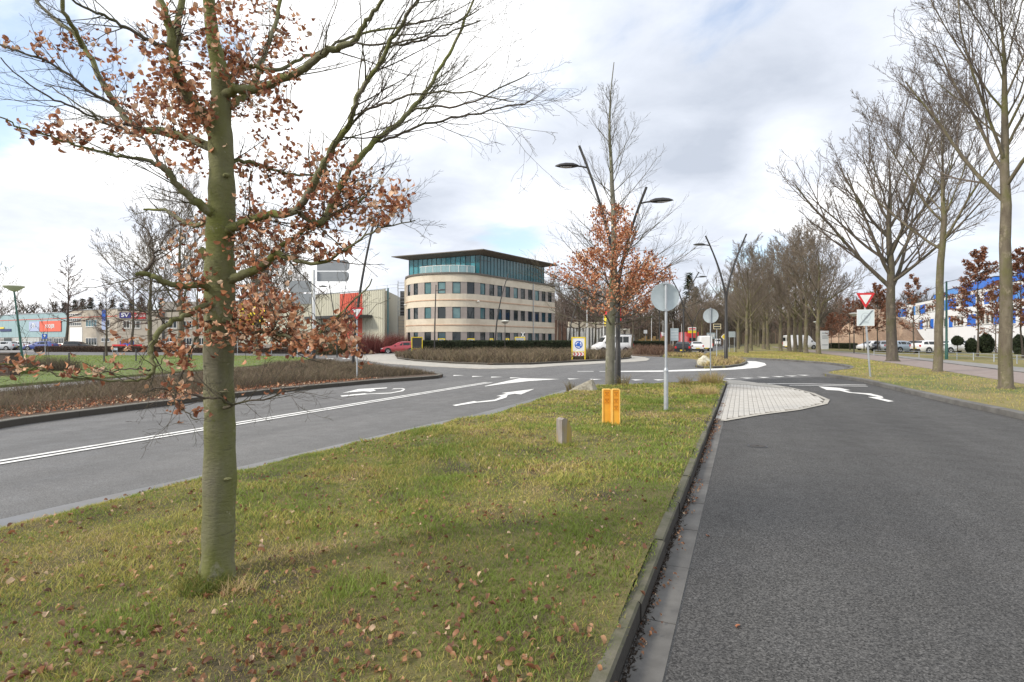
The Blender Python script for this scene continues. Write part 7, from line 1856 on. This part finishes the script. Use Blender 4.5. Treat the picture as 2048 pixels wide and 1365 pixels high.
def car(kind, label, loc, heading, colr, group=None, name='parked_car', cat='car', s=1.0, side_glass=None, rear_glass=True):
    D = PROF[kind]; L, W = D['L'], D['W']; T = thing(name, label, cat, loc, group, heading); T.scale = (s,)*3
    st = D['st']; vs = []; van = kind == 'van'; Mp = paint(colr)
    def sec(x, zl, zb, zr):
        k = min(1, .80+.2*min(x/.5, 1)) if x < .5 else (min(1, .86+.14*min((L-x)/.35, 1)) if L-x < .35 else 1)
        w = W/2*k; wr = w*((.93 if van else .72) if zr-zb > .2 else .92); tb = (zr-zb)
        return [(w*.90,zl),(w*.985,zl+.10),(w,(zl+zb)/2),(w*.985,zb-.04),(w*.95,zb),(wr+(w*.95-wr)*.12 if tb > .2 else wr,zb+tb*.85),(wr*.90,zr-.01 if tb > .2 else zr),(0,zr+(.02 if tb > .2 else .02))]
    secs = [sec(*q) for q in st]; n = len(secs[0]); rows = []
    for q, sc_ in zip(st, secs):
        full = [(q[0]-L/2, -y, z) for y, z in sc_]+[(q[0]-L/2, y, z) for y, z in sc_[-2::-1]]; rows.append(full)
    m = len(rows[0]); vs = [v for r in rows for v in r]
    fs = [(i*m+j, i*m+j+1, (i+1)*m+j+1, (i+1)*m+j) for i in range(len(rows)-1) for j in range(m-1)]
    fs += [((i+1)*m, (i+1)*m+m-1, i*m+m-1, i*m) for i in range(len(rows)-1)]; fs += [tuple(range(m)), tuple(range((len(rows)-1)*m, len(rows)*m))[::-1]]
    fs = [f[::-1] for f in fs]
    part('body', MB().add(vs, fs), Mp, T, world=False, smooth=True)
    # glass laid over the cabin
    def interp(x):
        for a, b_ in zip(st, st[1:]):
            if a[0] <= x <= b_[0]: f = (x-a[0])/(b_[0]-a[0]); return [a[k]+(b_[k]-a[k])*f for k in range(4)]
        return st[-1]
    def side_at(x, f):   # point on cabin side at fraction f between belt and roof
        q = interp(x); c = sec(*q); (y0_, z0_), (y1_, z1_) = c[4], c[5]; return y0_+(y1_-y0_)*f+.006, z0_+(z1_-z0_)*f
    g0, g1 = D['gl'] if side_glass is None else side_glass
    if g1 > g0:
        cuts = [g0+.25]+([g0+(g1-g0)*.42, g0+(g1-g0)*.72] if not van or side_glass else [])+[g1-.18]
        for a, b_ in zip(cuts, cuts[1:]):
            for sg in (-1, 1):
                P_ = []; xs = [a+.04+(b_-a-.08)*i/4 for i in range(5)]
                for x in xs: y, z = side_at(x, .10); P_.append((x-L/2, sg*y, z))
                for x in xs[::-1]: y, z = side_at(x, .93); P_.append((x-L/2, sg*y, z))
                mb = MB().add(P_, [tuple(range(10)) if sg < 0 else tuple(range(10))[::-1]]); part('side_window', mb, m_cglass, T, world=False)
    # windscreen and rear window
    def end_glass(xa, xb, nm):
        qa, qb = interp(xa), interp(xb); ya, yb = sec(*qa)[6][0]*.94, sec(*qb)[6][0]*.94; off = -.012 if nm == 'windscreen' else .012
        part(nm, MB().add([(xa-L/2+off,-ya,qa[3]+.03),(xa-L/2+off,ya,qa[3]+.03),(xb-L/2+off,yb,qb[3]+.03),(xb-L/2+off,-yb,qb[3]+.03)], [(0,1,2,3)]), m_cglass, T, world=False)
    ws = {'hatch':(1.2,1.72),'wagon':(1.4,1.96),'van':(.98,1.42)}[kind]; end_glass(*ws, 'windscreen')
    if not van: end_glass(*{'hatch':(3.44,3.72),'wagon':(4.14,4.38)}[kind], 'rear_window')
    elif rear_glass:
        for sg in (-1, 1): part('rear_window', MB().box((L/2-.02, sg*.45-.32, 1.35), (L/2+.012, sg*.45+.32, 1.95)), m_cglass, T, world=False)
    for wx in D['wb']:
        for sg in (-1, 1):
            c = (wx-L/2, sg*(W/2-.10), .32); part('wheel_arch', MB().lathe([(.40,-.02),(.40,.115),(.36,.118)], (c[0],sg*(W/2-.10) if sg > 0 else -(W/2-.10)-.095,.34), 18, 'y'), m_trimc, T, world=False)
            w_ = part('wheel', MB().lathe([(.22,-.11*1),(.31,-.10),(.32,0),(.31,.125),(.22,.135)], (c[0], c[1], .32), 18, 'y') if sg > 0 else MB().lathe([(.22,-.135),(.31,-.125),(.32,0),(.31,.10),(.22,.11)], (c[0], c[1], .32), 18, 'y'), m_tyre, T, world=False)
            part('rim', MB().lathe([(.21,.125),(.20,.142),(.03,.132),(.001,.132)] if sg > 0 else [(.001,-.132),(.03,-.132),(.20,-.142),(.21,-.125)], (c[0], c[1], .32), 12, 'y'), m_rim, w_, world=False)
    zb_f = .62 if not van else .82
    for sg in (-1, 1):
        part('headlight', MB().obox((-L/2+.12, sg*W*.36, zb_f), (.10,sg*-.03,0), (.02*sg,.15,0), (0,0,.06)), m_headl, T, world=False)
        zt2 = .88 if not van else 1.0
        part('tail_light', MB().obox((L/2-.045, sg*W*(.40 if not van else .455), zt2), (.05,0,0), (0,.09 if not van else .06,0), (0,0,.11 if not van else .2)), m_tail, T, world=False)
        part('mirror', MB().obox((ws[0]+.35-L/2, sg*(W/2+.05), 1.0 if not van else 1.35), (.06,0,0), (0,.08,0), (0,0,.06 if not van else .13)), m_trimc, T, world=False)
    part('bumper', MB().box((-L/2-.02,-W*.40,.26),(-L/2+.1,W*.40,.46)), m_trimc if van else Mp, T, world=False)
    part('bumper', MB().box((L/2-.1,-W*.42,.28),(L/2+.03,W*.42,.50)), m_trimc, T, world=False)
    part('number_plate', MB().box((L/2+.031,-.26,.52),(L/2+.04,.26,.63)) if not van else MB().box((L/2+.031,-.26,.42),(L/2+.04,.26,.53)), m_plate, T, world=False)
    return T
HU = math.atan2(U.y, U.x)       # avenue direction; nose points to local -x
WHT = (0.72,0.73,0.74); SIL = (0.42,0.45,0.48); BLK = (0.014,0.014,0.018); RED = (0.42,0.015,0.03); BLU = (0.02,0.05,0.24); LBL = (0.36,0.44,0.52)
def px_at(px, Y): return (px-CX)/F*Y
car('wagon', 'red car driving behind the planted roundabout, seen from its side', (px_at(801, 68), 68, 0), .12, RED, name='moving_car')
car('van', 'white minibus with side windows behind the second beech trunk', (px_at(1224, 74), 74, 0), .25, WHT, name='minibus', cat='van', side_glass=(1.1,4.9))
car('hatch', 'dark hatchback with lit tail lights driving away, nearest of the queue', (px_at(1366.5, 60), 60, 0), HU+math.pi+.06, BLK, name='moving_car')
car('hatch', 'white hatchback driving away between the dark car and the white van', (px_at(1391, 76), 76, 0), HU+math.pi+.22, WHT, name='moving_car')
car('van', 'tall white van with closed rear doors driving away ahead of the white hatchback', (px_at(1408, 87), 87, 0), HU+math.pi+.2, WHT, name='delivery_van', cat='van', side_glass=(0,0), rear_glass=False)
car('van', 'small distant white van coming down the avenue', (px_at(1436, 190), 190, 0), HU, WHT, name='delivery_van', cat='van', side_glass=(0,0))
car('van', 'long white van parked side on behind the avenue trunks', (px_at(1601, 98), 98, .1), math.pi+.18, WHT, name='delivery_van', cat='van', s=1.06, side_glass=(0,0))
# red truck far ahead
x, y = at(1388, 128); T = thing('red_truck', 'bright red truck beyond the queue under the yellow board', 'truck', (x, y, 0)); m_rt = paint((0.50,0.02,0.02))
part('cab', MB().box((x-1.3,y,.5),(x+1.2,y+2.2,2.6)), m_rt, T); part('box_body', MB().box((x-1.0,y+2.4,.9),(x+1.9,y+9,3.7)), m_rt, T); part('windscreen', MB().box((x-1.1,y-.02,1.5),(x+1.0,y-.003,2.3)), m_cglass, T)
part('grille', MB().box((x-.9,y-.02,.7),(x+.8,y-.003,1.2)), m_trimc, T)
for dx in (-1.1, 1.0): part('wheel', MB().lathe([(.45,-.15),(.45,.15),(.2,.16)], (x+dx,y+1.1,.45), 12, 'x'), m_tyre, T); part('headlight', MB().box((x+dx-.15,y-.03,.7),(x+dx+.15,y-.003,.95)), m_headl, T)
# cars left
for kd, px, Y, hd, c, lb in [('wagon',4,92,.1,SIL,'pale car cut by the left edge in front of the blue grey hall'),('hatch',27,93,.2,WHT,'white hatchback parked left of the leaning green lamp post'),('hatch',50,97,.15,SIL,'silver car parked behind the blue car at the left'),
        ('wagon',82,92,.1,BLU,'dark blue car parked below the KOOIJER sign'),('wagon',157,92,math.pi+.1,BLK,'black estate car in front of the white roller door'),('hatch',338,88,.3,WHT,'white car parked before the shaded tan offices')]:
    car(kd, lb, (px_at(px, Y), Y, .01), hd, c, 'cars parked in front of the left halls')
# cars right
for kd, px, Y, hd, c, lb in [('hatch',1740,88,.25,WHT,'small white car at the far end of the right hand parking row'),('hatch',1760,79,.9,BLK,'dark car parked left of the silver hatchback'),('hatch',1772,76,1.1,SIL,'silver hatchback tail towards us left of the thick oak trunk'),
        ('hatch',1807,70,math.pi+.12,LBL,'light blue car parked right of the thick oak trunk'),('hatch',1842,72,math.pi-.3,BLK,'dark car half hidden behind the white estate car'),('wagon',1866,66,math.pi+.08,WHT,'white estate car parked left of the second tree trunk'),
        ('hatch',1912,69,math.pi+.1,WHT,'white hatchback parked right of the dark green cable post'),('hatch',1944,74,math.pi+.2,BLK,'dark car behind the white hatchback near the clipped cones')]:
    car(kd, lb, (px_at(px, Y), Y, .116), hd, c, 'cars parked in front of the blue building')
print('TRIS', sum(len(me.loop_triangles) or len(me.polygons)*1 for me in bpy.data.meshes))
